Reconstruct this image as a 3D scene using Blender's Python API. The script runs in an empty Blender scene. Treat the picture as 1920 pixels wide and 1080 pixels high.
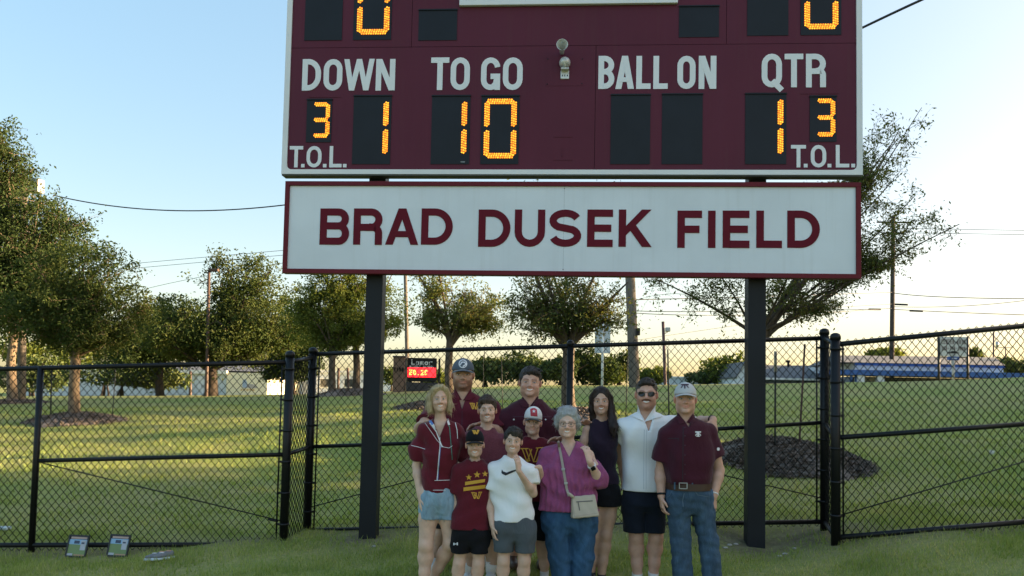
import bpy, bmesh, math, random, time
import numpy as np
from mathutils import Vector, Matrix, Quaternion
from mathutils.bvhtree import BVHTree
T0 = time.time()
random.seed(7)
RNG = np.random.default_rng(7)
S = bpy.context.scene
COL = S.collection

# ------------------------------------------------------------------ camera, sky, sun, exposure
FPX = 1442.0                       # focal length in photo pixels (1920 wide)
PPX, PPY = 960.0, 667.0            # principal point of the (cropped) photograph
PITCH, ROLL = math.atan(75.0 / FPX), 0.020
EYE = Vector((0.0, 0.0, 1.6))
_F = Vector((0, math.cos(PITCH), math.sin(PITCH)))
_R0, _U0 = Vector((1, 0, 0)), Vector((0, -math.sin(PITCH), math.cos(PITCH)))
_R = _R0 * math.cos(ROLL) + _U0 * math.sin(ROLL)
_U = _U0 * math.cos(ROLL) - _R0 * math.sin(ROLL)
cam = bpy.data.cameras.new("camera")
cam.sensor_fit = 'HORIZONTAL'
cam.sensor_width = 36.0
cam.lens = FPX / 1920.0 * 36.0
cam.shift_y = (PPY - 540.0) / 1920.0
cam.clip_start, cam.clip_end = 0.1, 3000.0
camo = bpy.data.objects.new("camera", cam)
COL.objects.link(camo)
m3 = Matrix((_R, _U, -_F)).transposed()
camo.matrix_world = Matrix.Translation(EYE) @ m3.to_4x4()
S.camera = camo

SUN_AZ = math.radians(82.0)        # measured from the view direction (+Y) towards the right (+X)
SUN_EL = math.radians(10.0)
world = bpy.data.worlds.new("World")
S.world = world
world.use_nodes = True
wn, wl = world.node_tree.nodes, world.node_tree.links
bg = wn["Background"]
sky = wn.new("ShaderNodeTexSky")
sky.sky_type = 'NISHITA'
sky.sun_disc = False
sky.sun_elevation = SUN_EL
sky.sun_rotation = SUN_AZ
sky.altitude = 200.0
sky.air_density = 1.0
sky.dust_density = 3.2
sky.ozone_density = 1.4
gm = wn.new("ShaderNodeGamma")          # evens the whole sky out, as thin evening haze does
gm.inputs[1].default_value = 0.42
wl.new(sky.outputs[0], gm.inputs[0])
hs = wn.new("ShaderNodeHueSaturation")
hs.inputs["Saturation"].default_value = 2.0
wl.new(gm.outputs[0], hs.inputs["Color"])
wb = wn.new("ShaderNodeMix")            # warm white balance of the photograph
wb.data_type, wb.blend_type = 'RGBA', 'MULTIPLY'
wb.inputs[0].default_value = 1.0
wb.inputs[7].default_value = (1.03, 0.955, 0.905, 1)
wl.new(hs.outputs[0], wb.inputs[6])
wl.new(wb.outputs[2], bg.inputs[0])
bg.inputs[1].default_value = 0.15
sun = bpy.data.lights.new("sun", 'SUN')
sun.energy = 5.0
sun.angle = math.radians(0.5)
sun.color = (1.0, 0.72, 0.42)
suno = bpy.data.objects.new("sun", sun)
COL.objects.link(suno)
SUN_DIR = Vector((math.sin(SUN_AZ) * math.cos(SUN_EL), math.cos(SUN_AZ) * math.cos(SUN_EL), math.sin(SUN_EL)))
suno.rotation_euler = SUN_DIR.to_track_quat('Z', 'Y').to_euler()
suno.location = (30, 0, 30)
S.view_settings.view_transform = 'Standard'
S.view_settings.look = 'None'
S.view_settings.gamma = 1.0
S.view_settings.use_curve_mapping = False
S.view_settings.exposure = 2.42
S.cycles.use_denoising = True
S.cycles.max_bounces = 6
S.cycles.transparent_max_bounces = 8


def ray(px, py):
    return _F + _R * ((px - PPX) / FPX) + _U * ((PPY - py) / FPX)


def at(px, py, Y):
    """The world point at depth Y (metres along +Y) that the photograph shows at pixel (px, py)."""
    d = ray(px, py)
    return EYE + d * (Y / d.y)


def ppx(Y):
    return Y / FPX                 # metres per photo pixel at depth Y


# ------------------------------------------------------------------ object helpers
def tag(o, label=None, cat=None, group=None, kind=None):
    if label: o["label"] = label
    if cat: o["category"] = cat
    if group: o["group"] = group
    if kind: o["kind"] = kind
    return o


def thing(name, label, cat, loc=(0, 0, 0), group=None, rotz=0.0):
    o = bpy.data.objects.new(name, None)
    o.empty_display_size = 0.2
    o.location = loc
    o.rotation_euler = (0, 0, rotz)
    COL.objects.link(o)
    return tag(o, label, cat, group)


def link(name, me, mat=None, parent=None, kind=None, world=True):
    """Link mesh ME (world coordinates) as an object; parented, it keeps its place."""
    o = bpy.data.objects.new(name, me)
    COL.objects.link(o)
    if mat is not None:
        for m in (mat if isinstance(mat, (list, tuple)) else [mat]):
            me.materials.append(m)
    if parent is not None:
        o.parent = parent
        if world:
            w = Vector((0, 0, 0))
            p = parent
            M = Matrix.Identity(4)
            while p is not None:
                M = p.matrix_basis @ M if p.parent is None else p.matrix_parent_inverse @ p.matrix_basis @ M
                p = p.parent
            o.matrix_parent_inverse = M.inverted()
    if kind: o["kind"] = kind
    return o


def np_mesh(name, V, F, smooth=False):
    """A mesh from numpy arrays: V (n,3); F (m,k) with one k."""
    V = np.asarray(V, dtype=np.float32).reshape(-1, 3)
    F = np.asarray(F, dtype=np.int32)
    me = bpy.data.meshes.new(name)
    n, m, k = len(V), len(F), F.shape[1]
    me.vertices.add(n)
    me.vertices.foreach_set("co", V.ravel())
    me.loops.add(m * k)
    me.loops.foreach_set("vertex_index", F.ravel())
    me.polygons.add(m)
    me.polygons.foreach_set("loop_start", np.arange(0, m * k, k, dtype=np.int32))
    try:
        me.polygons.foreach_set("loop_total", np.full(m, k, dtype=np.int32))
    except Exception:
        pass
    me.polygons.foreach_set("use_smooth", np.full(m, smooth, dtype=bool))
    me.update(calc_edges=True)
    return me


class MB:
    """Collects boxes, tubes, prisms and lathes, then builds ONE mesh object."""
    def __init__(self):
        self.v, self.f, self.s = [], [], []

    def add(self, vs, fs, smooth=False):
        b = len(self.v)
        self.v += [tuple(p) for p in vs]
        self.f += [tuple(i + b for i in f) for f in fs]
        self.s += [smooth] * len(fs)
        return self

    def box(self, c, size, M=None, bevel=0.0):
        sx, sy, sz = [s * 0.5 for s in size]
        c = Vector(c)
        if bevel <= 0:
            vs = [Vector((x, y, z)) for x in (-sx, sx) for y in (-sy, sy) for z in (-sz, sz)]
            fs = [(0, 1, 3, 2), (4, 6, 7, 5), (0, 4, 5, 1), (2, 3, 7, 6), (0, 2, 6, 4), (1, 5, 7, 3)]
        else:
            bm = bmesh.new()
            bmesh.ops.create_cube(bm, size=1.0)
            for v in bm.verts: v.co = Vector((v.co.x * sx * 2, v.co.y * sy * 2, v.co.z * sz * 2))
            bmesh.ops.bevel(bm, geom=bm.edges[:], offset=bevel, segments=2, affect='EDGES', profile=0.6)
            bm.verts.index_update()
            vs = [v.co.copy() for v in bm.verts]
            fs = [tuple(v.index for v in f.verts) for f in bm.faces]
            bm.free()
        if M is not None: vs = [M @ p for p in vs]
        return self.add([p + c for p in vs], fs, False)

    def tube(self, pts, r, n=8, caps=True, smooth=True):
        pts = [Vector(p) for p in pts]
        k = len(pts)
        rs = r if isinstance(r, (list, tuple)) else [r] * k
        t0 = (pts[1] - pts[0]).normalized()
        up = Vector((0, 0, 1)) if abs(t0.z) < 0.9 else Vector((1, 0, 0))
        nrm = t0.cross(up).normalized()
        vs = []
        for i, p in enumerate(pts):
            if i == 0: t = t0
            elif i == k - 1: t = (pts[i] - pts[i - 1]).normalized()
            else: t = (pts[i + 1] - pts[i - 1]).normalized()
            nrm = (nrm - t * nrm.dot(t))
            if nrm.length < 1e-6: nrm = t.orthogonal()
            nrm.normalize()
            b = t.cross(nrm)
            for j in range(n):
                a = 2 * math.pi * j / n
                vs.append(p + (nrm * math.cos(a) + b * math.sin(a)) * rs[i])
        fs = [(i * n + j, i * n + (j + 1) % n, (i + 1) * n + (j + 1) % n, (i + 1) * n + j) for i in range(k - 1) for j in range(n)]
        self.add(vs, fs, smooth)
        if caps:
            b = len(self.v) - len(vs)
            self.f.append(tuple(b + j for j in reversed(range(n)))); self.s.append(False)
            self.f.append(tuple(b + (k - 1) * n + j for j in range(n))); self.s.append(False)
        return self

    def lathe(self, prof, M, n=16, smooth=True):
        """prof: [(r, z)] about the local Z of matrix M."""
        vs, k = [], len(prof)
        for r, z in prof:
            for j in range(n):
                a = 2 * math.pi * j / n
                vs.append(M @ Vector((r * math.cos(a), r * math.sin(a), z)))
        fs = [(i * n + j, i * n + (j + 1) % n, (i + 1) * n + (j + 1) % n, (i + 1) * n + j) for i in range(k - 1) for j in range(n)]
        fs.append(tuple(reversed(range(n)))); fs.append(tuple((k - 1) * n + j for j in range(n)))
        return self.add(vs, fs, smooth)

    def prism(self, poly, O, ux, uy, un, d0, d1):
        """A flat polygon (u,v) in the plane O,ux,uy extruded along un from d0 to d1."""
        n = len(poly)
        a = [O + ux * p[0] + uy * p[1] + un * d0 for p in poly]
        b = [O + ux * p[0] + uy * p[1] + un * d1 for p in poly]
        fs = [tuple(reversed(range(n))), tuple(range(n, 2 * n))] + [(i, (i + 1) % n, n + (i + 1) % n, n + i) for i in range(n)]
        return self.add(a + b, fs, False)

    def build(self, name, mat=None, parent=None, kind=None):
        me = bpy.data.meshes.new(name)
        me.from_pydata([tuple(p) for p in self.v], [], self.f)
        me.polygons.foreach_set("use_smooth", self.s)
        bm = bmesh.new(); bm.from_mesh(me)
        bmesh.ops.recalc_face_normals(bm, faces=bm.faces[:])
        bm.to_mesh(me); bm.free()
        me.update()
        return link(name, me, mat, parent, kind)


def children(o):
    return [c for c in bpy.data.objects if c.parent == o]


# ------------------------------------------------------------------ materials
class NT:
    def __init__(self, name):
        self.m = bpy.data.materials.new(name)
        self.m.use_nodes = True
        self.n, self.l = self.m.node_tree.nodes, self.m.node_tree.links
        self.b = self.n["Principled BSDF"]

    def node(self, t, **kw):
        x = self.n.new(t)
        for k, v in kw.items():
            if k.startswith("i_"):
                key = k[2:]
                key = int(key) if key.isdigit() else key.replace("_", " ")
                x.inputs[key].default_value = v
            else: setattr(x, k, v)
        return x

    def link(self, a, b):
        self.l.new(a, b)

    def coord(self, which="Object"):
        return self.node("ShaderNodeTexCoord").outputs[which]

    def noise(self, scale, detail=4.0, rough=0.55, vec=None, dist=0.0):
        x = self.node("ShaderNodeTexNoise")
        x.inputs["Scale"].default_value = scale
        x.inputs["Detail"].default_value = detail
        x.inputs["Roughness"].default_value = rough
        x.inputs["Distortion"].default_value = dist
        self.link(vec if vec is not None else self.coord(), x.inputs["Vector"])
        return x.outputs["Fac"]

    def ramp(self, fac, stops):
        x = self.node("ShaderNodeValToRGB")
        e = x.color_ramp.elements
        while len(e) < len(stops): e.new(0.5)
        for el, (p, c) in zip(e, stops):
            el.position = p
            el.color = (*c, 1) if len(c) == 3 else c
        self.link(fac, x.inputs["Fac"])
        return x.outputs["Color"]

    def mix(self, fac, a, b, mode='MIX'):
        x = self.node("ShaderNodeMix", data_type='RGBA', blend_type=mode)
        for s, v in ((x.inputs[0], fac), (x.inputs[6], a), (x.inputs[7], b)):
            if hasattr(v, "is_linked"): self.link(v, s)
            else: s.default_value = v if isinstance(v, (int, float)) else ((*v, 1) if len(v) == 3 else v)
        return x.outputs[2]

    def bump(self, h, strength=0.3, dist=0.01):
        x = self.node("ShaderNodeBump")
        x.inputs["Strength"].default_value = strength
        x.inputs["Distance"].default_value = dist
        self.link(h, x.inputs["Height"])
        self.link(x.outputs[0], self.b.inputs["Normal"])

    def set(self, **kw):
        for k, v in kw.items():
            k = k.replace("_", " ")
            s = self.b.inputs[k]
            if hasattr(v, "is_linked"): self.link(v, s)
            else: s.default_value = v if isinstance(v, (int, float)) else ((*v, 1) if len(v) == 3 and s.type == 'RGBA' else v)
        return self


def c3(c, k):
    return tuple(min(1.0, x * k) for x in c)


def mat_plain(name, col, rough=0.6, metal=0.0, var=0.12, scale=6.0, bump=0.0, bscale=60.0, spec=0.5, coat=0.0):
    t = NT(name)
    f = t.noise(scale, 5)
    t.set(Base_Color=t.ramp(f, [(0.3, c3(col, 1 - var)), (0.7, c3(col, 1 + var))]), Roughness=rough, Metallic=metal, Specular_IOR_Level=spec, Coat_Weight=coat)
    if bump > 0: t.bump(t.noise(bscale, 3), bump, 0.01)
    return t.m


def mat_cloth(name, col, var=0.1, weave=900.0, fold=0.35, sheen=0.15, heather=0.0):
    t = NT(name)
    f = t.noise(9.0, 4)
    c = t.ramp(f, [(0.3, c3(col, 1 - var)), (0.7, c3(col, 1 + var))])
    if heather > 0:
        mp = t.node("ShaderNodeMapping"); mp.inputs["Scale"].default_value = (60, 60, 420)
        t.link(t.coord(), mp.inputs["Vector"])
        h = t.noise(1.0, 3, vec=mp.outputs[0])
        c = t.mix(t.ramp(h, [(0.35, (0, 0, 0)), (0.65, (heather,) * 3)]), c, c3(col, 2.2))
    t.set(Base_Color=c, Roughness=0.88, Sheen_Weight=sheen, Specular_IOR_Level=0.2)
    mp2 = t.node("ShaderNodeMapping"); mp2.inputs["Scale"].default_value = (1, 1, 0.45)
    t.link(t.coord(), mp2.inputs["Vector"])
    t.bump(t.noise(16.0, 5, 0.6, vec=mp2.outputs[0], dist=0.6), fold, 0.03)
    return t.m


def mat_denim(name, col, wash=0.5):
    t = NT(name)
    mp = t.node("ShaderNodeMapping"); mp.inputs["Scale"].default_value = (1, 1, 0.35)
    t.link(t.coord(), mp.inputs["Vector"])
    f = t.noise(9.0, 6, 0.65, vec=mp.outputs[0], dist=0.8)
    c = t.ramp(f, [(0.32, c3(col, 0.72)), (0.5, col), (0.74, c3(col, 1 + wash))])
    t.set(Base_Color=c, Roughness=0.9, Specular_IOR_Level=0.15)
    t.bump(t.noise(22.0, 5, 0.6, vec=mp.outputs[0], dist=1.0), 0.5, 0.03)
    return t.m


def mat_skin(name, col):
    t = NT(name)
    at_ = t.node("ShaderNodeVertexColor", layer_name="tint")
    f = t.noise(22.0, 4)
    base = t.ramp(f, [(0.3, c3(col, 0.9)), (0.7, c3(col, 1.08))])
    c = t.mix(1.0, base, at_.outputs["Color"], 'MULTIPLY')
    t.set(Base_Color=c, Roughness=0.52, Specular_IOR_Level=0.35, Subsurface_Weight=0.12, Subsurface_Radius=(0.012, 0.005, 0.003), Subsurface_Scale=0.6)
    return t.m


def mat_hair(name, col, var=0.35, stretch=(140, 140, 8)):
    t = NT(name)
    mp = t.node("ShaderNodeMapping"); mp.inputs["Scale"].default_value = stretch
    t.link(t.coord(), mp.inputs["Vector"])
    f = t.noise(1.0, 3, vec=mp.outputs[0], dist=0.4)
    t.set(Base_Color=t.ramp(f, [(0.3, c3(col, 1 - var)), (0.7, c3(col, 1 + var))]), Roughness=0.55, Specular_IOR_Level=0.4)
    t.bump(f, 0.6, 0.006)
    return t.m


def mat_emit(name, col, strength, base=(0.02, 0.02, 0.02)):
    t = NT(name)
    t.set(Base_Color=base, Emission_Color=col, Emission_Strength=strength, Roughness=0.5)
    return t.m


def mat_leaf(name, cols, trans=0.35, scale=0.9):
    """cols: dark to light leaf colours, chosen leaf clump by leaf clump."""
    t = NT(name)
    f = t.noise(scale, 3)
    g = t.node("ShaderNodeNewGeometry")
    r = t.node("ShaderNodeMath", operation='MULTIPLY_ADD')
    t.link(g.outputs["Random Per Island"], r.inputs[0]); r.inputs[1].default_value = 0.5
    t.link(f, r.inputs[2])
    r2 = t.node("ShaderNodeMath", operation='MULTIPLY'); t.link(r.outputs[0], r2.inputs[0]); r2.inputs[1].default_value = 0.72
    n = len(cols)
    c = t.ramp(r2.outputs[0], [(0.25 + 0.6 * i / max(1, n - 1), k) for i, k in enumerate(cols)])
    t.set(Base_Color=c, Roughness=0.8, Specular_IOR_Level=0.12)
    tr = t.node("ShaderNodeBsdfTranslucent"); t.link(t.mix(1.0, c, (1.25, 1.15, 0.45), 'MULTIPLY'), tr.inputs[0])
    mx = t.node("ShaderNodeMixShader"); mx.inputs[0].default_value = trans
    t.link(t.b.outputs[0], mx.inputs[1]); t.link(tr.outputs[0], mx.inputs[2])
    t.link(mx.outputs[0], t.n["Material Output"].inputs["Surface"])
    return t.m


def mat_bark(name, col):
    t = NT(name)
    mp = t.node("ShaderNodeMapping"); mp.inputs["Scale"].default_value = (9, 9, 2.2)
    t.link(t.coord(), mp.inputs["Vector"])
    f = t.noise(2.0, 6, 0.65, vec=mp.outputs[0])
    t.set(Base_Color=t.ramp(f, [(0.3, c3(col, 0.55)), (0.55, col), (0.75, c3(col, 1.5))]), Roughness=0.9, Specular_IOR_Level=0.1)
    t.bump(f, 0.8, 0.03)
    return t.m


MAROON = (0.085, 0.016, 0.028)
M_black = mat_plain("black_vinyl", (0.006, 0.0065, 0.008), 0.4, 0.0, 0.15, 5.0, spec=.3)
M_post = mat_plain("black_steel_paint", (0.008, 0.011, 0.017), 0.5, 0.0, 0.25, 2.0, 0.05, spec=.3)
M_white = mat_plain("white_paint", (0.78, 0.78, 0.77), 0.4, 0, 0.04, 3.0)
# ------------------------------------------------------------------ terrain
_pts = [(-8, 0, -.02), (0, 0, 0), (8, 0, .25), (-8, 4, -.03), (0, 4, 0), (6, 4, .2), (-4, 6, -.03), (0, 6.1, .0), (2, 6.1, .06), (-14, 6, 0), (14, 5, 1.0)]
for px, py, Y in [(52, 1032, 7.75), (528, 1022, 7.75), (690, 1021, 7.93), (575, 998, 8.4), (1000, 1002, 8.12), (1337, 992, 7.88), (1417, 1021, 7.66),
                  (1545, 988, 7.8), (1567, 1016, 7.2), (1920, 988, 7.2), (140, 790, 18), (400, 790, 18), (-200, 790, 18), (1065, 785, 14), (845, 765, 20),
                  (1480, 868, 11), (1750, 900, 10), (1800, 800, 17), (1900, 712, 40), (1700, 716, 40), (1500, 718, 40), (1250, 722, 42), (950, 724, 44),
                  (750, 735, 48), (400, 741, 60), (60, 743, 60), (-400, 745, 60), (620, 742, 34), (2300, 690, 30), (2400, 860, 10), (720, 905, 11), (300, 920, 10.5)]:
    p = at(px, py, Y)
    _pts.append((p.x, p.y, p.z))
_pts += [(-60, 30, 1.0), (-90, 80, 1.1), (-40, 95, 1.0), (0, 95, 1.9), (40, 95, 2.4), (80, 80, 2.6), (50, 30, 3.6), (40, 8, 3.2), (-40, 5, .2), (-40, -20, 0), (0, -25, 0), (40, -20, 1.6)]
_P = np.array(_pts, dtype=float)


def _tps(r2):
    return np.where(r2 > 1e-12, 0.5 * r2 * np.log(np.maximum(r2, 1e-12)), 0.0)


_n = len(_P)
_A = np.zeros((_n + 3, _n + 3))
_d2 = ((_P[:, None, :2] - _P[None, :, :2]) ** 2).sum(-1)
_A[:_n, :_n] = _tps(_d2) + np.eye(_n) * 0.03
_A[:_n, _n] = 1; _A[:_n, _n + 1:] = _P[:, :2]
_A[_n, :_n] = 1; _A[_n + 1:, :_n] = _P[:, :2].T
_W = np.linalg.solve(_A, np.concatenate([_P[:, 2], np.zeros(3)]))


def gzs(x, y):
    x = np.asarray(x, dtype=float); y = np.asarray(y, dtype=float)
    xc = np.clip(x, -75, 70); yc = np.clip(y, -22, 92)
    out = np.zeros(x.shape)
    for i in range(_n):
        out += _W[i] * _tps((xc - _P[i, 0]) ** 2 + (yc - _P[i, 1]) ** 2)
    return out + _W[_n] + _W[_n + 1] * xc + _W[_n + 2] * yc


def gz(x, y):
    return float(gzs(np.array([x]), np.array([y]))[0])


def on_ground(px, Y):
    """Ground point seen in pixel column px (at mid height) at depth Y."""
    p = at(px, 742, Y)
    return Vector((p.x, p.y, gz(p.x, p.y)))


def _axis(lo, mid0, mid1, hi, step, grow):
    a = list(np.arange(mid0, mid1 + 1e-6, step))
    s = step
    while a[-1] < hi: s *= grow; a.append(a[-1] + s)
    s = step
    while a[0] > lo: s *= grow; a.insert(0, a[0] - s)
    return np.array(a)


xs = _axis(-900, -9, 9, 900, 0.16, 1.09)
ys = _axis(-120, 2.5, 12, 1600, 0.16, 1.06)
XX, YY = np.meshgrid(xs, ys)
ZZ = gzs(XX, YY)
_near = np.clip((60 - np.abs(YY - 8)) / 60, 0, 1) * np.clip((40 - np.abs(XX)) / 40, 0, 1)
_h = np.zeros(XX.shape)
for fx, fy, am in ((3.1, 1.7, .012), (-1.9, 2.9, .012), (5.3, -4.1, .007), (9.7, 8.3, .005), (-.7, .4, .04), (.35, .9, .03)):
    _h += am * np.sin(fx * XX + fy * YY + fx * 3)
ZZ = ZZ + _h * _near
nx_, ny_ = len(xs), len(ys)
_idx = np.arange(nx_ * ny_).reshape(ny_, nx_)
_F4 = np.stack([_idx[:-1, :-1], _idx[:-1, 1:], _idx[1:, 1:], _idx[1:, :-1]], -1).reshape(-1, 4)

t = NT("lawn")
co = t.coord()
big = t.noise(0.35, 5, 0.6)
mid = t.noise(2.2, 6, 0.65)
fine = t.noise(26.0, 6, 0.7)
c = t.ramp(mid, [(0.3, (0.19, 0.25, 0.048)), (0.5, (0.26, 0.295, 0.066)), (0.72, (0.36, 0.335, 0.115))])
c = t.mix(t.ramp(big, [(0.40, (0, 0, 0)), (0.60, (0.8, 0.8, 0.8))]), c, (0.39, 0.325, 0.14))
c = t.mix(t.ramp(fine, [(0.35, (0.7, 0.7, 0.7)), (0.65, (0, 0, 0))]), c, (0.15, 0.20, 0.07))
# worn strip of dry thatch and bare earth under the fence line
bare = t.node("ShaderNodeVertexColor", layer_name="bare")
bn = t.noise(5.0, 6, 0.7)
bm_ = t.mix(1.0, bare.outputs["Color"], t.ramp(bn, [(0.3, (0.45,) * 3), (0.55, (1,) * 3)]), 'MULTIPLY')
c = t.mix(bm_, c, t.ramp(t.noise(14, 6, 0.7), [(0.3, (0.085, 0.068, 0.045)), (0.7, (0.21, 0.175, 0.115))]))
t.set(Base_Color=c, Roughness=0.95, Specular_IOR_Level=0.1)
t.bump(fine, 0.4, 0.03)
M_lawn = t.m
me = np_mesh("lawn", np.stack([XX, YY, ZZ], -1), _F4, True)
_bl = me.color_attributes.new("bare", 'FLOAT_COLOR', 'POINT')


def fence_y(x):
    """Depth of the fence line at x, for the worn strip."""
    return np.where(x < -2.2, 7.75, np.where(x < 3.0, 8.35 - (x + 2.1) * 0.125, 7.2))


_b = np.exp(-((YY - fence_y(XX)) / 0.24) ** 2) * 0.75
for bx, by, br in ((-1.48, 7.9, .42), (2.42, 7.6, .5), (2.95, 7.65, .65), (2.2, 7.7, .5)):
    _b = np.maximum(_b, np.exp(-(((XX - bx) / (br * 1.3)) ** 2 + ((YY - by) / br) ** 2)) * 0.95)
_b = np.clip(_b, 0, 1) * (np.abs(XX) < 14)
_bl.data.foreach_set("color", np.repeat(_b[..., None], 4, -1).astype(np.float32).ravel())
ground = link("ground", me, M_lawn)
tag(ground, "mown lawn rising gently behind the scoreboard and up a slope", "lawn", kind="structure")
GBVH = None


def gh(x, y):
    """Height of the built lawn surface (with its unevenness)."""
    x = np.asarray(x, dtype=float); y = np.asarray(y, dtype=float)
    i = np.clip(np.searchsorted(xs, x) - 1, 0, nx_ - 2); j = np.clip(np.searchsorted(ys, y) - 1, 0, ny_ - 2)
    u = (x - xs[i]) / (xs[i + 1] - xs[i]); v = (y - ys[j]) / (ys[j + 1] - ys[j])
    return ZZ[j, i] * (1 - u) * (1 - v) + ZZ[j, i + 1] * u * (1 - v) + ZZ[j + 1, i] * (1 - u) * v + ZZ[j + 1, i + 1] * u * v


def gh1(x, y):
    return float(gh(np.array([x]), np.array([y]))[0])


# grass blades: dense near the camera, sparser and larger with distance
def blades(name, n, y0, y1, hmin, hmax, wid, mat, pw=1.0, keep_bare=0.25):
    y = y0 + (y1 - y0) * RNG.random(n) ** pw
    x = (RNG.random(n) * 2 - 1) * (y * 0.70 + 0.6)
    z = gh(x, y)
    i = np.clip(np.searchsorted(xs, x) - 1, 0, nx_ - 2); j = np.clip(np.searchsorted(ys, y) - 1, 0, ny_ - 2)
    b = _b[j, i]
    clump = 0.5 + 0.5 * np.sin(x * 3.1 + 2 * np.sin(y * 2.3)) * np.sin(y * 3.7 + 1.7 * np.sin(x * 1.9))
    ok = (RNG.random(n) > b * (1 - keep_bare) * 1.1) & (RNG.random(n) < 0.35 + 0.65 * clump)
    x, y, z, clump = x[ok], y[ok], z[ok], clump[ok]
    m = len(x)
    h = (hmin + (hmax - hmin) * RNG.random(m) ** 1.6) * (0.6 + 0.7 * clump)
    a = RNG.random(m) * 2 * np.pi
    lean = RNG.normal(0, 0.45, (m, 2)) * h[:, None]
    w = wid * (0.6 + 0.8 * RNG.random(m))
    V = np.zeros((m, 3, 3))
    V[:, 0] = np.stack([x - np.cos(a) * w, y - np.sin(a) * w, z - 0.006], -1)
    V[:, 1] = np.stack([x + np.cos(a) * w, y + np.sin(a) * w, z - 0.006], -1)
    V[:, 2] = np.stack([x + lean[:, 0], y + lean[:, 1], z + h], -1)
    me = np_mesh(name, V.reshape(-1, 3), np.arange(m * 3).reshape(-1, 3))
    o = link(name, me, mat)
    return o


M_blade = mat_leaf("grass_blade", [(0.15, 0.23, 0.055), (0.26, 0.34, 0.10), (0.36, 0.41, 0.16), (0.55, 0.50, 0.29)], 0.45, 1.6)
g1 = blades("grass", 180000, 4.6, 8.6, 0.020, 0.068, 0.0042, M_blade, keep_bare=.1)
tag(g1, "short tufted grass in front of and under the chain link fence", "grass", kind="stuff")
g2 = blades("grass", 90000, 8.6, 24.0, 0.03, 0.07, 0.009, M_blade, 1.3)
tag(g2, "mown grass blades on the field behind the fence", "grass", kind="stuff")
# ------------------------------------------------------------------ lettering: strokes of constant width
def _arc(cx, cy, rx, ry, a0, a1, n=10):
    return [(cx + rx * math.cos(math.radians(a0 + (a1 - a0) * i / n)), cy + ry * math.sin(math.radians(a0 + (a1 - a0) * i / n))) for i in range(n + 1)]


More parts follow.
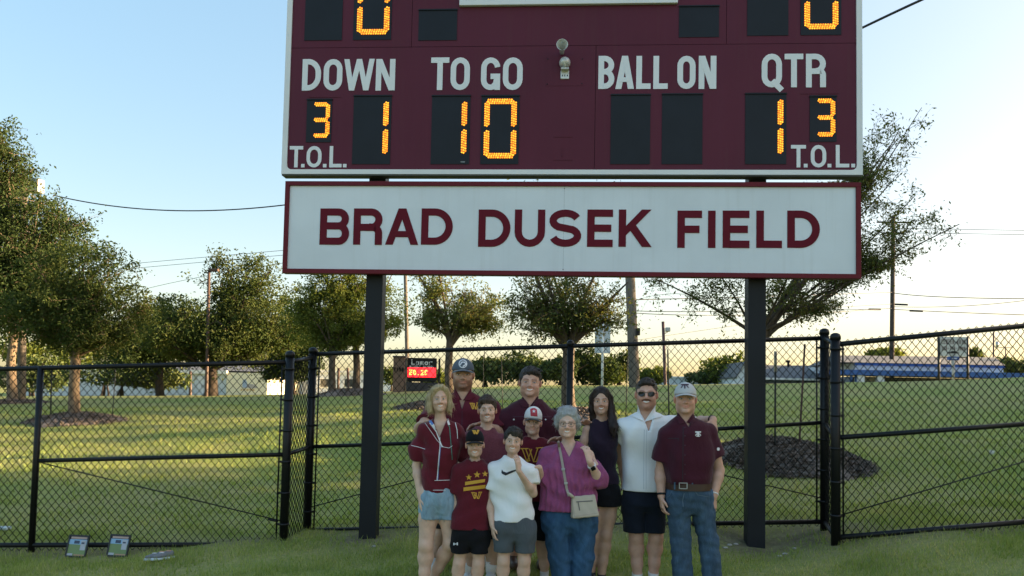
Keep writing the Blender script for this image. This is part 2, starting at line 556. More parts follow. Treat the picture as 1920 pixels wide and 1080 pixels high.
def glyph(ch, w, h, t):
    a = t / 2; L, R, B, T, M = a, w - a, a, h - a, h * 0.5
    rx = min((w - t) / 2, (h - t) / 2); cx = w / 2
    if ch == 'O' or ch == '0' or ch == 'Q':
        ry = min(rx * 1.15, (h - t) / 2)
        p = _arc(cx, T - ry, rx, ry, 0, 180) + _arc(cx, B + ry, rx, ry, 180, 360)
        s = [(p, True)]
        if ch == 'Q': s.append(([(cx + w * .02, h * .20), (w * 1.0, -h * .09)], False))
        return s
    if ch == 'D':
        r = min((w - 1.5 * t) * .95, (h - t) / 2); ry = min(r * 1.15, (h - t) / 2)
        return [([(L, 0), (L, h)], False), ([(t, T), (R - r, T)] + _arc(R - r, T - ry, r, ry, 90, 0) + _arc(R - r, B + ry, r, ry, 0, -90) + [(t, B)], False)]
    if ch in 'BRP':
        m = M + (h * .02 if ch == 'B' else -h * .02); r = (T - m) / 2
        rr = min(r, w * .45)
        s = [([(L, 0), (L, h)], False), ([(t, T), (R - rr - w * .02, T)] + _arc(R - rr - w * .02, (T + m) / 2, rr, r, 90, -90) + [(t, m)], False)]
        if ch == 'B':
            r2 = (m - B) / 2
            s.append(([(t, B), (R - rr, B)] + _arc(R - rr, (B + m) / 2, rr, r2, -90, 80) , False))
        if ch == 'R':
            q = w * .20; s.append(([(w * .40, m - .0005), (R - q - w * .02, m - .0005)] + _arc(R - q - w * .02, m - q, q, q, 90, 0, 6) + [(R - w * .02, 0)], False))
        return s
    if ch == 'A':
        k = t * 1.08
        return [([(0, 0), (k, 0), (cx + k * .5, h), (cx - k * .5, h)], 'quad'), ([(w - k, 0), (w, 0), (cx + k * .5, h), (cx - k * .5, h)], 'quad'), ([(w * .20, h * .21), (w * .80, h * .21), (w * .74, h * .21 + t * .85), (w * .26, h * .21 + t * .85)], 'quad')]
    if ch == 'U':
        r = (w - t) / 2
        return [([(L, h)] + _arc(cx, B + r, r, r, 180, 360) + [(R, h)], False)]
    if ch == 'J':
        r = (w - t) / 2
        return [(_arc(cx, B + r, r, r, 190, 360) + [(R, h)], False)]
    if ch in 'SC3' or ch == 'G':
        if ch == 'S':
            ry = (h - t) / 4
            p = _arc(cx, T - ry, rx, ry, 20, 90, 5) + _arc(cx, T - ry, rx, ry, 90, 235, 9)[1:] + _arc(cx, B + ry, rx, ry, 55, -90, 9) + _arc(cx, B + ry, rx, ry, -90, -165, 5)[1:]
            return [(p, False)]
        ry = min(rx * 1.15, (h - t) / 2)
        p = _arc(cx, T - ry, rx, ry, 8, 180) + _arc(cx, B + ry, rx, ry, 180, 352)
        if ch == 'C': return [(p, False)]
        if ch == 'G':
            p = _arc(cx, T - ry, rx, ry, 5, 180) + _arc(cx, B + ry, rx, ry, 180, 290, 8) + [(R - t * .3, B + ry * .45), (R, h * .46)]
            return [(p, False), ([(cx, h * .5 - a), (w, h * .5 - a)], False), ([(R, 0), (R, h * .42)], False)]
        ry = (h - t) / 4
        return [(_arc(cx, T - ry, rx, ry, 165, -90, 12) + _arc(cx, B + ry, rx, ry, 90, -165, 12)[1:], False)]
    if ch == 'E':
        return [([(L, 0), (L, h)], False), ([(t, T), (w, T)], False), ([(t, M), (w * .94, M)], False), ([(t, B), (w, B)], False)]
    if ch == 'F':
        return [([(L, 0), (L, h)], False), ([(t, T), (w, T)], False), ([(t, M), (w * .9, M)], False)]
    if ch == 'I' or ch == '1': return [([(cx, 0), (cx, h)], False)]
    if ch == 'L': return [([(L, 0), (L, h)], False), ([(t, B), (w, B)], False)]
    if ch == 'T': return [([(0, T), (w, T)], False), ([(cx, 0), (cx, h - t)], False)]
    if ch == 'N': return [([(L, 0), (L, h)], False), ([(R, 0), (R, h)], False), ([(w - t * 1.12, 0), (w, 0), (t * 1.12, h), (0, h)], 'quad')]
    if ch == 'M': return [([(L, 0), (L, h)], False), ([(R, 0), (R, h)], False), ([(L, h - a), (cx, h * .15), (R, h - a)], False)]
    if ch == 'W':
        k = t * .96; p, q = w * .265, w * .735
        return [([(p - k / 2, 0), (p + k / 2, 0), (k, h), (0, h)], 'quad'), ([(p - k / 2, 0), (p + k / 2, 0), (cx + k / 2, h), (cx - k / 2, h)], 'quad'),
                ([(q - k / 2, 0), (q + k / 2, 0), (cx + k / 2, h), (cx - k / 2, h)], 'quad'), ([(q - k / 2, 0), (q + k / 2, 0), (w, h), (w - k, h)], 'quad')]
    if ch == 'K': return [([(L, 0), (L, h)], False), ([(t * .95, h * .30), (t * .95, h * .55), (w - t * 1.35, h), (w - t * .05, h)], 'quad'), ([(w - t * 1.3, 0), (w, 0), (w * .42 + t * .30, h * .62), (w * .42 - t * .55, h * .50)], 'quad')]
    if ch == 'X': return [([(a, 0), (w - a, h)], False), ([(a, h), (w - a, 0)], False)]
    if ch == 'H': return [([(L, 0), (L, h)], False), ([(R, 0), (R, h)], False), ([(t, M), (w - t, M)], False)]
    if ch == '.': return [([(cx, 0), (cx, t)], False)]
    if ch == '-': return [([(0, M), (w, M)], False)]
    if ch == '2': return [(_arc(cx, T - (h - t) / 4, rx, (h - t) / 4, 170, -30, 9) + [(L, B), (w, B)], False)]
    if ch == '4': return [([(w * .7, 0), (w * .7, h)], False), ([(w * .7, h), (L, h * .3), (w, h * .3)], False)]
    if ch == '5': return [([(w, T), (L, T), (L, M), (cx, M + a)] + _arc(cx, h * .3, rx, h * .26, 80, -150, 8), False)]
    if ch == '7': return [([(0, T), (R, T), (w * .35, 0)], False)]
    if ch == '8': return [(_arc(cx, h * .73, rx * .85, h * .2, 0, 350, 12), True), (_arc(cx, h * .28, rx, h * .23, 0, 350, 12), True)]
    # lower case used on the school sign
    if ch == 'a': return [(_arc(cx, h * .31, rx, h * .27, 20, 340, 12), True), ([(R, 0), (R, h * .62)], False)]
    if ch == 'm': return [([(L, 0), (L, h * .64)], False), ([(cx, 0), (cx, h * .6)], False), ([(R, 0), (R, h * .6)], False), ([(t, h * .6), (R, h * .6)], False)]
    if ch == 'r': return [([(L, 0), (L, h * .64)], False), ([(t, h * .55), (w, h * .6)], False)]
    return []


def ribbon(p, t, closed):
    """(left side points, right side points) of a stroke, mitred."""
    n = len(p); a = t / 2; Ls, Rs = [], []
    q = []
    for x in p:
        if not q or (abs(x[0] - q[-1][0]) + abs(x[1] - q[-1][1])) > 1e-6: q.append(x)
    if closed and len(q) > 2 and abs(q[0][0] - q[-1][0]) + abs(q[0][1] - q[-1][1]) < 1e-6: q.pop()
    p = q; n = len(p)
    for i in range(n):
        a0 = p[i - 1] if (i > 0 or closed) else None
        a1 = p[(i + 1) % n] if (i < n - 1 or closed) else None
        ds = []
        if a0 is not None:
            d = (p[i][0] - a0[0], p[i][1] - a0[1]); l = math.hypot(*d) or 1; ds.append((d[0] / l, d[1] / l))
        if a1 is not None:
            d = (a1[0] - p[i][0], a1[1] - p[i][1]); l = math.hypot(*d) or 1; ds.append((d[0] / l, d[1] / l))
        if len(ds) == 2:
            nx, ny = -(ds[0][1] + ds[1][1]), ds[0][0] + ds[1][0]
            l = math.hypot(nx, ny) or 1; nx /= l; ny /= l
            k = nx * -ds[0][1] + ny * ds[0][0]
            k = 1 / max(k, 0.45)
        else:
            nx, ny, k = -ds[0][1], ds[0][0], 1.0
        Ls.append((p[i][0] + nx * a * k, p[i][1] + ny * a * k)); Rs.append((p[i][0] - nx * a * k, p[i][1] - ny * a * k))
    return Ls, Rs


def letter_mesh(mb, ch, u0, v0, w, h, t, O, ux, uy, un, d0, depth):
    """Add one raised letter to mb; the strokes are staggered a hair in depth so that none share a plane."""
    for k, (p, cl) in enumerate(glyph(ch, w, h, t)):
        if cl == 'quad':
            d1 = d0 + depth + k * 0.0012
            P_ = [O + ux * (u0 + x) + uy * (v0 + y) for x, y in p]
            mb.add([q + un * d0 for q in P_] + [q + un * d1 for q in P_], [(4, 5, 6, 7), (3, 2, 1, 0)] + [(i, (i + 1) % 4, 4 + (i + 1) % 4, 4 + i) for i in range(4)])
            continue
        Ls, Rs = ribbon(p, t, cl)
        n = len(Ls); d1 = d0 + depth + k * 0.0012
        vs = []
        for (lx, ly), (rx, ry) in zip(Ls, Rs):
            for x, y in ((lx, ly), (rx, ry)):
                P = O + ux * (u0 + x) + uy * (v0 + y)
                vs += [P + un * d0, P + un * d1]
        fs = []
        for i in range(n if cl else n - 1):
            a, b = i * 4, ((i + 1) % n) * 4
            fs += [(a + 1, a + 3, b + 3, b + 1), (a, b, b + 2, a + 2), (a, a + 1, b + 1, b), (a + 2, b + 2, b + 3, a + 3)]
        if not cl:
            fs += [(0, 2, 3, 1), ((n - 1) * 4, (n - 1) * 4 + 1, (n - 1) * 4 + 3, (n - 1) * 4 + 2)]
        mb.add(vs, fs)


# ------------------------------------------------------------------ the scoreboard's plane
OL, OR_ = at(528, 326, 7.80), at(1617, 329, 7.43)
BZ = 0.5 * (OL.z + OR_.z)
BO = Vector((OL.x, OL.y, BZ))
BU = Vector((OR_.x - OL.x, OR_.y - OL.y, 0)).normalized()
BV = Vector((0, 0, 1))
BN = BU.cross(BV)                          # towards the field (and the camera)
if BN.y > 0: BN = -BN
BWID = Vector((OR_.x - OL.x, OR_.y - OL.y, 0)).length


def uv(px, py, off=0.0):
    """Board coordinates (metres from its lower corner) of a photo pixel on the board's face."""
    d = ray(px, py)
    P0 = BO + BN * off
    k = (P0 - EYE).dot(BN) / d.dot(BN)
    P = EYE + d * k
    return (P - P0).dot(BU), (P - P0).dot(BV)


def bp(u, v, n=0.0):
    return BO + BU * u + BV * v + BN * n


BM = Matrix((BU, BN, BV)).transposed()     # local axes of boxes on the board


def bbox_(mb, u0, u1, v0, v1, n0, n1, bevel=0.0):
    mb.box(bp((u0 + u1) / 2, (v0 + v1) / 2, (n0 + n1) / 2), (abs(u1 - u0), abs(n1 - n0), abs(v1 - v0)), BM, bevel)


def mat_weathered(name, col, rough, spec, streak, grime):
    t = NT(name)
    mp = t.node("ShaderNodeMapping"); mp.inputs["Scale"].default_value = (14, 14, .7)
    t.link(t.coord(), mp.inputs["Vector"])
    st = t.noise(1.0, 5, .6, vec=mp.outputs[0])
    c = t.ramp(t.noise(1.1, 5), [(.3, c3(col, .92)), (.7, c3(col, 1.08))])
    c = t.mix(t.ramp(st, [(.52, (0, 0, 0)), (.78, (streak,) * 3)]), c, grime)
    c = t.mix(t.ramp(t.noise(70, 2), [(.70, (0, 0, 0)), (.78, (streak * .8,) * 3)]), c, grime)
    t.set(Base_Color=c, Roughness=t.ramp(st, [(.3, (rough * .85,) * 3), (.7, (min(1, rough * 1.2),) * 3)]), Specular_IOR_Level=spec)
    t.bump(t.noise(3.0, 3), .05, .02)
    return t.m


M_maroon = mat_weathered("maroon_panel", (0.105, 0.016, 0.036), .5, .22, .22, (.12, .06, .07))
M_frame_white = mat_plain("white_aluminium", (0.76, 0.77, 0.79), 0.38, 0, 0.06, 2.0)
M_digit_panel = mat_plain("digit_panel_black", (0.008, 0.011, 0.018), 0.5, 0, 0.2, 3.0, spec=.3)
M_caption = mat_plain("white_vinyl_letter", (0.78, 0.80, 0.83), 0.45, 0, 0.03, 3.0)
M_under = mat_plain("dark_underside", (0.07, 0.075, 0.07), 0.6)
t = NT("lit_amber_lamp")
ob = t.noise(55.0, 2)
t.set(Base_Color=(0.15, 0.05, 0.01), Emission_Color=t.ramp(ob, [(0.36, (1.0, 0.16, 0.003)), (0.47, (1.0, 0.30, 0.008)), (0.60, (1.0, 0.52, 0.03))]), Emission_Strength=0.40, Roughness=0.4)
M_led = t.m
M_ledbase = mat_emit("amber_lamp_backing", (1.0, 0.25, 0.01), 0.07, (0.05, 0.025, 0.008))  # glow between the lamps, given to the backing plate as weak emission

sb = thing("scoreboard", "maroon stadium scoreboard with lit amber digits on two tall black posts", "scoreboard", tuple(bp(BWID / 2, -2.2)))
TOPV = 2.55
# cabinet: panels with open joints between them
seam_v = 0.5 * (uv(560, 89)[1] + uv(1580, 82)[1])
u_a, u_b, u_c = uv(772, 60)[0], uv(1362, 60)[0], uv(1116, 200)[0]
fr = 0.055
g = 0.0022
f_in0, f_in1 = fr, BWID - fr
v_lo = 0.048


def panel(u0, u1, v0, v1):
    mb = MB(); bbox_(mb, u0 + g, u1 - g, v0 + g, v1 - g, -0.09, 0.0); return mb.build("panel", M_maroon, sb)


panel(f_in0, u_c, v_lo, seam_v); panel(u_c, f_in1, v_lo, seam_v)
panel(f_in0, u_a, seam_v, TOPV); panel(u_a, u_b, seam_v, TOPV); panel(u_b, f_in1, seam_v, TOPV)
mb = MB(); bbox_(mb, 0.03, BWID - 0.03, 0.03, TOPV - .02, -0.112, -0.092); mb.build("cabinet", M_under, sb)
# white frame, with rounded inner corners
for nm, a in (("frame", (0, fr, 0, TOPV)), ("frame", (BWID - fr, BWID, 0, TOPV)), ("frame", (fr, BWID - fr, 0, v_lo)), ("frame", (fr, BWID - fr, TOPV, TOPV + .05))):
    mb = MB(); bbox_(mb, *a, -0.110, 0.012); mb.build(nm, M_frame_white, sb)
for s, u0 in ((1, fr), (-1, BWID - fr)):
    r = 0.05
    poly = [(u0, v_lo), (u0 + s * r, v_lo)] + [(u0 + s * (r - r * math.sin(math.radians(b))), v_lo + r - r * math.cos(math.radians(b))) for b in (20, 40, 60, 80)] + [(u0, v_lo + r)]
    mb = MB(); mb.prism(poly, BO, BU, BV, BN, -0.01, 0.0105); mb.build("corner_gusset", M_frame_white, sb)
# dark sheet closing the underside
mb = MB(); bbox_(mb, 0.004, BWID - 0.004, -0.014, -0.002, -0.115, 0.006); mb.build("bottom_sheet", M_under, sb)

# digit panels with their lit segments
SEG = {'0': "abcdef", '1': "bc", '3': "abcdg", ' ': ""}


def digit(x0, y0, x1, y1, ch, seg_box=None):
    xm, ym = (x0 + x1) / 2, (y0 + y1) / 2
    u0 = uv(x0, ym)[0]; u1 = uv(x1, ym)[0]; v1 = uv(xm, y0)[1]; v0 = uv(xm, y1)[1]
    mb = MB(); bbox_(mb, u0, u1, v0, v1, -0.004, 0.006)
    bbox_(mb, u0 - .004, u1 + .004, v1, v1 + .012, 0.001, 0.016)
    p = mb.build("digit_panel", M_digit_panel, sb)
    if ch == ' ' or seg_box is None: return p
    a0, b0, a1, b1 = seg_box
    au0 = uv(a0, (b0 + b1) / 2)[0]; au1 = uv(a1, (b0 + b1) / 2)[0]; av1 = uv((a0 + a1) / 2, b0)[1]; av0 = uv((a0 + a1) / 2, b1)[1]
    W, H = au1 - au0, av1 - av0
    t = W * (0.185 if H > .5 else 0.25)
    k = t * 0.42
    sk = 0.0
    m = H / 2
    segs = {'a': ((k, H - t / 2), (W - k, H - t / 2)), 'd': ((k, t / 2), (W - k, t / 2)), 'g': ((k, m), (W - k, m)),
            'f': ((t / 2, m + k * .55), (t / 2, H - k)), 'e': ((t / 2, k), (t / 2, m - k * .55)), 'b': ((W - t / 2, m + k * .55), (W - t / 2, H - k)), 'c': ((W - t / 2, k), (W - t / 2, m - k * .55))}
    for s in SEG[ch]:
        (sx, sy), (ex, ey) = segs[s]
        L = math.hypot(ex - sx, ey - sy); dx, dy = (ex - sx) / L, (ey - sy) / L
        mb = MB()
        hw = t / 2 * .92
        poly = [(0, 0), (hw, -hw), (L - hw, -hw), (L, 0), (L - hw, hw), (hw, hw)]
        poly = [(au0 + sx + dx * a - dy * b, av0 + sy + dy * a + dx * b) for a, b in poly]
        mb.prism(poly, BO, BU, BV, BN, 0.0062, 0.009)
        base = mb.build("digit_segment", M_ledbase, p)
        lm = MB()
        pitch = 0.0235 if H > .5 else 0.021
        nl = max(3, int(L / pitch))
        for i in range(nl):
            for j in (-1, 0, 1):
                a = (i + 0.5 + (0.25 * j)) * L / nl
                if abs(j) * hw * .62 > min(a, L - a) + .001: continue
                b = j * hw * .64
                cu, cv = au0 + sx + dx * a - dy * b, av0 + sy + dy * a + dx * b
                rr = pitch * .40
                ring = [bp(cu + rr * math.cos(q * math.pi / 3), cv + rr * math.sin(q * math.pi / 3), 0.0092) for q in range(6)]
                lm.add(ring + [bp(cu, cv, 0.016)], [(q, (q + 1) % 6, 6) for q in range(6)], True)
        o = lm.build("led_lamp", M_led, base)
        o["kind"] = "stuff"
    return p


digit(573, -52, 643, 76, ' ')
digit(664, -52, 735, 75, '0', (670, -46, 732, 66))
digit(785, 20, 857, 76, ' ')
digit(1273, 13, 1348, 70, ' ')
digit(1401, -60, 1478, 67, ' ')
digit(1501, -60, 1577, 66, '0', (1507, -56, 1572, 56))
digit(575, 188, 622, 267, '3', (585, 192, 619, 259))
digit(662, 181, 733, 308, '1', (668, 186, 729, 294))
digit(809, 181, 881, 308, '1', (815, 186, 876, 294))
digit(902, 181, 973, 308, '0', (907, 185, 969, 298))
digit(1145, 179, 1219, 308, ' ')
digit(1241, 178, 1317, 308, ' ')
digit(1397, 177, 1474, 308, '1', (1404, 182, 1469, 294))
digit(1518, 182, 1568, 266, '3', (1528, 185, 1566, 257))
mb = MB(); q = uv(868, 304); bbox_(mb, q[0] - .022, q[0] + .022, q[1] - .006, q[1] + .006, .0062, .0085); mb.build("maker_plate", mat_plain("grey_plate", (.2, .22, .24), .4), sb)


def word(parent, chars, y0, y1, t, mat, name="letter", depth=0.004, d0=0.0, xs_=None):
    for ch, x0, x1 in chars:
        ym = (y0 + y1) / 2
        u0 = uv(x0, ym)[0]; u1 = uv(x1, ym)[0]
        v0 = uv((x0 + x1) / 2, y1)[1]; v1 = uv((x0 + x1) / 2, y0)[1]
        mb = MB(); letter_mesh(mb, ch, u0, v0, u1 - u0, v1 - v0, t, BO, BU, BV, BN, d0, depth)
        mb.build(name, mat, parent)


TH = 0.056
word(sb, [('D', 567, 602), ('O', 607, 642), ('W', 645, 702), ('N', 705, 741)], 111, 170, TH, M_caption)
word(sb, [('T', 808, 842), ('O', 845, 881), ('G', 902, 938), ('O', 943, 980)], 108, 169, TH, M_caption)
word(sb, [('B', 1122, 1152), ('A', 1154, 1189), ('L', 1193, 1220), ('L', 1225, 1252), ('O', 1270, 1304), ('N', 1310, 1343)], 105, 167, TH, M_caption)
word(sb, [('Q', 1428, 1466), ('T', 1471, 1506), ('R', 1511, 1549)], 101, 164, TH, M_caption)
word(sb, [('T', 543, 568), ('.', 565, 572), ('O', 575, 603), ('.', 606, 613), ('L', 618, 641), ('.', 643, 651)], 274, 314, 0.036, M_caption)
word(sb, [('T', 1483, 1511), ('.', 1507, 1514), ('O', 1520, 1549), ('.', 1551, 1559), ('L', 1567, 1592), ('.', 1595, 1604)], 272, 314, 0.036, M_caption)

# framed sponsor panel whose lower edge hangs into view
w0, w1 = uv(862, 10)[0], uv(1270, 5)[0]; wv = uv(1066, 11)[1]; wt = .056
for a in ((w0, w1, wv, wv + wt), (w0, w0 + wt, wv + wt, TOPV - .12), (w1 - wt, w1, wv + wt, TOPV - .12), (w0, w1, TOPV - .12, TOPV - .07)):
    mb = MB(); bbox_(mb, *a, 0.0, 0.04, 0.006); mb.build("sponsor_frame", M_frame_white, sb)
mb = MB(); bbox_(mb, w0 + wt, w1 - wt, wv + wt, TOPV - .12, 0.0, 0.02); mb.build("sponsor_panel", mat_plain("brown_panel", (0.10, 0.055, 0.045), 0.5, 0, 0.1), sb)

# horn on its hatch, and the louvre marks below it
h0, h1 = uv(1024, 120)[0], uv(1095, 120)[0]; hv = uv(1060, 161)[1]
mb = MB(); bbox_(mb, h0, h1, hv, seam_v - .03, -0.001, 0.0025); mb.build("hatch_door", M_maroon, sb)
for (x, y) in ((1027, 111), (1092, 111), (1026, 158), (1091, 157)):
    q = uv(x, y); mb = MB(); mb.lathe([(.006, 0), (.006, .003), (.003, .005)], Matrix.Translation(bp(q[0], q[1], .0025)) @ Matrix((BU, BV, BN)).transposed().to_4x4(), 8); mb.build("screw", M_digit_panel, sb)
M_chrome = mat_plain("grey_cast_metal", (0.62, 0.63, 0.62), 0.35, 0.25, 0.15, 20)
R4 = Matrix((BU, BV, BN)).transposed().to_4x4()
q = uv(1054, 101)
mb = MB()
HM = Matrix.Translation(bp(q[0], q[1], 0.02)) @ R4
mb.lathe([(.022, 0.0), (.024, .06), (.034, .13), (.055, .185), (.058, .19), (.053, .186), (.034, .14), (.02, .10), (.012, .06)], HM, 20)
horn = mb.build("horn", M_chrome, sb)
mb = MB(); mb.lathe([(.021, .055), (.019, .0605)], HM, 12); mb.build("horn_throat", M_black, horn)
q = uv(1059, 120); mb = MB(); mb.lathe([(.056, .004), (.057, .03), (.05, .06), (.03, .085), (.012, .094)], Matrix.Translation(bp(q[0], q[1], 0)) @ R4, 20); mb.build("horn_driver", M_chrome, sb)
q = uv(1059, 142); mb = MB(); bbox_(mb, q[0] - .043, q[0] + .043, q[1] - .038, q[1] + .05, .0026, .014, .006); bbox_(mb, q[0] - .04, q[0] + .04, q[1] + .042, q[1] + .052, .012, .075); mb.tube([bp(q[0], q[1] + .045, .06), bp(q[0] - .01, q[1] + .15, .09)], .014, 8); mb.build("horn_bracket", M_chrome, sb)
for dx in (-.024, 0, .026):
    mb = MB(); bbox_(mb, q[0] + dx - .004, q[0] + dx + .004, q[1] - .012, q[1] + .004, .014, .0165); mb.build("bolt", M_black, sb)
for (x0, y0, x1, y1) in ((1039, 255, 1073, 257), (1038, 299, 1073, 300.5), (1053.5, 277, 1055, 294), (578, 181, 640, 182.5), (1500, 174.5, 1572, 176)):
    a, b = uv(x0, y0), uv(x1, y1); mb = MB(); bbox_(mb, a[0], b[0], b[1], a[1], 0.0, .004); mb.build("panel_rib", M_maroon, sb)

# posts
for (pxc, wpx) in ((702, 37), (1420, 37)):
    u, _ = uv(pxc, 524, -.125)
    P = bp(u, 0, -0.207)
    wm, wd = 0.172, 0.16
    z0 = gh1(P.x, P.y) - .12
    mb = MB()
    zt = BZ + TOPV - .1
    c = Vector((P.x, P.y, (z0 + zt) / 2))
    mb.box(c + BN * (wd / 2 - .006), (wm, .012, zt - z0), BM, .002)
    mb.box(c - BN * (wd / 2 - .006), (wm, .012, zt - z0), BM, .002)
    mb.box(c + BU * (wm / 2 - .006), (.012, wd - .0242, zt - z0), BM)
    mb.box(c - BU * (wm / 2 - .006), (.012, wd - .0242, zt - z0), BM)
    mb.build("post", M_post, sb)
    for dv in (.35, 1.2, 2.1):
        mb = MB(); bbox_(mb, u - .16, u + .16, dv, dv + .08, -.1215, -.113); mb.build("clamp", M_post, sb)

# ------------------------------------------------------------------ the name sign under it
su0, su1 = uv(533, 430)[0], uv(1613.5, 430)[0]
sv0, sv1 = 0.5 * (uv(531, 512)[1] + uv(1613, 523)[1]), 0.5 * (uv(536, 340)[1] + uv(1613, 343)[1])
ns = thing("name_sign", "long white sign with maroon frame and bold maroon field name letters", "sign", tuple(bp((su0 + su1) / 2, sv0)))
M_sign_white = mat_weathered("sign_white", (0.72, 0.77, 0.83), .4, .4, .20, (.48, .49, .48))
M_sign_frame = mat_plain("sign_maroon", (0.14, 0.012, 0.022), 0.5, 0, 0.1, 3, spec=.2)
M_sign_letter = mat_plain("sign_letter_maroon", (0.135, 0.012, 0.024), 0.6, 0, 0.05, 3, spec=.1)
ft = 0.045
um = uv(1057, 430)[0]
for a in ((su0 + ft, um), (um, su1 - ft)):
    mb = MB(); bbox_(mb, a[0] + .0007, a[1] - .0007, sv0 + ft, sv1 - ft, -.06, 0.0); mb.build("sign_panel", M_sign_white, ns)
mb = MB(); bbox_(mb, su0 + .02, su1 - .02, sv0 + .02, sv1 - .02, -.085, -.0615); mb.build("backing", M_under, ns)
for a in ((su0, su1, sv0, sv0 + ft), (su0, su1, sv1 - ft, sv1), (su0, su0 + ft, sv0 + ft, sv1 - ft), (su1 - ft, su1, sv0 + ft, sv1 - ft)):
    mb = MB(); bbox_(mb, *a, -.082, 0.02, .003); mb.build("frame", M_sign_frame, ns)
b_, t_ = 461, 392
for chars, yt, yb in (([('B', 600, 655), ('R', 663, 718), ('A', 723, 785), ('D', 790, 849)], 391, 459), ([('D', 897, 957), ('U', 965, 1022), ('S', 1030, 1090), ('E', 1101, 1149), ('K', 1160, 1222)], 393, 463),
                      ([('F', 1270, 1316), ('I', 1327, 1342), ('E', 1355, 1405), ('L', 1418, 1466), ('D', 1476, 1537)], 395, 465)):
    word(ns, chars, yt, yb, 0.073, M_sign_letter)
for v in (sv0 + ft + .02, sv1 - ft - .02):
    mb = MB(); mb.lathe([(.005, 0), (.005, .003), (.002, .0045)], Matrix.Translation(bp(um, v, 0)) @ R4, 8); mb.build("rivet", M_under, ns)
for x in (703, 1419):
    u, _ = uv(x, 520)
    mb = MB(); bbox_(mb, u - .15, u + .15, sv0 + .3, sv0 + .38, -.1215, -.0855); mb.build("clamp", M_post, ns)

# ------------------------------------------------------------------ chain link fence
M_wire = mat_plain("black_vinyl_wire", (0.005, 0.0055, 0.006), 0.6, 0, 0.1, spec=.15)
PIT, PIH = 0.075, 0.088                    # diamond width and height


def frame_pts(A, B):
    d = Vector((B.x - A.x, B.y - A.y, 0)); L = d.length
    return d / L, L


def chain_mesh(A, B, hA, hB, name, parent):
    """Woven wires between the points A and B (bottom ends), heights hA, hB."""
    dx, L = frame_pts(A, B)
    nrm = Vector((-dx.y, dx.x, 0))
    n = max(1, int(round(L / (PIT * .5))))
    r, k = 0.0042, 4
    V, F = [], []
    offs = [(math.cos(2 * math.pi * (j + .5) / k) * r, math.sin(2 * math.pi * (j + .5) / k) * r) for j in range(k)]
    for i in range(n + 1):
        s0 = i * L / n
        f = s0 / L
        zb = A.z + (B.z - A.z) * f; h = hA + (hB - hA) * f
        rows = int(round(h / (PIH * .5)))
        b = len(V)
        for m in range(rows + 1):
            hi = (m + i) % 2
            sx = min(max(s0 + hi * L / n, 0), L)
            side = (.0032 if hi else -.0032)
            c = A + dx * sx + nrm * side
            z = zb + h * m / rows
            for ox, oy in offs:
                V.append((c.x + dx.x * ox + nrm.x * oy, c.y + dx.y * ox + nrm.y * oy, z))
        for m in range(rows):
            for j in range(k):
                F.append((b + m * k + j, b + m * k + (j + 1) % k, b + (m + 1) * k + (j + 1) % k, b + (m + 1) * k + j))
    me = np_mesh(name, np.array(V), np.array(F), True)
    return link(name, me, M_wire, parent, "stuff")


def fpost(P, top, r, parent, cap=True, name="post"):
    mb = MB(); z0 = gh1(P.x, P.y) - .08
    mb.tube([(P.x, P.y, z0), (P.x, P.y, top)], r, 14)
    o = mb.build(name, M_black, parent)
    if cap:
        mb = MB(); mb.lathe([(r * 1.14, -.03), (r * 1.14, .0), (r * .95, .022), (r * .4, .034)], Matrix.Translation((P.x, P.y, top)), 14); mb.build("cap", M_black, o)
    return o


def rail(a, b, r, parent, name):
    mb = MB(); mb.tube([a, b], r, 10); return mb.build(name, M_black, parent)


def bands(P, zs, r, parent, toward):
    for z in zs:
        mb = MB(); mb.lathe([(r + .006, -.011), (r + .006, .011)], Matrix.Translation((P.x, P.y, z)), 12)
        d = toward.normalized()
        mb.box((P.x + d.x * (r + .02), P.y + d.y * (r + .02), z), (.04, .012, .022), Matrix.Rotation(math.atan2(d.y, d.x), 3, 'Z'))
        mb.build("tension_band", M_black, parent)


def V2(p, z): return Vector((p.x, p.y, z))


# left run: line post, end post; it continues out of the frame
G = "chain link fence runs round the scoreboard"
pA, pB = at(60, 1010, 7.75), at(532, 1005, 7.75)
zA, zB = at(60, 1022, 7.75).z, at(532, 1021, 7.75).z
tA, tB = at(68, 690, 7.75).z, at(536, 679, 7.75).z
dl, Ll = frame_pts(pA, pB)
pX = pA - dl * 2.9                          # out of frame
f1 = thing("chain_link_fence", "black chain link fence run with two framed pictures leaning on its bottom rail", "fence", (pB.x, pB.y, zB), G)
sl = (tB - tA) / Ll; slb = (zB - zA) / Ll
tX, zX = tA - sl * 2.9, zA - slb * 2.9
chain_mesh(V2(pX, zX - .07), V2(pB, zB - .045), tX - zX + .12, tB - zB + .085, "chain_link_mesh", f1)
rail(V2(pX, tX), V2(pB, tB), .024, f1, "top_rail"); rail(V2(pX, zX), V2(pB, zB), .024, f1, "bottom_rail")
m0, m1 = at(72, 864, 7.75), at(525, 852, 7.75)
rail(V2(pA, m0.z), V2(pB, m1.z), .022, f1, "mid_rail")
rail(V2(pA, at(75, 868, 7.75).z) + dl * .06, V2(pB, at(525, 978, 7.75).z), .006, f1, "truss_rod")
mb = MB(); q = at(512, 975, 7.75); mb.tube([q - dl * .05 + Vector((0, 0, .008)), q + dl * .05 - Vector((0, 0, .012))], .012, 8); mb.build("turnbuckle", M_black, f1)
fpost(pA, tA + .02, .030, f1, False); fpost(pX, tX + .02, .030, f1, False)
fpost(pB, at(539, 664, 7.75).z, .043, f1)
rail(V2(pB, zB) - dl * .075, V2(pB, tB) - dl * .075, .008, f1, "tension_bar")
bands(pB, [zB + .2 + i * .31 for i in range(6)], .043, f1, -dl)
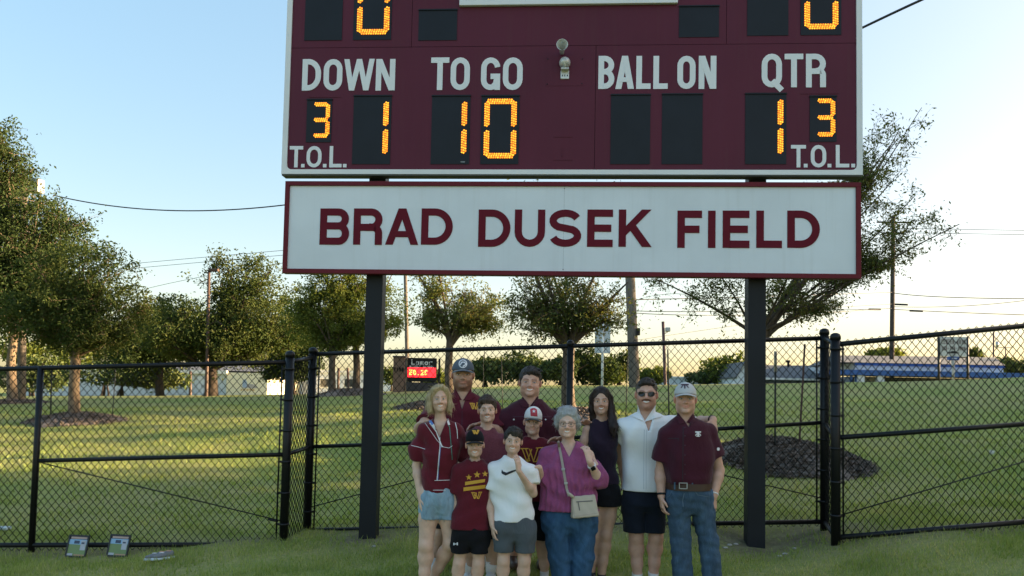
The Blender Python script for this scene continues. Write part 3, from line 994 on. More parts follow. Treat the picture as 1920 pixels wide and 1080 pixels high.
# short return between the two end posts
pC = at(576, 985, 8.4); zC = at(577, 992, 8.4).z; tC = at(581, 670, 8.4).z
f2 = thing("chain_link_fence", "short return panel", "fence", (pC.x, pC.y, zC), G)
f2["label"] = "short black chain link return panel beyond the end post near the two plaques"
chain_mesh(V2(pB, zB - .03), V2(pC, zC - .03), tB - zB + .07, tC - zC + .07, "chain_link_mesh", f2)
rail(V2(pB, tB), V2(pC, tC), .022, f2, "top_rail"); rail(V2(pB, zB), V2(pC, zC), .022, f2, "bottom_rail"); rail(V2(pB, m1.z), V2(pC, at(577, 838, 8.4).z), .02, f2, "mid_rail")
# centre run behind the scoreboard
pD = at(1546, 970, 7.8)
zD, tD = at(1546, 978, 7.8).z, at(1546, 634, 7.8).z
tC2, zC2 = at(590, 664, 8.38).z, at(590, 995, 8.38).z
f3 = thing("chain_link_fence", "long black chain link fence directly behind the row of people and scoreboard posts", "fence", (pC.x, pC.y, zC), G)
dc, Lc = frame_pts(pC, pD)
chain_mesh(V2(pC, zC2 - .045), V2(pD, zD - .045), tC2 - zC2 + .09, tD - zD + .09, "chain_link_mesh", f3)
rail(V2(pC, tC2), V2(pD, tD), .023, f3, "top_rail"); rail(V2(pC, zC2), V2(pD, zD), .024, f3, "bottom_rail")


def along(px):
    """Point of the centre run that the photograph shows in column px."""
    d = ray(px, 800); n2 = Vector((-dc.y, dc.x, 0)); k = (pC - EYE).dot(n2) / d.dot(n2); P = EYE + d * k
    s = (P - pC).dot(dc)
    return Vector((pC.x + dc.x * s, pC.y + dc.y * s, 0)), s / Lc


pE, fE = along(1067); pE2, fE2 = along(760); pE3, fE3 = along(1330)
fpost(pE, tC2 + (tD - tC2) * fE + .03, .034, f3, True)
fpost(pC, at(582, 657, 8.4).z, .043, f3); fpost(pD, at(1545, 622, 7.8).z, .043, f3)
rail(V2(pC, at(590, 838, 8.38).z), V2(pE, at(1067, 822, 8.0).z), .021, f3, "mid_rail")
rail(V2(pE, at(1067, 822, 8.0).z), V2(pD, at(1540, 792, 7.8).z), .021, f3, "mid_rail")
rail(V2(pC, at(590, 953, 8.38).z), V2(pE, at(1067, 824, 8.0).z), .006, f3, "truss_rod")
rail(V2(pD, at(1530, 935, 7.8).z), V2(pE, at(1067, 824, 8.0).z), .006, f3, "truss_rod")
rail(V2(pC, zC2) + dc * .075, V2(pC, tC2) + dc * .075, .008, f3, "tension_bar"); rail(V2(pD, zD) - dc * .075, V2(pD, tD) - dc * .075, .008, f3, "tension_bar")
bands(pC, [zC2 + .2 + i * .31 for i in range(6)], .043, f3, dc); bands(pD, [zD + .2 + i * .31 for i in range(6)], .043, f3, -dc)
# short return on the hill side
pG = at(1567, 1000, 7.2); zG, tG = at(1567, 1008, 7.2).z, at(1567, 646, 7.2).z
f4 = thing("chain_link_fence", "short black chain link return panel at the foot of the grass slope", "fence", (pG.x, pG.y, zG), G)
chain_mesh(V2(pD, zD - .03), V2(pG, zG - .03), tD - zD + .07, tG - zG + .07, "chain_link_mesh", f4)
rail(V2(pD, tD), V2(pG, tG), .022, f4, "top_rail"); rail(V2(pD, zD), V2(pG, zG), .022, f4, "bottom_rail"); rail(V2(pD, at(1546, 793, 7.8).z), V2(pG, at(1567, 822, 7.2).z), .02, f4, "mid_rail")
# right run up the slope, out of frame
pH = at(2010, 970, 7.2)
zH, tH = at(2010, 971, 7.2).z, at(2010, 603, 7.2).z
f5 = thing("chain_link_fence", "black chain link fence climbing the grass slope below the blue roofed building", "fence", (pG.x, pG.y, zG), G)
chain_mesh(V2(pG, zG - .05), V2(pH, zH - .05), tG - zG + .09, tH - zH + .09, "chain_link_mesh", f5)
rail(V2(pG, tG), V2(pH, tH), .025, f5, "top_rail"); rail(V2(pG, zG), V2(pH, zH), .025, f5, "bottom_rail")
rail(V2(pG, at(1580, 821, 7.2).z), V2(pH, at(2010, 789, 7.2).z), .024, f5, "mid_rail")
rail(V2(pG, at(1583, 969, 7.2).z), V2(pH, at(2010, 840, 7.2).z), .006, f5, "truss_rod")
fpost(pG, at(1566, 631, 7.2).z, .043, f5); fpost(pH, tH + .05, .034, f5)
dg, _ = frame_pts(pG, pH)
rail(V2(pG, zG) + dg * .07, V2(pG, tG) + dg * .07, .008, f5, "tension_bar")
bands(pG, [zG + .2 + i * .31 for i in range(6)], .043, f5, dg)
# ------------------------------------------------------------------ trees
def _rand_in(c, rad, n, shell=0.0):
    v = RNG.normal(size=(n, 3)); v /= np.linalg.norm(v, axis=1)[:, None]
    r = (shell + (1 - shell) * RNG.random(n)) ** (1 / 3.0)
    return np.asarray(c) + v * r[:, None] * np.asarray(rad)


def leaves_mesh(name, P, size, aspect=0.5, jitter=0.35, up=0.25, curl=True):
    """Small folded leaf faces at the points P."""
    n = len(P)
    d = RNG.normal(size=(n, 3)); d[:, 2] -= 0.15; d /= np.linalg.norm(d, axis=1)[:, None]
    u = RNG.normal(size=(n, 3)); u[:, 2] += up * 3
    s = np.cross(d, u); s /= np.linalg.norm(s, axis=1)[:, None] + 1e-9
    nn = np.cross(s, d)
    L = size * (0.6 + 0.8 * RNG.random(n))[:, None]
    W = L * aspect
    V = np.zeros((n, 4, 3))
    V[:, 0] = P - d * L * .5
    V[:, 1] = P + s * W * .5 + nn * W * .18
    V[:, 2] = P + d * L * .5 - nn * L * .08
    V[:, 3] = P - s * W * .5 + nn * W * .18
    F = np.arange(n * 4).reshape(-1, 4)
    return np_mesh(name, V.reshape(-1, 3), F)


def bez(a, b, c, n):
    return [a * (1 - t) ** 2 + b * 2 * t * (1 - t) + c * t * t for t in [i / n for i in range(n + 1)]]


def tree(name, label, cat, base, fork, crowns, r0, bark, leafmat, n1=9, n2=6, n3=6, nleaf=26, lsize=0.09, spread=0.45, aspect=.5, bare=0.0, group=None, twig_r=.006, forks=1, lean=(0, 0), open_=0.0, vase=0.3, under=None, fill=0, limb=1.0):
    """Trunk with limbs reaching for points spread through the crown's lobes; leaves sit round the outer twigs.
    crowns: [(centre, radii, weight)]."""
    rt = thing(name, label, cat, base, group)
    mb = MB()
    base = Vector(base); fork = Vector(fork)
    mid = (base + fork) * .5 + Vector((random.uniform(-.04, .04), 0, 0)) * (fork.z - base.z)
    mb.tube([base - Vector((0, 0, .15)), base + Vector((0, 0, .08)), mid, fork], [r0 * 1.5, r0 * 1.12, r0 * .92, r0 * .86], 10)
    tips = []
    ws = np.array([c[2] for c in crowns], float); ws /= ws.sum()
    span = max(c[1][0] for c in crowns)
    order = [int(np.searchsorted(np.cumsum(ws), (i + .5) / n1)) for i in range(n1)]
    for i in range(n1):
        ci = min(order[i], len(crowns) - 1); cc, rad, _ = crowns[ci]
        tgt = Vector(_rand_in(cc, np.array(rad) * .95, 1, .35)[0])
        if tgt.z < fork.z + .15 * span: tgt.z = fork.z + random.uniform(.1, .5) * span
        L = (tgt - fork).length
        ctrl = fork.lerp(tgt, .45) + Vector((random.uniform(-.12, .12) * L, random.uniform(-.12, .12) * L, vase * L * .35))
        st = fork - Vector((0, 0, random.uniform(0, .18) * (fork.z - base.z)))
        p1 = bez(st, ctrl, tgt, 7)
        ra = r0 * random.uniform(1.1, 2.0) / math.sqrt(n1) * limb
        mb.tube(p1, [ra * (1 - .8 * k / 7) for k in range(8)], 6, False)
        for j in range(n2):
            k = random.uniform(.3, 1.0); q = min(6, int(k * 7)); s = p1[q].lerp(p1[q + 1], k * 7 - q)
            tg = s + Vector(RNG.normal(size=3)) * spread * span * random.uniform(.35, .75)
            ct = Vector(cc); w = tg - ct
            e = math.sqrt((w.x / rad[0]) ** 2 + (w.y / rad[1]) ** 2 + (w.z / rad[2]) ** 2)
            if e > 1.08: tg = ct + w * (random.uniform(.92, 1.1) / e)
            if under is not None and tg.z < under: tg.z = under + random.random() * .3 * span
            rb = max(twig_r * 1.6, ra * .32 * (1.1 - k))
            p2 = bez(s, s.lerp(tg, .5) + Vector((0, 0, .1 * (tg - s).length)), tg, 4)
            mb.tube(p2, [rb * (1 - .6 * m / 4) for m in range(5)], 4, False)
            for m in range(n3):
                kk = random.uniform(.25, 1.0); q2 = min(3, int(kk * 4)); s2 = p2[q2].lerp(p2[q2 + 1], kk * 4 - q2)
                t2 = s2 + Vector(RNG.normal(size=3)) * spread * span * .22
                mb.tube([s2, s2.lerp(t2, .5) + Vector((0, 0, .02)), t2], [twig_r, twig_r * .8, twig_r * .5], 3, False)
                tips.append((s2, t2))
    tr = mb.build("trunk", bark, rt)
    A = np.array([tuple(a) for a, b in tips]); B = np.array([tuple(b) for a, b in tips])
    keep = RNG.random(len(A)) > bare
    A, B = A[keep], B[keep]
    dens = (RNG.random(len(A)) * 1.5 + .25)
    cnt = np.maximum(1, (dens * nleaf).astype(int))
    ii = np.repeat(np.arange(len(A)), cnt)
    k = RNG.random(len(ii))[:, None] * 1.1
    P = A[ii] + (B[ii] - A[ii]) * k + RNG.normal(size=(len(ii), 3)) * (spread * span * .05 + lsize * .5)
    if fill:                                   # leaf sprays that fill the lobes out, thicker towards their skin
        nc = max(12, fill // 60)
        ci = RNG.choice(len(crowns), size=nc, p=ws)
        cen = np.concatenate([_rand_in(crowns[i][0], np.array(crowns[i][1]) * .97, 1, .25) for i in ci])
        k = RNG.integers(0, nc, fill)
        sp_ = (.10 + .10 * RNG.random(nc)) * span * .8
        Q = cen[k] + RNG.normal(size=(fill, 3)) * sp_[k][:, None] * np.array([1.15, 1.15, .62])
        cc_ = np.array([crowns[i][0] for i in ci])[k]; rr_ = np.array([crowns[i][1] for i in ci])[k]
        Q = Q[(((Q - cc_) / rr_) ** 2).sum(1) < 1.08]
        if under is not None: Q = Q[Q[:, 2] > under - RNG.random(len(Q)) * .25 * span]
        P = np.concatenate([P, Q])
    link("crown", leaves_mesh("crown", P, lsize, aspect), leafmat, rt)
    return rt


def shrub(name, label, cat, c, rad, mat, n, lsize, group=None, lobes=7, stem=True):
    """A bush: leaf faces on and inside several uneven lobes, over a few stems."""
    rt = thing(name, label, cat, (c[0], c[1], gh1(c[0], c[1])), group)
    rad = np.array(rad, float); c = np.array(c, float)
    P = []
    for i in range(lobes):
        o = RNG.normal(size=3) * rad * .42; o[2] = abs(o[2]) * .7 - rad[2] * .25
        k = .45 + .35 * RNG.random()
        P.append(_rand_in(c + o, rad * k, int(n / lobes), .55))
    P = np.concatenate(P)
    P += RNG.normal(size=P.shape) * lsize * .4
    P[:, 2] = np.maximum(P[:, 2], gh(P[:, 0], P[:, 1]) + .02)
    link("foliage", leaves_mesh("foliage", P, lsize, .6), mat, rt)
    if stem:
        mb = MB(); g0 = Vector((c[0], c[1], gh1(c[0], c[1]) - .1))
        for i in range(4):
            mb.tube([g0 + Vector((random.uniform(-.15, .15) * rad[0], random.uniform(-.2, .2), 0)), g0.lerp(Vector(c), .5), Vector(c) + Vector(RNG.normal(size=3) * rad * .4)], [.08, .06, .02], 5, False)
        mb.build("stem", M_bark_dark, rt)
    return rt


M_bark_pale = mat_bark("pale_bark", (0.23, 0.17, 0.115))
M_bark = mat_bark("grey_brown_bark", (0.13, 0.10, 0.075))
M_bark_dark = mat_bark("dark_bark", (0.05, 0.04, 0.032))
M_oak = mat_leaf("oak_leaf", [(0.034, 0.058, 0.017), (0.055, 0.084, 0.025), (0.090, 0.112, 0.034), (0.125, 0.125, 0.042)], .3, .8)
M_oak_dk = mat_leaf("live_oak_leaf", [(0.026, 0.046, 0.016), (0.042, 0.068, 0.022), (0.066, 0.090, 0.028)], .25, .6)
M_elm = mat_leaf("elm_leaf", [(0.077, 0.107, 0.028), (0.131, 0.168, 0.043), (0.199, 0.221, 0.059)], .42, .7)
M_small = mat_leaf("small_tree_leaf", [(0.071, 0.106, 0.037), (0.122, 0.159, 0.054), (0.195, 0.201, 0.073), (0.307, 0.215, 0.091)], .38, 1.6)
M_hedge = mat_leaf("hedge_leaf", [(0.051, 0.081, 0.033), (0.084, 0.119, 0.043), (0.155, 0.165, 0.062)], .2, .5)


def C(px, py, Y, dz=0):
    p = at(px, py, Y); return (p.x, p.y, p.z + dz)


def R(wpx, hpx, Y, dy=None):
    return (wpx * ppx(Y), (dy if dy else wpx * ppx(Y) * .8), hpx * ppx(Y))


TG = "trees on the lawn behind the fence"
# young oak in the mulch ring
Y = 18.0
b = on_ground(141, Y)
tree("oak_tree", "young oak with pale straight trunk in a brown mulch ring behind the fence", "tree", b, C(143, 655, Y), [(C(125, 585, Y), R(118, 66, Y), 3), (C(205, 585, Y), R(90, 70, Y), 3), (C(90, 540, Y), R(90, 66, Y), 2), (C(165, 505, Y), R(95, 58, Y), 2.4), (C(60, 600, Y), R(60, 48, Y), 1)], .125,
     M_bark_pale, M_oak, 20, 8, 7, 26, .072, .5, group=TG, twig_r=.005, vase=.1, under=at(140, 650, Y).z, fill=16000)
# tall live oak at the edge of the frame
Y = 27.0
b = on_ground(24, Y)
tree("oak_tree", "tall dark live oak rising above all other trees at the picture's edge", "tree", b, C(30, 600, Y), [(C(-30, 420, Y), R(170, 115, Y), 4), (C(60, 465, Y), R(122, 92, Y), 4), (C(-40, 300, Y), R(100, 84, Y), 3), (C(20, 560, Y), R(190, 80, Y), 3.4)], .16,
     M_bark_pale, M_oak_dk, 26, 9, 7, 30, .11, .42, group=TG, twig_r=.008, vase=.2, under=at(30, 640, Y).z, fill=30000)
# broad oak with dark forked trunk
Y = 42.0
b = on_ground(396, Y)
tree("oak_tree", "broad spreading oak with short dark forked trunk before the pale metal building", "tree", b, C(396, 690, Y), [(C(400, 625, Y), R(150, 55, Y), 4), (C(455, 525, Y), R(78, 58, Y), 2), (C(330, 612, Y), R(85, 62, Y), 3), (C(495, 600, Y), R(100, 68, Y), 3.4)], .33,
     M_bark_dark, M_oak, 24, 8, 7, 28, .16, .42, group=TG, twig_r=.012, vase=.15, under=at(400, 672, Y).z, fill=17000)
Y = 50.0
b = on_ground(300, Y)
tree("oak_tree", "dark bushy oak standing between the young oak and the broad forked oak", "tree", b, C(300, 690, Y), [(C(290, 640, Y), R(95, 72, Y), 3), (C(325, 605, Y), R(70, 55, Y), 2), (C(240, 660, Y), R(60, 50, Y), 1)], .25, M_bark_dark, M_oak_dk, 16, 7, 7, 30, .19, .45, group=TG, twig_r=.014, under=at(300, 700, Y).z, fill=7000)
Y = 52.0
b = on_ground(548, Y)
tree("oak_tree", "dense dark green tree behind the capped corner posts of the fence", "tree", b, C(548, 700, Y), [(C(545, 655, Y), R(70, 70, Y), 3), (C(520, 600, Y), R(75, 45, Y), 1.4), (C(590, 640, Y), R(50, 50, Y), 1)], .22, M_bark_dark, M_oak_dk, 14, 7, 7, 30, .19, .45, group=TG, twig_r=.014, under=at(548, 712, Y).z, fill=7000)
# pair of elms, sunlit yellow green
Y = 33.0
b = on_ground(623, Y)
tree("elm_tree", "yellow green elm with grey trunk beside the scoreboard post", "tree", b, C(624, 650, Y), [(C(615, 595, Y), R(85, 74, Y), 3), (C(640, 490, Y), R(85, 60, Y), 1.5), (C(575, 600, Y), R(50, 50, Y), 1)], .15, M_bark, M_elm, 14, 8, 7, 22, .11, .42, group=TG, twig_r=.008, vase=.35, under=at(620, 672, Y).z, fill=8000)
b = on_ground(667, Y + 1)
tree("elm_tree", "yellow green elm whose grey trunk stands close to the scoreboard's first post", "tree", b, C(667, 640, Y + 1), [(C(695, 585, Y), R(85, 66, Y), 3), (C(675, 500, Y), R(80, 60, Y), 1.5)], .16, M_bark, M_elm, 13, 8, 7, 20, .11, .42, group=TG, twig_r=.008, vase=.35, under=at(690, 670, Y).z, fill=5000)
# two vase shaped trees in the middle
Y = 20.0
b = on_ground(845, Y)
tree("small_tree", "vase shaped tree with grey trunk rising behind the man in the grey cap", "tree", b, C(844, 632, Y), [(C(858, 545, Y), R(110, 60, Y), 3), (C(830, 470, Y), R(120, 80, Y), 1.6), (C(920, 585, Y), R(62, 40, Y), 1.6), (C(785, 570, Y), R(50, 48, Y), 1.3), (C(890, 600, Y), R(55, 30, Y), .8)], .11, M_bark, M_small, 13, 10, 7, 12, .085, .42, group=TG, twig_r=.005, vase=.35, aspect=.42, under=at(850, 622, Y).z, fill=1200)
Y = 14.0
b = on_ground(1067, Y)
tree("small_tree", "vase shaped tree with thick rough trunk just behind the middle fence post", "tree", b, C(1067, 645, Y), [(C(1080, 545, Y), R(125, 60, Y), 3), (C(1060, 440, Y), R(190, 110, Y), 1.8), (C(995, 590, Y), R(52, 42, Y), 1.6), (C(1150, 565, Y), R(62, 50, Y), 1.6), (C(1020, 540, Y), R(80, 50, Y), 1.2)], .125, M_bark, M_small, 17, 10, 7, 10, .066, .40, group=TG, twig_r=.004, vase=.3, aspect=.42, under=at(1067, 640, Y).z, fill=500)
# the thin crowned tree behind the board's right end
Y = 11.2
b = on_ground(1417, Y)
tree("small_tree", "sparse thin leaved tree with open branches spreading behind the scoreboard and its mulch bed", "tree", b, C(1417, 612, Y), [(C(1310, 540, Y), R(120, 55, Y), 2), (C(1440, 480, Y), R(170, 90, Y), 2), (C(1655, 240, Y), R(80, 95, Y), 4), (C(1590, 330, Y), R(105, 90, Y), 2), (C(1640, 400, Y), R(150, 95, Y), 5), (C(1720, 455, Y), R(115, 50, Y), 3.2), (C(1560, 545, Y), R(120, 40, Y), 2)], .12,
     M_bark, M_small, 19, 17, 9, 7, .055, .40, group=TG, twig_r=.0024, vase=-.06, aspect=.38, limb=.62)

# hedges and far trees
HG = "bushes and trees beyond the lawn"
for (px, py, Y, w, h, lab, m, n) in [
    (230, 705, 55, 75, 34, "dark hedge bush behind the young oak's trunk", M_hedge, 3000),
    (300, 708, 55, 48, 34, "rounded dark bush between the hedge and the pale building", M_hedge, 2200),
    (75, 705, 58, 60, 40, "dark bush in front of the pale building beside the tall live oak", M_hedge, 2400),
    (60, 660, 62, 70, 34, "sunlit olive tree top above the pale building", M_elm, 2400),
    (200, 665, 66, 70, 34, "hazy olive tree top over the pale building roof", M_oak, 2400),
    (910, 690, 46, 42, 36, "dark green bush behind the man with the maroon button shirt's shoulder", M_hedge, 2400),
    (975, 690, 47, 50, 36, "broad dark evergreen bush behind the dark haired man", M_hedge, 3400),
    (1052, 692, 45, 36, 32, "dark bush behind the middle fence post", M_hedge, 2600),
    (1118, 690, 46, 44, 38, "near black bush behind the blank sign's white post", M_oak_dk, 3000),
    (1160, 690, 48, 35, 32, "olive bush beside the thick utility pole", M_oak, 1800),
    (1225, 705, 60, 36, 18, "low olive bush beyond the thick utility pole", M_elm, 1400),
    (1360, 690, 66, 42, 38, "round sunlit tree standing alone beyond the lawn left of the scoreboard's second post", M_elm, 2600),
    (1320, 708, 66, 36, 16, "low dark bush under the round sunlit tree", M_hedge, 1200),
    (1660, 668, 75, 42, 20, "sunlit tree top behind the blue roofed building", M_elm, 1600),
    (1905, 690, 62, 26, 24, "dark bush at the far end of the blue canopy", M_hedge, 1400),
    (1825, 668, 80, 10, 14, "small tree top above the grey roof beside the auto sign", M_oak, 500),
    (735, 705, 70, 22, 20, "small grey green bush beside the brick pillar", M_oak, 900),
    (820, 712, 52, 22, 26, "green bush behind the electronic school sign", M_elm, 1000),
]:
    if m is M_hedge: h *= .76
    p = at(px, py, Y)
    lab = lab.replace(" left of the scoreboard's second post", " near the white gabled house").replace("dark green bush behind the man with the maroon button shirt's shoulder", "dark green bush between the two tall men in maroon")
    if gh1(p.x, p.y) > p.z - h * ppx(Y) * .9:
        pass
    shrub("bush" if "tree" not in lab else "far_tree", lab, "bush" if "tree" not in lab else "tree", tuple(p), (w * ppx(Y), w * ppx(Y) * .7, h * ppx(Y)), m, n, .10 + Y * .0032, HG, stem=True)
# unseen trees added to shade the foreground from the low sun
def wood(name, label, spots, mat, lsize, n):
    P, N = [], []
    for (x, y, w, h) in spots:
        z = gh1(x, y)
        for i in range(9):
            c = np.array([x + RNG.normal() * w * .3, y + RNG.normal() * w * .3, z + h * (.12 + .75 * i / 8)])
            P.append(_rand_in(c, (w * .5, w * .5, h * .2), n // 9, .5))
    P = np.concatenate(P)
    o = link(name, leaves_mesh(name, P, lsize, .7), mat)
    return tag(o, label, "trees", kind="stuff")


sx_, sy_ = math.sin(SUN_AZ), math.cos(SUN_AZ)       # towards the sun; the row of trees stands across it
spots = []
for p_, D_, h_ in [(q, 38, 10.5) for q in np.arange(-12, 10, 2.2)] + [(q, 34, 2.6) for q in np.arange(13.5, 20, 2.2)] + [(q, 62, 13.0) for q in np.arange(23, 38, 3.4)] + [(q, 46, 10.0) for q in np.arange(-12, 10.0, 2.4)]:
    spots.append((sx_ * D_ - sy_ * p_ + random.uniform(-1, 1), sy_ * D_ + sx_ * p_ + random.uniform(-1, 1), (5.2 if D_ < 60 else 7.0) if h_ > 9 else 4.0, h_ + random.uniform(-.6, .9)))
wood("shade_treeline", "dense unseen row of trees added beyond the frame to shade the foreground", spots, M_oak_dk, .8, 1300)
# ------------------------------------------------------------------ mulch beds and stakes
t = NT("mulch")
f = t.noise(16, 7, .75)
t.set(Base_Color=t.ramp(f, [(.3, (.10, .078, .066)), (.55, (.235, .19, .162)), (.75, (.42, .36, .31))]), Roughness=.95)
t.bump(f, 1.0, .06)
M_mulch = t.m


def mound(px, Y, rx, ry, h, label, chips=1500):
    c = on_ground(px, Y)
    n = 26
    V, F = [], []
    rings = 9
    for i in range(rings + 1):
        for j in range(n):
            a = 2 * math.pi * j / n; k = i / rings
            wob = 1 + .10 * math.sin(3 * a + px) + .06 * math.sin(7 * a + 2 * px)
            x = c.x + math.cos(a) * rx * k * wob; y = c.y + math.sin(a) * ry * k * wob
            z = gh1(x, y) + h * (1 - k * k) + .02 * math.sin(x * 9) * math.sin(y * 11) * (1 - k) - (.03 if i == rings else 0) + .01
            V.append((x, y, z))
    for i in range(rings):
        for j in range(n):
            F.append((i * n + j, i * n + (j + 1) % n, (i + 1) * n + (j + 1) % n, (i + 1) * n + j))
    # loose chips of bark
    m = chips
    a = RNG.random(m) * 2 * np.pi; k = np.sqrt(RNG.random(m)) * 1.05
    x = c.x + np.cos(a) * rx * k; y = c.y + np.sin(a) * ry * k
    z = gh(x, y) + h * np.clip(1 - k * k, 0, 1) + .025
    P = np.stack([x, y, z], -1)
    d = RNG.normal(size=(m, 3)); d[:, 2] *= .35; d /= np.linalg.norm(d, axis=1)[:, None]
    s = RNG.normal(size=(m, 3)); s -= d * (s * d).sum(1)[:, None]; s /= np.linalg.norm(s, axis=1)[:, None]
    L = (.014 + .03 * RNG.random(m))[:, None] * (1 + Y * .02)
    Q = np.stack([P - d * L - s * L * .3, P + d * L - s * L * .3, P + d * L + s * L * .3, P - d * L + s * L * .3], 1).reshape(-1, 3)
    b = len(V)
    V = np.concatenate([np.array(V), Q]); F = np.concatenate([np.array(F), np.arange(m * 4).reshape(-1, 4) + b])
    o = link("mulch_bed", np_mesh("mulch_bed", V, F, True), M_mulch)
    return tag(o, label, "mulch", "mulch beds round the tree trunks", "stuff")


mound(145, 18, 1.05, 1.0, .17, "brown mulch ring round the young oak's pale trunk")
mound(1482, 11.2, 1.12, 1.0, .26, "large dark mulch bed under the sparse tree beside the second scoreboard post", 5200)
mound(795, 20, .75, .8, .16, "small mulch ring left of the vase shaped tree".replace(" left of", " under"))
mound(1060, 14, .85, .8, .12, "mulch ring round the thick rough trunk behind the middle fence post")
mound(655, 33, 1.5, 1.2, .3, "grey mulch bed round the two yellow green elms")
mound(20, 27, 1.2, 1.0, .1, "thin mulch ring at the foot of the tall live oak")

M_stake = mat_plain("dark_green_steel", (.018, .022, .022), .6, 0, .2)
M_redsteel = mat_plain("reddish_steel", (.10, .045, .038), .6, 0, .2)
SG = "steel stakes round the young trees"


def stake(px0, py0, px1, py1, Y, label, r=.02, m=None, tip=None):
    a, b = at(px0, py0, Y), at(px1, py1, Y)
    g0 = gh1(b.x, b.y)
    o = thing("tree_stake", label, "stake", (b.x, b.y, g0), SG)
    mb = MB(); mb.box((0, 0, 0), (.001, .001, .001)); mb = MB()
    bot = Vector((b.x, b.y, min(b.z, g0) - .15))
    d = (a - bot).normalized()
    mb.tube([bot, a], r * .55, 6)
    mb.box((a + bot) / 2, (r * 2.2, r * .5, (a - bot).length), d.to_track_quat('Z', 'Y').to_matrix())
    mb.build("shaft", m or M_stake, o)
    if tip:
        c = a.lerp(bot, .02); mb = MB(); mb.tube([a + d * .01, a - d * tip], r * 1.0, 8); mb.build("painted_tip", mat_plain("pale_tip", (.5, .46, .38), .6), o)


stake(97, 690, 95, 790, 18, "straight dark stake near the young oak, doubled with its rod")
stake(217, 690, 210, 786, 18, "thin dark stake on the far rim of the young oak's mulch ring", .014)
stake(1454, 660, 1453, 845, 11.0, "upright steel stake with pale upper tip in the large mulch bed", .022, None, .28)
stake(1509, 645, 1496, 832, 11.3, "leaning reddish steel stake in the large mulch bed", .022, M_redsteel)
stake(940, 668, 944, 768, 15, "dark stake seen between the two tall men in maroon", .016)
stake(1177, 668, 1173, 776, 13.5, "dark stake seen over the long haired woman's shoulder", .016)
stake(1252, 655, 1256, 770, 12.5, "dark stake behind the man in the white shirt", .022)
stake(906, 665, 908, 770, 15.5, "slim stake behind the grey capped man", .010)
stake(760, 660, 762, 762, 19, "dark stake below the electronic school sign", .018)

# ------------------------------------------------------------------ utility poles, wires, signs
M_wood = mat_bark("weathered_pole_wood", (.17, .145, .12))
M_wood_dk = mat_bark("dark_pole_wood", (.075, .062, .055))
M_rust = mat_plain("rusty_pole", (.085, .05, .036), .7, 0, .25, 12)
M_cable = mat_plain("black_cable", (.015, .015, .017), .6)
M_galv = mat_plain("galvanised_metal", (.42, .44, .46), .4, .5, .15, 8)
PG = "poles beyond the lawn"


def pole(px0, py0, px1, py1, Y, r0, r1, m, label, cat="utility pole", name="utility_pole"):
    a, b = at(px0, py0, Y), at(px1, py1, Y)
    g0 = gh1(b.x, b.y)
    o = thing(name, label, cat, (b.x, b.y, g0), PG)
    mb = MB(); mb.tube([Vector((b.x, b.y, min(g0, b.z) - .3)), b, a], [r0, r0, r1], 10); mb.build("shaft", m, o)
    return o, a, b


o, a, b = pole(1176, 380, 1190, 735, 36, .26, .21, M_wood, "thick grey wooden utility pole seen between the scoreboard posts")
mb = MB(); p = at(1197, 622, 35.8); mb.box(p, (.14, .2, .34), None, .02); mb.build("meter_box", M_black, o)
o, a, b = pole(1675, 405, 1672, 690, 62, .19, .15, M_wood_dk, "tall dark utility pole rising out of the sparse tree by the blue roofed building")
for dz, w in ((-.5, 1.3), (-1.4, .9)):
    mb = MB(); mb.box(a + Vector((0, .1, dz)), (w * 2, .1, .12)); mb.build("crossarm", M_wood_dk, o)
o, a, b = pole(392, 508, 387, 738, 40, .09, .07, M_rust, "slim rusty light pole with small lamp head in front of the broad oak", "light pole", "light_pole")
mb = MB(); mb.box(a + Vector((.25, 0, .05)), (.5, .25, .14), None, .03); mb.build("lamp_head", M_rust, o)
mb = MB(); q = at(391, 610, 40); mb.tube([q, q + Vector((.4, 0, .25)), q + Vector((.85, 0, -.05)), q + Vector((.9, 0, -.25))], .03, 6); mb.build("bracket", M_rust, o)
o, a, b = pole(760, 515, 764, 690, 44, .12, .10, M_wood, "narrow grey pole standing close to the school sign's brick pillar")
o, a, b = pole(1243, 603, 1248, 735, 40, .085, .075, M_redsteel, "reddish steel light pole beyond the white shirted man's head", "light pole", "light_pole")
mb = MB(); q = at(1252, 618, 40); mb.box(q, (.24, .3, .22), None, .03); mb.tube([a.lerp(b, .18), q - Vector((0, 0, .12))], .03, 6); mb.build("flood_lamp", M_galv, o)
o, a, b = pole(46, 330, 40, 735, 30, .16, .12, M_wood, "utility pole with grey transformer box buried in the tall live oak")
mb = MB(); q = at(66, 349, 29.8); mb.box(q, (.5, .42, .54), None, .03); mb.build("transformer_box", M_galv, o)
mb = MB(); mb.box(q + Vector((.20, -.215, 0)), (.08, .01, .5)); mb.build("cabinet_edge", mat_plain("cream_strip", (.62, .5, .32), .5), o)
mb = MB(); q = at(8, 338, 29.6); mb.box(q, (.7, .12, .62), None, .02); mb.build("dark_panel", M_rust, o)
o, a, b = pole(357, 696, 357, 738, 60, .11, .10, M_rust, "short rusty post against the pale metal building", "post", "steel_post")
o, a, b = pole(652, 690, 653, 730, 45, .07, .07, M_rust, "thin rusty post between the two elm trunks", "post", "steel_post")
o, a, b = pole(635, 690, 634, 730, 43, .07, .07, M_rust, "thin rusty post next to the first elm trunk", "post", "steel_post")
o, a, b = pole(1863, 622, 1863, 680, 70, .08, .07, M_redsteel, "thin reddish pole above the end of the grey roof", "pole", "steel_pole")
o, a, b = pole(1885, 650, 1886, 690, 85, .07, .06, M_redsteel, "small T topped pole at the far end of the blue canopy", "pole", "steel_pole")
mb = MB(); mb.box(a - Vector((0, 0, .1)), (1.6, .06, .06)); mb.build("crossarm", M_redsteel, o)
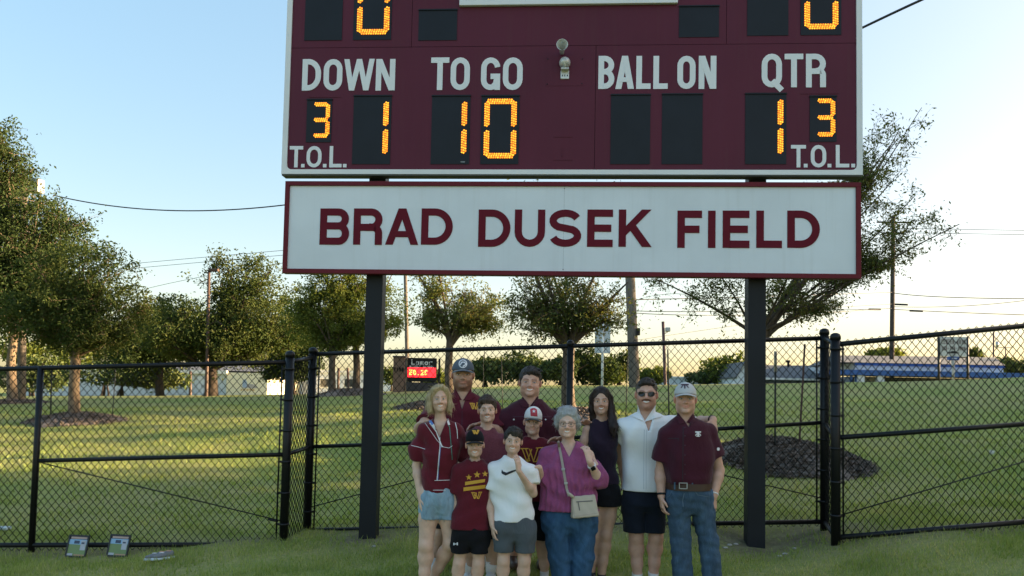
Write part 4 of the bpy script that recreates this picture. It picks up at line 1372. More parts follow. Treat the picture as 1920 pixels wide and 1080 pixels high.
mb = MB(); mb.tube([a + Vector((-.9, 0, -.1)), a + Vector((-.9, 0, .55))], .16, 8); mb.build("transformer", M_galv, o)

WG = "overhead cables"


def wire(pts, label, r=.014, splices=()):
    P = [at(*p) for p in pts]
    if len(P) == 3:                         # ends and the lowest point: a parabola through the three
        a, m, c = P
        ctrl = m * 2 - (a + c) * .5
        Q = bez(a, ctrl, c, 24)
    else: Q = P
    o = thing("cable", label, "cable", tuple(Q[0]), WG)
    mb = MB(); mb.tube(Q, r, 5); mb.build("strand", M_cable, o)
    for s in splices:
        q = at(*s); mb = MB(); d = (Q[-1] - Q[0]).normalized(); mb.tube([q - d * .48, q + d * .48], .075, 8); mb.build("splice", M_cable, o)


wire([(100, 366, 29.8), (330, 395, 27), (620, 372, 24)], "black cable sagging across the open sky to the tall scoreboard", .022)
wire([(1617, 52, 9.5), (1680, 22, 9.0), (1745, -8, 8.5)], "black cable running up from the scoreboard's upper corner", .016)
wire([(80, 510, 70), (330, 487, 66), (620, 462, 62)], "faint upper cable above the broad oak", .02)
wire([(80, 519, 70), (330, 496, 66), (620, 471, 62)], "faint second cable above the broad oak", .02)
wire([(260, 545, 70), (400, 515, 66), (620, 480, 62)], "faint lower cable crossing behind the light pole", .02)
wire([(1690, 428, 62), (1800, 430, 58), (2050, 434, 55)], "upper pale cable leaving the tall dark pole", .02)
wire([(1690, 436, 62), (1800, 438, 58), (2050, 442, 55)], "pale cable just under the topmost cable at the tall dark pole", .02)
wire([(1176, 562, 36), (1430, 556, 44), (1674, 548, 62)], "cable strung from the thick wooden pole to the tall dark pole", .022)
wire([(1674, 549, 62), (1800, 558, 58), (2050, 560, 55)], "dark cable sloping down past the sparse tree's lowest twigs", .03)
wire([(1674, 575, 62), (1860, 570, 58), (2060, 540, 54)], "cable crossing upward at the picture's edge", .022)
wire([(1176, 582, 36), (1420, 582, 44), (1674, 570, 62)], "second cable under the first between the two wooden poles", .018)
wire([(1176, 586, 36), (1430, 590, 46), (1674, 578, 62)], "lowest cable between the two wooden poles", .018)
wire([(1674, 580, 62), (1850, 588, 58), (2060, 594, 55)], "low cable with two thick black splices by the tall dark pole", .026, [(1690, 571, 61.5), (1718, 583, 61)])
wire([(1180, 640, 50), (1420, 605, 60), (1620, 580, 70)], "faint rising cable behind the reddish light pole", .016)
wire([(1500, 577, 62), (1600, 580, 62), (1672, 578, 62)], "cable with one black splice before the tall dark pole", .02, [(1640, 580, 62)])


def post_sign(name, label, cat, px0, py0, px1, py1, Y, mpanel, thick=.06):
    a, b = at(px0, py1, Y), at(px1, py0, Y)
    g0 = gh1((a.x + b.x) / 2, Y)
    o = thing(name, label, cat, ((a.x + b.x) / 2, Y, g0))
    mb = MB(); mb.box(((a.x + b.x) / 2, Y, (a.z + b.z) / 2), (b.x - a.x, thick, b.z - a.z), None, .01); mb.build("panel", mpanel, o)
    return o, a, b, g0


# blank back of a road sign on a pale post
M_signback = mat_plain("pale_sign_back", (.52, .56, .60), .45, .2, .06, 2)
o, a, b, g0 = post_sign("road_sign", "tall blank pale blue sign back on a white post behind the fence", "sign", 1115, 587, 1145, 662, 30, M_signback)
xc = (a.x + b.x) / 2
mb = MB(); mb.tube([(xc, 30 - .07, g0 - .3), (xc, 30 - .07, b.z + .02)], .05, 8); mb.build("post", M_white, o)
for k in (.3, .7):
    mb = MB(); mb.box((xc, 30 - .05, a.z + (b.z - a.z) * k), (b.x - a.x - .06, .03, .05)); mb.build("brace", M_galv, o)

# electronic school sign with its brick pillar
Y = 38
M_brickp = None
t = NT("tan_brick"); br = t.node("ShaderNodeTexBrick"); br.inputs["Scale"].default_value = 9.0
br.inputs["Color1"].default_value = (.24, .15, .11, 1); br.inputs["Color2"].default_value = (.19, .12, .09, 1); br.inputs["Mortar"].default_value = (.26, .2, .16, 1)
t.link(t.coord(), br.inputs[0]); t.set(Base_Color=br.outputs[0], Roughness=.9); M_brickp = t.m
a, b = at(738, 715, Y), at(760, 671, Y)
so = thing("school_sign", "electronic school sign with red display beside a tan brick pillar", "sign", ((a.x + b.x) / 2, Y, gh1(a.x, Y)))
g0 = gh1(a.x, Y)
bc = MB(); w = b.x - a.x
bc.box(((a.x + b.x) / 2, Y, (g0 - .3 + b.z) / 2), (w, w * .9, b.z - g0 + .3)); pil = bc.build("pillar", M_brickp, so)
mb = MB(); mb.box(((a.x + b.x) / 2, Y, b.z + .04), (w + .08, w * .9 + .08, .09), None, .01); mb.build("pillar_cap", mat_plain("dark_cap", (.12, .09, .08), .7), so)
EX, EZ, EN = Vector((1, 0, 0)), Vector((0, 0, 1)), Vector((0, -1, 0))
O = Vector((a.x, Y - w * .45 - .001, 0)); lw = w * .19; zz = at(750, 697, Y).z
for i, ch in enumerate("TISD"):
    mb = MB(); letter_mesh(mb, ch, w * .06 + i * w * .235, zz, lw, .2, .05, O, EX, EZ, EN, 0, .02); mb.build("letter", M_black, so)
a, b = at(764, 715, Y), at(819, 672, Y)
mb = MB(); mb.box(((a.x + b.x) / 2, Y, (a.z + b.z) / 2), (b.x - a.x, .3, b.z - a.z), None, .02); mb.build("cabinet", M_black, so)
sc = at(765, 707, Y), at(818, 690, Y)
W_, H_ = sc[1].x - sc[0].x, sc[1].z - sc[0].z
mb = MB(); mb.box(((sc[0].x + sc[1].x) / 2, Y - .155, (sc[0].z + sc[1].z) / 2), (W_, .02, H_)); scr = mb.build("screen", mat_emit("red_display", (1.0, .015, .02), .85, (.2, .01, .01)), so)
M_ledtxt = mat_emit("amber_text", (1.0, .3, .05), 1.1)
for i, ch in enumerate("E0.2C"):
    mb = MB(); letter_mesh(mb, ch, W_ * (.06 + .135 * i), H_ * .22, W_ * .105, H_ * .55, .05, Vector((sc[0].x, Y - .165, sc[0].z)), EX, EZ, EN, 0.001, .008); mb.build("letter", M_ledtxt, scr)
ls = at(772, 685, Y)
O = Vector((ls.x, Y - .152, ls.z)); k = 1.08 / 5
for i, ch in enumerate("Lamar"):
    hh = .26
    mb = MB(); letter_mesh(mb, ch, i * k * 1.0, .03, k * .78, hh, .045, O, EX, EZ, EN, 0, .012); mb.build("letter", M_white, so)
O = Vector((at(769, 687, Y).x, Y - .152, at(769, 689, Y).z))
for i, ch in enumerate("MIDDLE SCHOOL"):
    if ch == ' ': continue
    mb = MB(); letter_mesh(mb, ch, i * .095, 0, .07, .1, .018, O, EX, EZ, EN, 0, .01); mb.build("letter", M_white, so)
g1_ = gh1(a.x, Y)
for x in (a.x + .15, b.x - .15, (a.x + b.x) / 2):
    mb = MB(); mb.box((x, Y, (g1_ - .2 + a.z) / 2), (.14, .14, a.z - g1_ + .2)); mb.build("leg", M_black, so)
mb = MB(); q0, q1 = at(762, 730, Y), at(822, 718, Y); mb.box(((q0.x + q1.x) / 2, Y, (g1_ - .2 + q1.z) / 2), (q1.x - q0.x, .5, q1.z - g1_ + .2)); mb.build("base", mat_plain("dark_stone", (.05, .05, .055), .8, 0, .3), so)
mb = MB(); q = at(823, 690, Y); mb.box((q.x, Y + .2, (b.z + g1_) / 2), (.09, .1, b.z - g1_)); mb.build("side_post", M_black, so)

# roadside sign on two dark posts
Y = 48
o, a, b, g0 = post_sign("roadside_sign", "white roadside sign with faded lettering on two dark posts on the slope", "sign", 1763, 632, 1812, 668, Y, mat_plain("grey_white_panel", (.55, .58, .6), .5, 0, .08))
for px in (1760, 1814):
    p = at(px, 650, Y); mb = MB(); mb.tube([(p.x, Y, gh1(p.x, Y) - .3), (p.x, Y, at(px, 632, Y).z)], .075, 8); mb.build("post", M_stake, o)
mb = MB(); mb.box(((a.x + b.x) / 2, Y, a.z - .05), (b.x - a.x + .1, .08, .06)); mb.build("bottom_rail", M_stake, o)
M_faded = mat_plain("faded_print", (.17, .13, .13), .6)
W_ = b.x - a.x
for txt, zk, hh in (("CENTER AUTO", .62, .3), ("254-778-2400", .30, .26)):
    O = Vector((a.x + .06, Y - .031, a.z)); n = len(txt); k = (W_ - .12) / n
    for i, ch in enumerate(txt):
        if ch != ' ':
            mb = MB(); letter_mesh(mb, ch, i * k, (b.z - a.z) * zk, k * .78, hh, .045, O, EX, EZ, EN, 0, .01); mb.build("letter", M_faded, o)
# little blue box sign with a dark cap on a pale post
Y = 44
q = at(1787, 672, Y); g0 = gh1(q.x, Y)
o = thing("box_sign", "small blue box sign with dark hat shaped cap on a pale post", "sign", (q.x, Y, g0))
mb = MB(); mb.box((q.x, Y, q.z), (.62, .2, .2), None, .02); bx_ = mb.build("box", mat_plain("blue_sign", (.025, .085, .32), .5), o)
mb = MB(); mb.box((q.x, Y - .104, q.z), (.34, .006, .05)); mb.build("print", M_white, bx_)
mb = MB(); mb.box((q.x, Y, q.z + .2), (.24, .16, .2)); mb.build("neck", M_galv, o)
mb = MB(); mb.box((q.x, Y, q.z + .32), (.6, .22, .06), None, .02); mb.box((q.x, Y, q.z + .38), (.2, .16, .08), None, .02); mb.build("cap", M_black, o)
mb = MB(); mb.tube([(q.x, Y, g0 - .3), (q.x, Y, q.z - .05)], [.05, .1], 8); mb.build("post", mat_plain("pale_post", (.45, .42, .38), .6), o)

# ------------------------------------------------------------------ buildings
def facade_box(mb, px0, px1, pytop, Y, depth, bot=None):
    a, b = at(px0, pytop, Y), at(px1, pytop, Y)
    z0 = min(gh1(a.x, Y), gh1(b.x, Y)) - .5 if bot is None else bot
    zt = (a.z + b.z) / 2
    mb.box(((a.x + b.x) / 2, Y + depth / 2, (z0 + zt) / 2), (b.x - a.x, depth, zt - z0))
    return a.x, b.x, z0, zt


t = NT("ribbed_metal_wall")
wv_ = t.node("ShaderNodeTexWave", wave_type='BANDS', bands_direction='X'); wv_.inputs["Scale"].default_value = 1.2; t.link(t.coord(), wv_.inputs[0])
t.set(Base_Color=t.mix(t.noise(.6, 4), (.50, .56, .63), (.60, .65, .70)), Roughness=.5); t.bump(wv_.outputs["Fac"], .5, .03)
M_metalwall = t.m
M_cream = mat_plain("cream_render", (.80, .72, .52), .7, 0, .04, 1)
M_trimw = mat_plain("white_trim", (.8, .78, .74), .5)
M_shingle = mat_plain("grey_shingle", (.115, .118, .125), .85, 0, .2, 3)
M_blue = mat_plain("blue_fascia", (.028, .105, .36), .5, 0, .08, 1)
M_bwhite = mat_plain("white_wall", (.66, .70, .76), .6, 0, .05, 1)
M_glass = mat_plain("dark_glass", (.03, .04, .05), .1)
Y = 78
o = thing("metal_building", "long low pale blue metal building with cream painted end beyond the lawn", "building", C(270, 745, Y))
mb = MB(); x0, x1, z0, zt = facade_box(mb, 28, 425, 697, Y, 12); mb.build("wall", M_metalwall, o)
mb = MB(); cx0, cx1, cz0, czt = facade_box(mb, 425.4, 502, 699, Y - .2, 12); mb.build("end_wall", M_cream, o)
mb = MB(); mb.box(((x0 + x1) / 2, Y - .15, zt + .14), (x1 - x0 + .3, .5, .36)); mb.build("roof_trim", M_trimw, o)
mb = MB(); mb.add([(x0, Y, zt + .3), (cx1, Y, zt + .3), (cx1, Y + 12, zt + .3), (x0, Y + 12, zt + .3), (x0, Y + 6, zt + 1.1), (cx1, Y + 6, zt + 1.1)], [(0, 1, 5, 4), (2, 3, 4, 5), (1, 2, 5), (3, 0, 4), (0, 3, 2, 1)]); mb.build("roof", M_shingle, o)
for px0, px1, pt in ((371, 382, 706), (78, 84, 704), (300, 316, 703), (205, 221, 703)):
    a, b = at(px0, pt, Y), at(px1, pt, Y)
    d = MB(); d.box(((a.x + b.x) / 2, Y - .04, (z0 + a.z) / 2), (b.x - a.x, .1, a.z - z0)); dd = d.build("door", M_bwhite, o)
    d = MB(); d.box((b.x - .12, Y - .11, (gh1(a.x, Y) + a.z) / 2), (.06, .05, .16)); d.build("handle", M_black, dd)
for px0, px1 in ((118, 135), (240, 262), (330, 345)):
    a, b = at(px0, 707, Y), at(px1, 718, Y)
    d = MB(); d.box(((a.x + b.x) / 2, Y - .03, (a.z + b.z) / 2), (b.x - a.x, .08, a.z - b.z)); dd = d.build("window", M_trimw, o)
    d = MB(); d.box(((a.x + b.x) / 2, Y - .075, (a.z + b.z) / 2), (b.x - a.x - .15, .02, a.z - b.z - .15)); d.build("pane", M_glass, dd)
# faded painted emblem on the cream end: grey mound, blue figure, ochre script strokes
P0 = at(465, 725, Y - .21)
em = MB(); em.prism([(.75 * math.cos(a), .42 * math.sin(a)) for a in [i * math.pi / 10 for i in range(11)]], P0 + Vector((.25, 0, -.15)), EX, EZ, EN, 0, .02); em.build("emblem", mat_plain("faded_grey_paint", (.42, .38, .37), .7), o)
em = MB(); em.prism([(-.22, -.1), (.22, -.2), (.25, .35), (.02, .72), (-.2, .5)], P0 + Vector((-.35, 0, .05)), EX, EZ, EN, 0.004, .025); em.build("emblem", mat_plain("faded_blue_paint", (.32, .40, .55), .7), o)
for i in range(5):
    em = MB(); em.prism([(0, 0), (.22, .05), (.2, .17), (.03, .15)], P0 + Vector((-.75 + i * .3, 0, -.42 + .05 * (i % 2))), EX, EZ, EN, 0.004, .02); em.build("script_stroke", mat_plain("ochre_paint", (.5, .3, .1), .7), o)

Y = 90
o = thing("white_building", "plain white wall glimpsed between the elm trunks", "building", C(640, 742, Y))
mb = MB(); facade_box(mb, 545, 742, 700, Y, 8); mb.build("wall", M_bwhite, o)
a, b = at(545, 700, Y), at(742, 700, Y)
mb = MB(); mb.box(((a.x + b.x) / 2, Y + 4, (a.z + b.z) / 2 + .15), (b.x - a.x + .4, 8.6, .3)); mb.build("roof", M_trimw, o)
for px in (610, 655, 700):
    p = at(px, 718, Y); mb = MB(); mb.box((p.x, Y - .03, p.z), (1.3, .08, 1.1)); w_ = mb.build("window", M_trimw, o)
    mb = MB(); mb.box((p.x, Y - .075, p.z), (1.1, .02, .9)); mb.build("pane", M_glass, w_)

Y = 64
o = thing("grey_roofed_building", "low dark grey shingle roofed building behind the second scoreboard post", "building", C(1470, 725, Y))
a, b = at(1400, 684, Y + 4), at(1560, 686, Y + 4); c, d = at(1392, 707, Y), at(1562, 710, Y)
mb = MB(); mb.add([tuple(c), tuple(d), tuple(b), tuple(a), (c.x, c.y, c.z - .12), (d.x, d.y, d.z - .12), (b.x, b.y + 4, d.z - .12), (a.x, a.y + 4, c.z - .12)], [(0, 1, 2, 3), (4, 7, 6, 5), (0, 4, 5, 1), (3, 2, 6, 7), (0, 3, 7, 4), (1, 5, 6, 2)]); mb.build("roof", M_shingle, o)
mb = MB(); mb.box(((c.x + d.x) / 2, Y - .05, (c.z + d.z) / 2 - .1), (d.x - c.x, .12, .16)); mb.build("gutter", M_trimw, o)
mb = MB(); x0, x1, z0, zt = facade_box(mb, 1396, 1556, 712, Y + .4, 6, c.z - 3.5); mb.build("wall", mat_plain("slate_wall", (.12, .14, .17), .7), o)
mb = MB(); q = at(1478, 682, Y + 3.6); mb.lathe([(.1, -.3), (.1, .1), (.22, .12), (.22, .3)], Matrix.Translation(q), 10); mb.build("roof_vent", M_black, o)
o = thing("gabled_house", "pale blue white gable end beside the second scoreboard post", "house", C(1392, 725, 60))
a, b, p = at(1382, 716, 60), at(1404, 716, 60), at(1396, 682, 60)
e0, e1 = at(1383, 704, 60), at(1403, 704, 60)
mb = MB(); z0 = a.z - 2.5
mb.add([(a.x, 60, z0), (b.x, 60, z0), (b.x, 60, e1.z), (p.x, 60, p.z), (a.x, 60, e0.z), (a.x, 66, z0), (b.x, 66, z0), (b.x, 66, e1.z), (p.x, 66, p.z), (a.x, 66, e0.z)], [(0, 1, 2, 3, 4), (9, 8, 7, 6, 5), (0, 4, 9, 5), (1, 6, 7, 2), (0, 5, 6, 1)]); mb.build("wall", M_bwhite, o)
mb = MB()
for s0, s1 in (((a.x - .15, e0.z - .2), (p.x, p.z + .06)), ((p.x, p.z + .06), (b.x + .15, e1.z - .2))):
    mb.add([(s0[0], 59.8, s0[1]), (s1[0], 59.8, s1[1]), (s1[0], 66.2, s1[1]), (s0[0], 66.2, s0[1]), (s0[0], 59.8, s0[1] + .12), (s1[0], 59.8, s1[1] + .12), (s1[0], 66.2, s1[1] + .12), (s0[0], 66.2, s0[1] + .12)], [(0, 3, 2, 1), (4, 5, 6, 7), (0, 1, 5, 4), (1, 2, 6, 5), (2, 3, 7, 6), (3, 0, 4, 7)])
mb.build("roof", M_shingle, o)

Y = 58
o = thing("blue_canopy_building", "white building with bright blue canopy and grey roof at the top of the slope", "building", C(1740, 715, Y))
r0, r1, r2, r3 = at(1560, 666, Y + 7), at(1866, 670, Y + 7), at(1882, 683, Y), at(1556, 690, Y)
zr = (r2.z + at(1604, 682, Y).z) / 2
mb = MB(); mb.add([tuple(r0), tuple(r1), (r2.x, Y - .2, zr), (r3.x, Y - .2, zr), (r0.x, Y + 14, zr), (r2.x, Y + 14, zr)], [(0, 3, 2, 1), (0, 1, 5, 4), (1, 2, 5), (0, 4, 3), (2, 3, 4, 5)]); mb.build("roof", M_shingle, o)
# upper wall band, blue stripe, canopy
a, b = at(1604, 684, Y), at(1881, 680, Y)
zt, zb = zr - .02, at(1740, 697, Y).z
mb = MB(); mb.box(((a.x + b.x) / 2, Y + 5, (zt + zb) / 2), (b.x - a.x, 10, zt - zb)); mb.build("parapet", M_bwhite, o)
zs = at(1740, 677, Y).z
mb = MB(); mb.box(((a.x + b.x) / 2, Y - .03, zt - .09), (b.x - a.x + .1, .2, .17)); mb.build("fascia", M_blue, o)
c0, c1 = at(1560, 690, Y - 2), at(1990, 697, Y - 2); zc0, zc1 = at(1740, 696, Y - 2).z, at(1740, 706, Y - 2).z
mb = MB(); mb.box(((c0.x + c1.x) / 2, Y - .9, (zc0 + zc1) / 2), (c1.x - c0.x, 2.4, zc0 - zc1)); mb.build("canopy", M_blue, o)
mb = MB(); mb.box(((a.x + b.x) / 2, Y + 2.2, zc1 - 1.6), (b.x - a.x, 3, 3.19)); mb.build("wall", mat_plain("shadow_wall", (.2, .22, .26), .7), o)  # shade under the canopy put into the wall's dark colour
for px in (1609, 1646):
    p = at(px, 712, Y - 1.9); mb = MB(); mb.box((p.x + .2, Y - 1.8, zc1 - 1.51), (.5, .3, 3.0)); mb.build("column", M_bwhite, o)
p0, p1 = at(1609, 706, Y), at(1655, 706, Y)
mb = MB(); mb.box(((p0.x + p1.x) / 2, Y + .55, zc1 - 1.4), (p1.x - p0.x, .2, 2.7)); dd = mb.build("window", M_bwhite, o)
mb = MB(); mb.box(((p0.x + p1.x) / 2, Y + .43, zc1 - 1.4), (p1.x - p0.x - .5, .04, 2.0)); mb.build("pane", M_glass, dd)
for px in (1700, 1745, 1840):
    p = at(px, 712, Y); mb = MB(); mb.box((p.x, Y + .68, zc1 - 1.3), (1.6, .06, 1.5)); w_ = mb.build("window", M_bwhite, o)
    mb = MB(); mb.box((p.x, Y + .64, zc1 - 1.3), (1.4, .03, 1.3)); mb.build("pane", M_glass, w_)
for px in (1598, 1608): 
    p = at(px, 700, Y - 1.9); mb = MB(); mb.box((p.x, Y - 1.7, zc1 - 1.5), (.16, .16, 3.0)); mb.build("canopy_post", M_blue, o)

# pale blue trailer and a small parked car far behind the white shirted man
Y = 66
o = thing("long_trailer", "long pale blue trailer roof showing above the far edge of the lawn", "trailer", C(1290, 728, Y))
mb = MB(); x0, x1, z0, zt = facade_box(mb, 1200, 1296, 708, Y, 3, C(1290, 742, Y)[2]); mb.build("body", M_metalwall, o)
mb = MB(); mb.box(((x0 + x1) / 2, Y + 1.5, zt + .05), (x1 - x0 + .2, 3.2, .12)); mb.build("roof", M_bwhite, o)
o = thing("low_shed", "long low white roofed shed at the far edge of the lawn", "shed", C(1340, 728, Y))
mb = MB(); x0, x1, z0, zt = facade_box(mb, 1300, 1386, 714, Y + 4, 3, C(1340, 742, Y)[2]); mb.build("wall", M_metalwall, o)
mb = MB(); mb.box(((x0 + x1) / 2, Y + 5.5, zt + .05), (x1 - x0 + .2, 3.4, .14)); mb.build("roof", M_bwhite, o)
# ------------------------------------------------------------------ bodies: signed distance fields polygonised with surface nets
def smin(a, b, k):
    h = np.clip(0.5 + 0.5 * (b - a) / k, 0, 1)
    return b + (a - b) * h - k * h * (1 - h)


class Field:
    def __init__(self, lo, hi, step, zs=None):
        self.x = np.arange(lo[0], hi[0] + step, step, dtype=np.float32)
        self.y = np.arange(lo[1], hi[1] + step, step, dtype=np.float32)
        self.z = np.asarray(zs, dtype=np.float32) if zs is not None else np.arange(lo[2], hi[2] + step, step, dtype=np.float32)
        self.D = np.full((len(self.x), len(self.y), len(self.z)), 0.5, dtype=np.float32)
        self.step = step

    def _win(self, lo, hi, m):
        out = []
        for ax, l, h in ((self.x, lo[0], hi[0]), (self.y, lo[1], hi[1]), (self.z, lo[2], hi[2])):
            i0 = int(np.searchsorted(ax, l - m)); i1 = int(np.searchsorted(ax, h + m))
            out.append(slice(max(0, i0 - 1), min(len(ax), i1 + 1)))
        return tuple(out)

    def grid(self, s):
        return self.x[s[0]][:, None, None], self.y[s[1]][None, :, None], self.z[s[2]][None, None, :]

    def put(self, lo, hi, fn, k=0.02, sub=False):
        s = self._win(lo, hi, k + 3.2 * self.step)
        if any(q.stop <= q.start for q in s): return
        X, Y, Z = self.grid(s)
        d = fn(X, Y, Z)
        if sub: self.D[s] = -smin(-self.D[s], d, k)
        else: self.D[s] = smin(self.D[s], d, k)

    def cap(self, a, b, ra, rb, k=0.02, sub=False, flat=1.0):
        a = np.array(a, dtype=np.float32); b = np.array(b, dtype=np.float32)
        r = max(ra, rb)
        ba = b - a; L2 = float(ba @ ba) + 1e-12

        def fn(X, Y, Z):
            px, py, pz = X - a[0], Y - a[1], Z - a[2]
            h = np.clip((px * ba[0] + py * ba[1] + pz * ba[2]) / L2, 0, 1)
            return np.sqrt((px - ba[0] * h) ** 2 + ((py - ba[1] * h) / flat) ** 2 + (pz - ba[2] * h) ** 2) - (ra + (rb - ra) * h)
        self.put(np.minimum(a, b) - r, np.maximum(a, b) + r, fn, k, sub)

    def chain(self, pts, rs, k=0.02):
        for i in range(len(pts) - 1): self.cap(pts[i], pts[i + 1], rs[i], rs[i + 1], k)

    def ell(self, c, r, k=0.02, sub=False, M=None):
        c = np.array(c, dtype=np.float32); r = np.array(r, dtype=np.float32)
        R_ = float(r.max())
        m = None if M is None else np.array(M.transposed(), dtype=np.float32)

        def fn(X, Y, Z):
            px, py, pz = X - c[0], Y - c[1], Z - c[2]
            if m is not None:
                px, py, pz = (m[0, 0] * px + m[0, 1] * py + m[0, 2] * pz, m[1, 0] * px + m[1, 1] * py + m[1, 2] * pz, m[2, 0] * px + m[2, 1] * py + m[2, 2] * pz)
            k0 = np.sqrt((px / r[0]) ** 2 + (py / r[1]) ** 2 + (pz / r[2]) ** 2)
            k1 = np.sqrt((px / r[0] ** 2) ** 2 + (py / r[1] ** 2) ** 2 + (pz / r[2] ** 2) ** 2) + 1e-6
            return k0 * (k0 - 1) / k1
        if M is None: lo, hi = c - r, c + r
        else: lo, hi = c - R_, c + R_
        self.put(lo, hi, fn, k, sub)

    def loft(self, secs, k=0.02, e=2.4, grow=0.0):
        """secs: rows of (z, cx, cy, rx, ry), a body of stacked superellipses."""
        A = np.array(sorted(secs), dtype=np.float32)
        z0, z1 = A[0, 0], A[-1, 0]

        def fn(X, Y, Z):
            zc = np.clip(Z, z0, z1)
            # smooth interpolation of the sections
            cx, cy, rx, ry = (np.interp(zc.ravel(), A[:, 0], A[:, i]).astype(np.float32).reshape(zc.shape) for i in (1, 2, 3, 4))
            rx = rx + grow; ry = ry + grow
            q = (np.abs((X - cx) / rx) ** e + np.abs((Y - cy) / ry) ** e) ** (1 / e)
            d = (q - 1) * np.minimum(rx, ry)
            dz = np.maximum(np.maximum(z0 - Z, Z - z1), 0)
            return np.where(dz > 0, np.sqrt(np.maximum(d, 0) ** 2 + dz ** 2) + np.minimum(d, 0) * 0 , d)
        lo = (float((A[:, 1] - A[:, 3]).min()) - grow, float((A[:, 2] - A[:, 4]).min()) - grow, z0)
        hi = (float((A[:, 1] + A[:, 3]).max()) + grow, float((A[:, 2] + A[:, 4]).max()) + grow, z1)
        self.put(lo, hi, fn, k)

    def plane(self, p, n, keep=True, lo=None, hi=None, r=0.0):
        """Cut away the half space on the side of n from p (sharp), within a box if given."""
        p = np.array(p, dtype=np.float32); n = np.array(n, dtype=np.float32); n /= np.linalg.norm(n)
        s = (slice(None),) * 3 if lo is None else self._win(lo, hi, 0)
        X, Y, Z = self.grid(s)
        d = (X - p[0]) * n[0] + (Y - p[1]) * n[1] + (Z - p[2]) * n[2]
        self.D[s] = np.maximum(self.D[s], d)

    def wrinkle(self, amp, f, seed, zf=0.6, lo=None, hi=None):
        s = (slice(None),) * 3 if lo is None else self._win(lo, hi, 0)
        X, Y, Z = self.grid(s)
        rg = np.random.default_rng(seed)
        out = 0
        wx = 0.02 * np.sin(f * .5 * Z + seed) + 0.015 * np.sin(f * .7 * X)
        for i in range(5):
            a = rg.uniform(0, 2 * np.pi); w = f * rg.uniform(.6, 1.7)
            kx, ky, kz = np.cos(a) * w, np.sin(a) * w * .8, rg.normal() * w * zf
            out = out + np.sin(kx * (X + wx) + ky * Y + kz * Z + rg.uniform(0, 6))
        self.D[s] += (amp * out / 2.2).astype(np.float32)

    def mesh(self, name):
        D = self.D
        ins = D < 0
        nx, ny, nz = D.shape
        c = [ins[i:nx - 1 + i, j:ny - 1 + j, k:nz - 1 + k] for i in (0, 1) for j in (0, 1) for k in (0, 1)]
        any_ = c[0].copy(); all_ = c[0].copy()
        for q in c[1:]: any_ |= q; all_ &= q
        cell = any_ & ~all_
        ci = np.argwhere(cell)
        vid = np.full(cell.shape, -1, dtype=np.int32)
        vid[cell] = np.arange(len(ci))
        i, j, k = ci.T
        cor = {}
        for a in (0, 1):
            for b in (0, 1):
                for d in (0, 1): cor[(a, b, d)] = D[i + a, j + b, k + d]
        P = np.zeros((len(ci), 3), dtype=np.float64); cnt = np.zeros(len(ci))
        x0, x1 = self.x[i], self.x[i + 1]; y0, y1 = self.y[j], self.y[j + 1]; z0, z1 = self.z[k], self.z[k + 1]
        ks = list(cor)
        for u in ks:
            for ax in range(3):
                if u[ax]: continue
                v = list(u); v[ax] = 1; v = tuple(v)
                A, B = cor[u], cor[v]
                m = (A < 0) != (B < 0)
                t = np.where(m, A / np.where(m, A - B, 1), 0)
                pos = []
                for q, (lo, hi) in enumerate(((x0, x1), (y0, y1), (z0, z1))):
                    if q == ax: pos.append(lo + (hi - lo) * t)
                    else: pos.append(hi if u[q] else lo)
                P += np.where(m[:, None], np.stack(pos, -1), 0); cnt += m
        P /= cnt[:, None]
        F = []
        for ax in range(3):
            sl0 = [slice(1, -1)] * 3; sl1 = [slice(1, -1)] * 3
            sl0[ax] = slice(0, -1); sl1[ax] = slice(1, None)
            A, B = ins[tuple(sl0)], ins[tuple(sl1)]
            e = np.argwhere(A != B)
            if not len(e): continue
            off = np.array([1, 1, 1]); off[ax] = 0
            e0 = e + off
            fl = A[tuple(e.T)]
            o1, o2 = [(1, 2), (2, 0), (0, 1)][ax]
            q = []
            for da, db in ((0, 0), (-1, 0), (-1, -1), (0, -1)):
                w = e0.copy(); w[:, o1] += da; w[:, o2] += db
                q.append(vid[tuple(w.T)])
            q = np.stack(q, -1)
            q[~fl] = q[~fl][:, ::-1]
            F.append(q)
        F = np.concatenate(F)
        F = F[(F >= 0).all(1)]
        return P, F


def axes_from(d, up):
    """Right-handed axes: Z along d, Y as near to up as can be."""
    z = Vector(d).normalized(); y = Vector(up); y = (y - z * y.dot(z)).normalized(); x = y.cross(z)
    return x, y, z


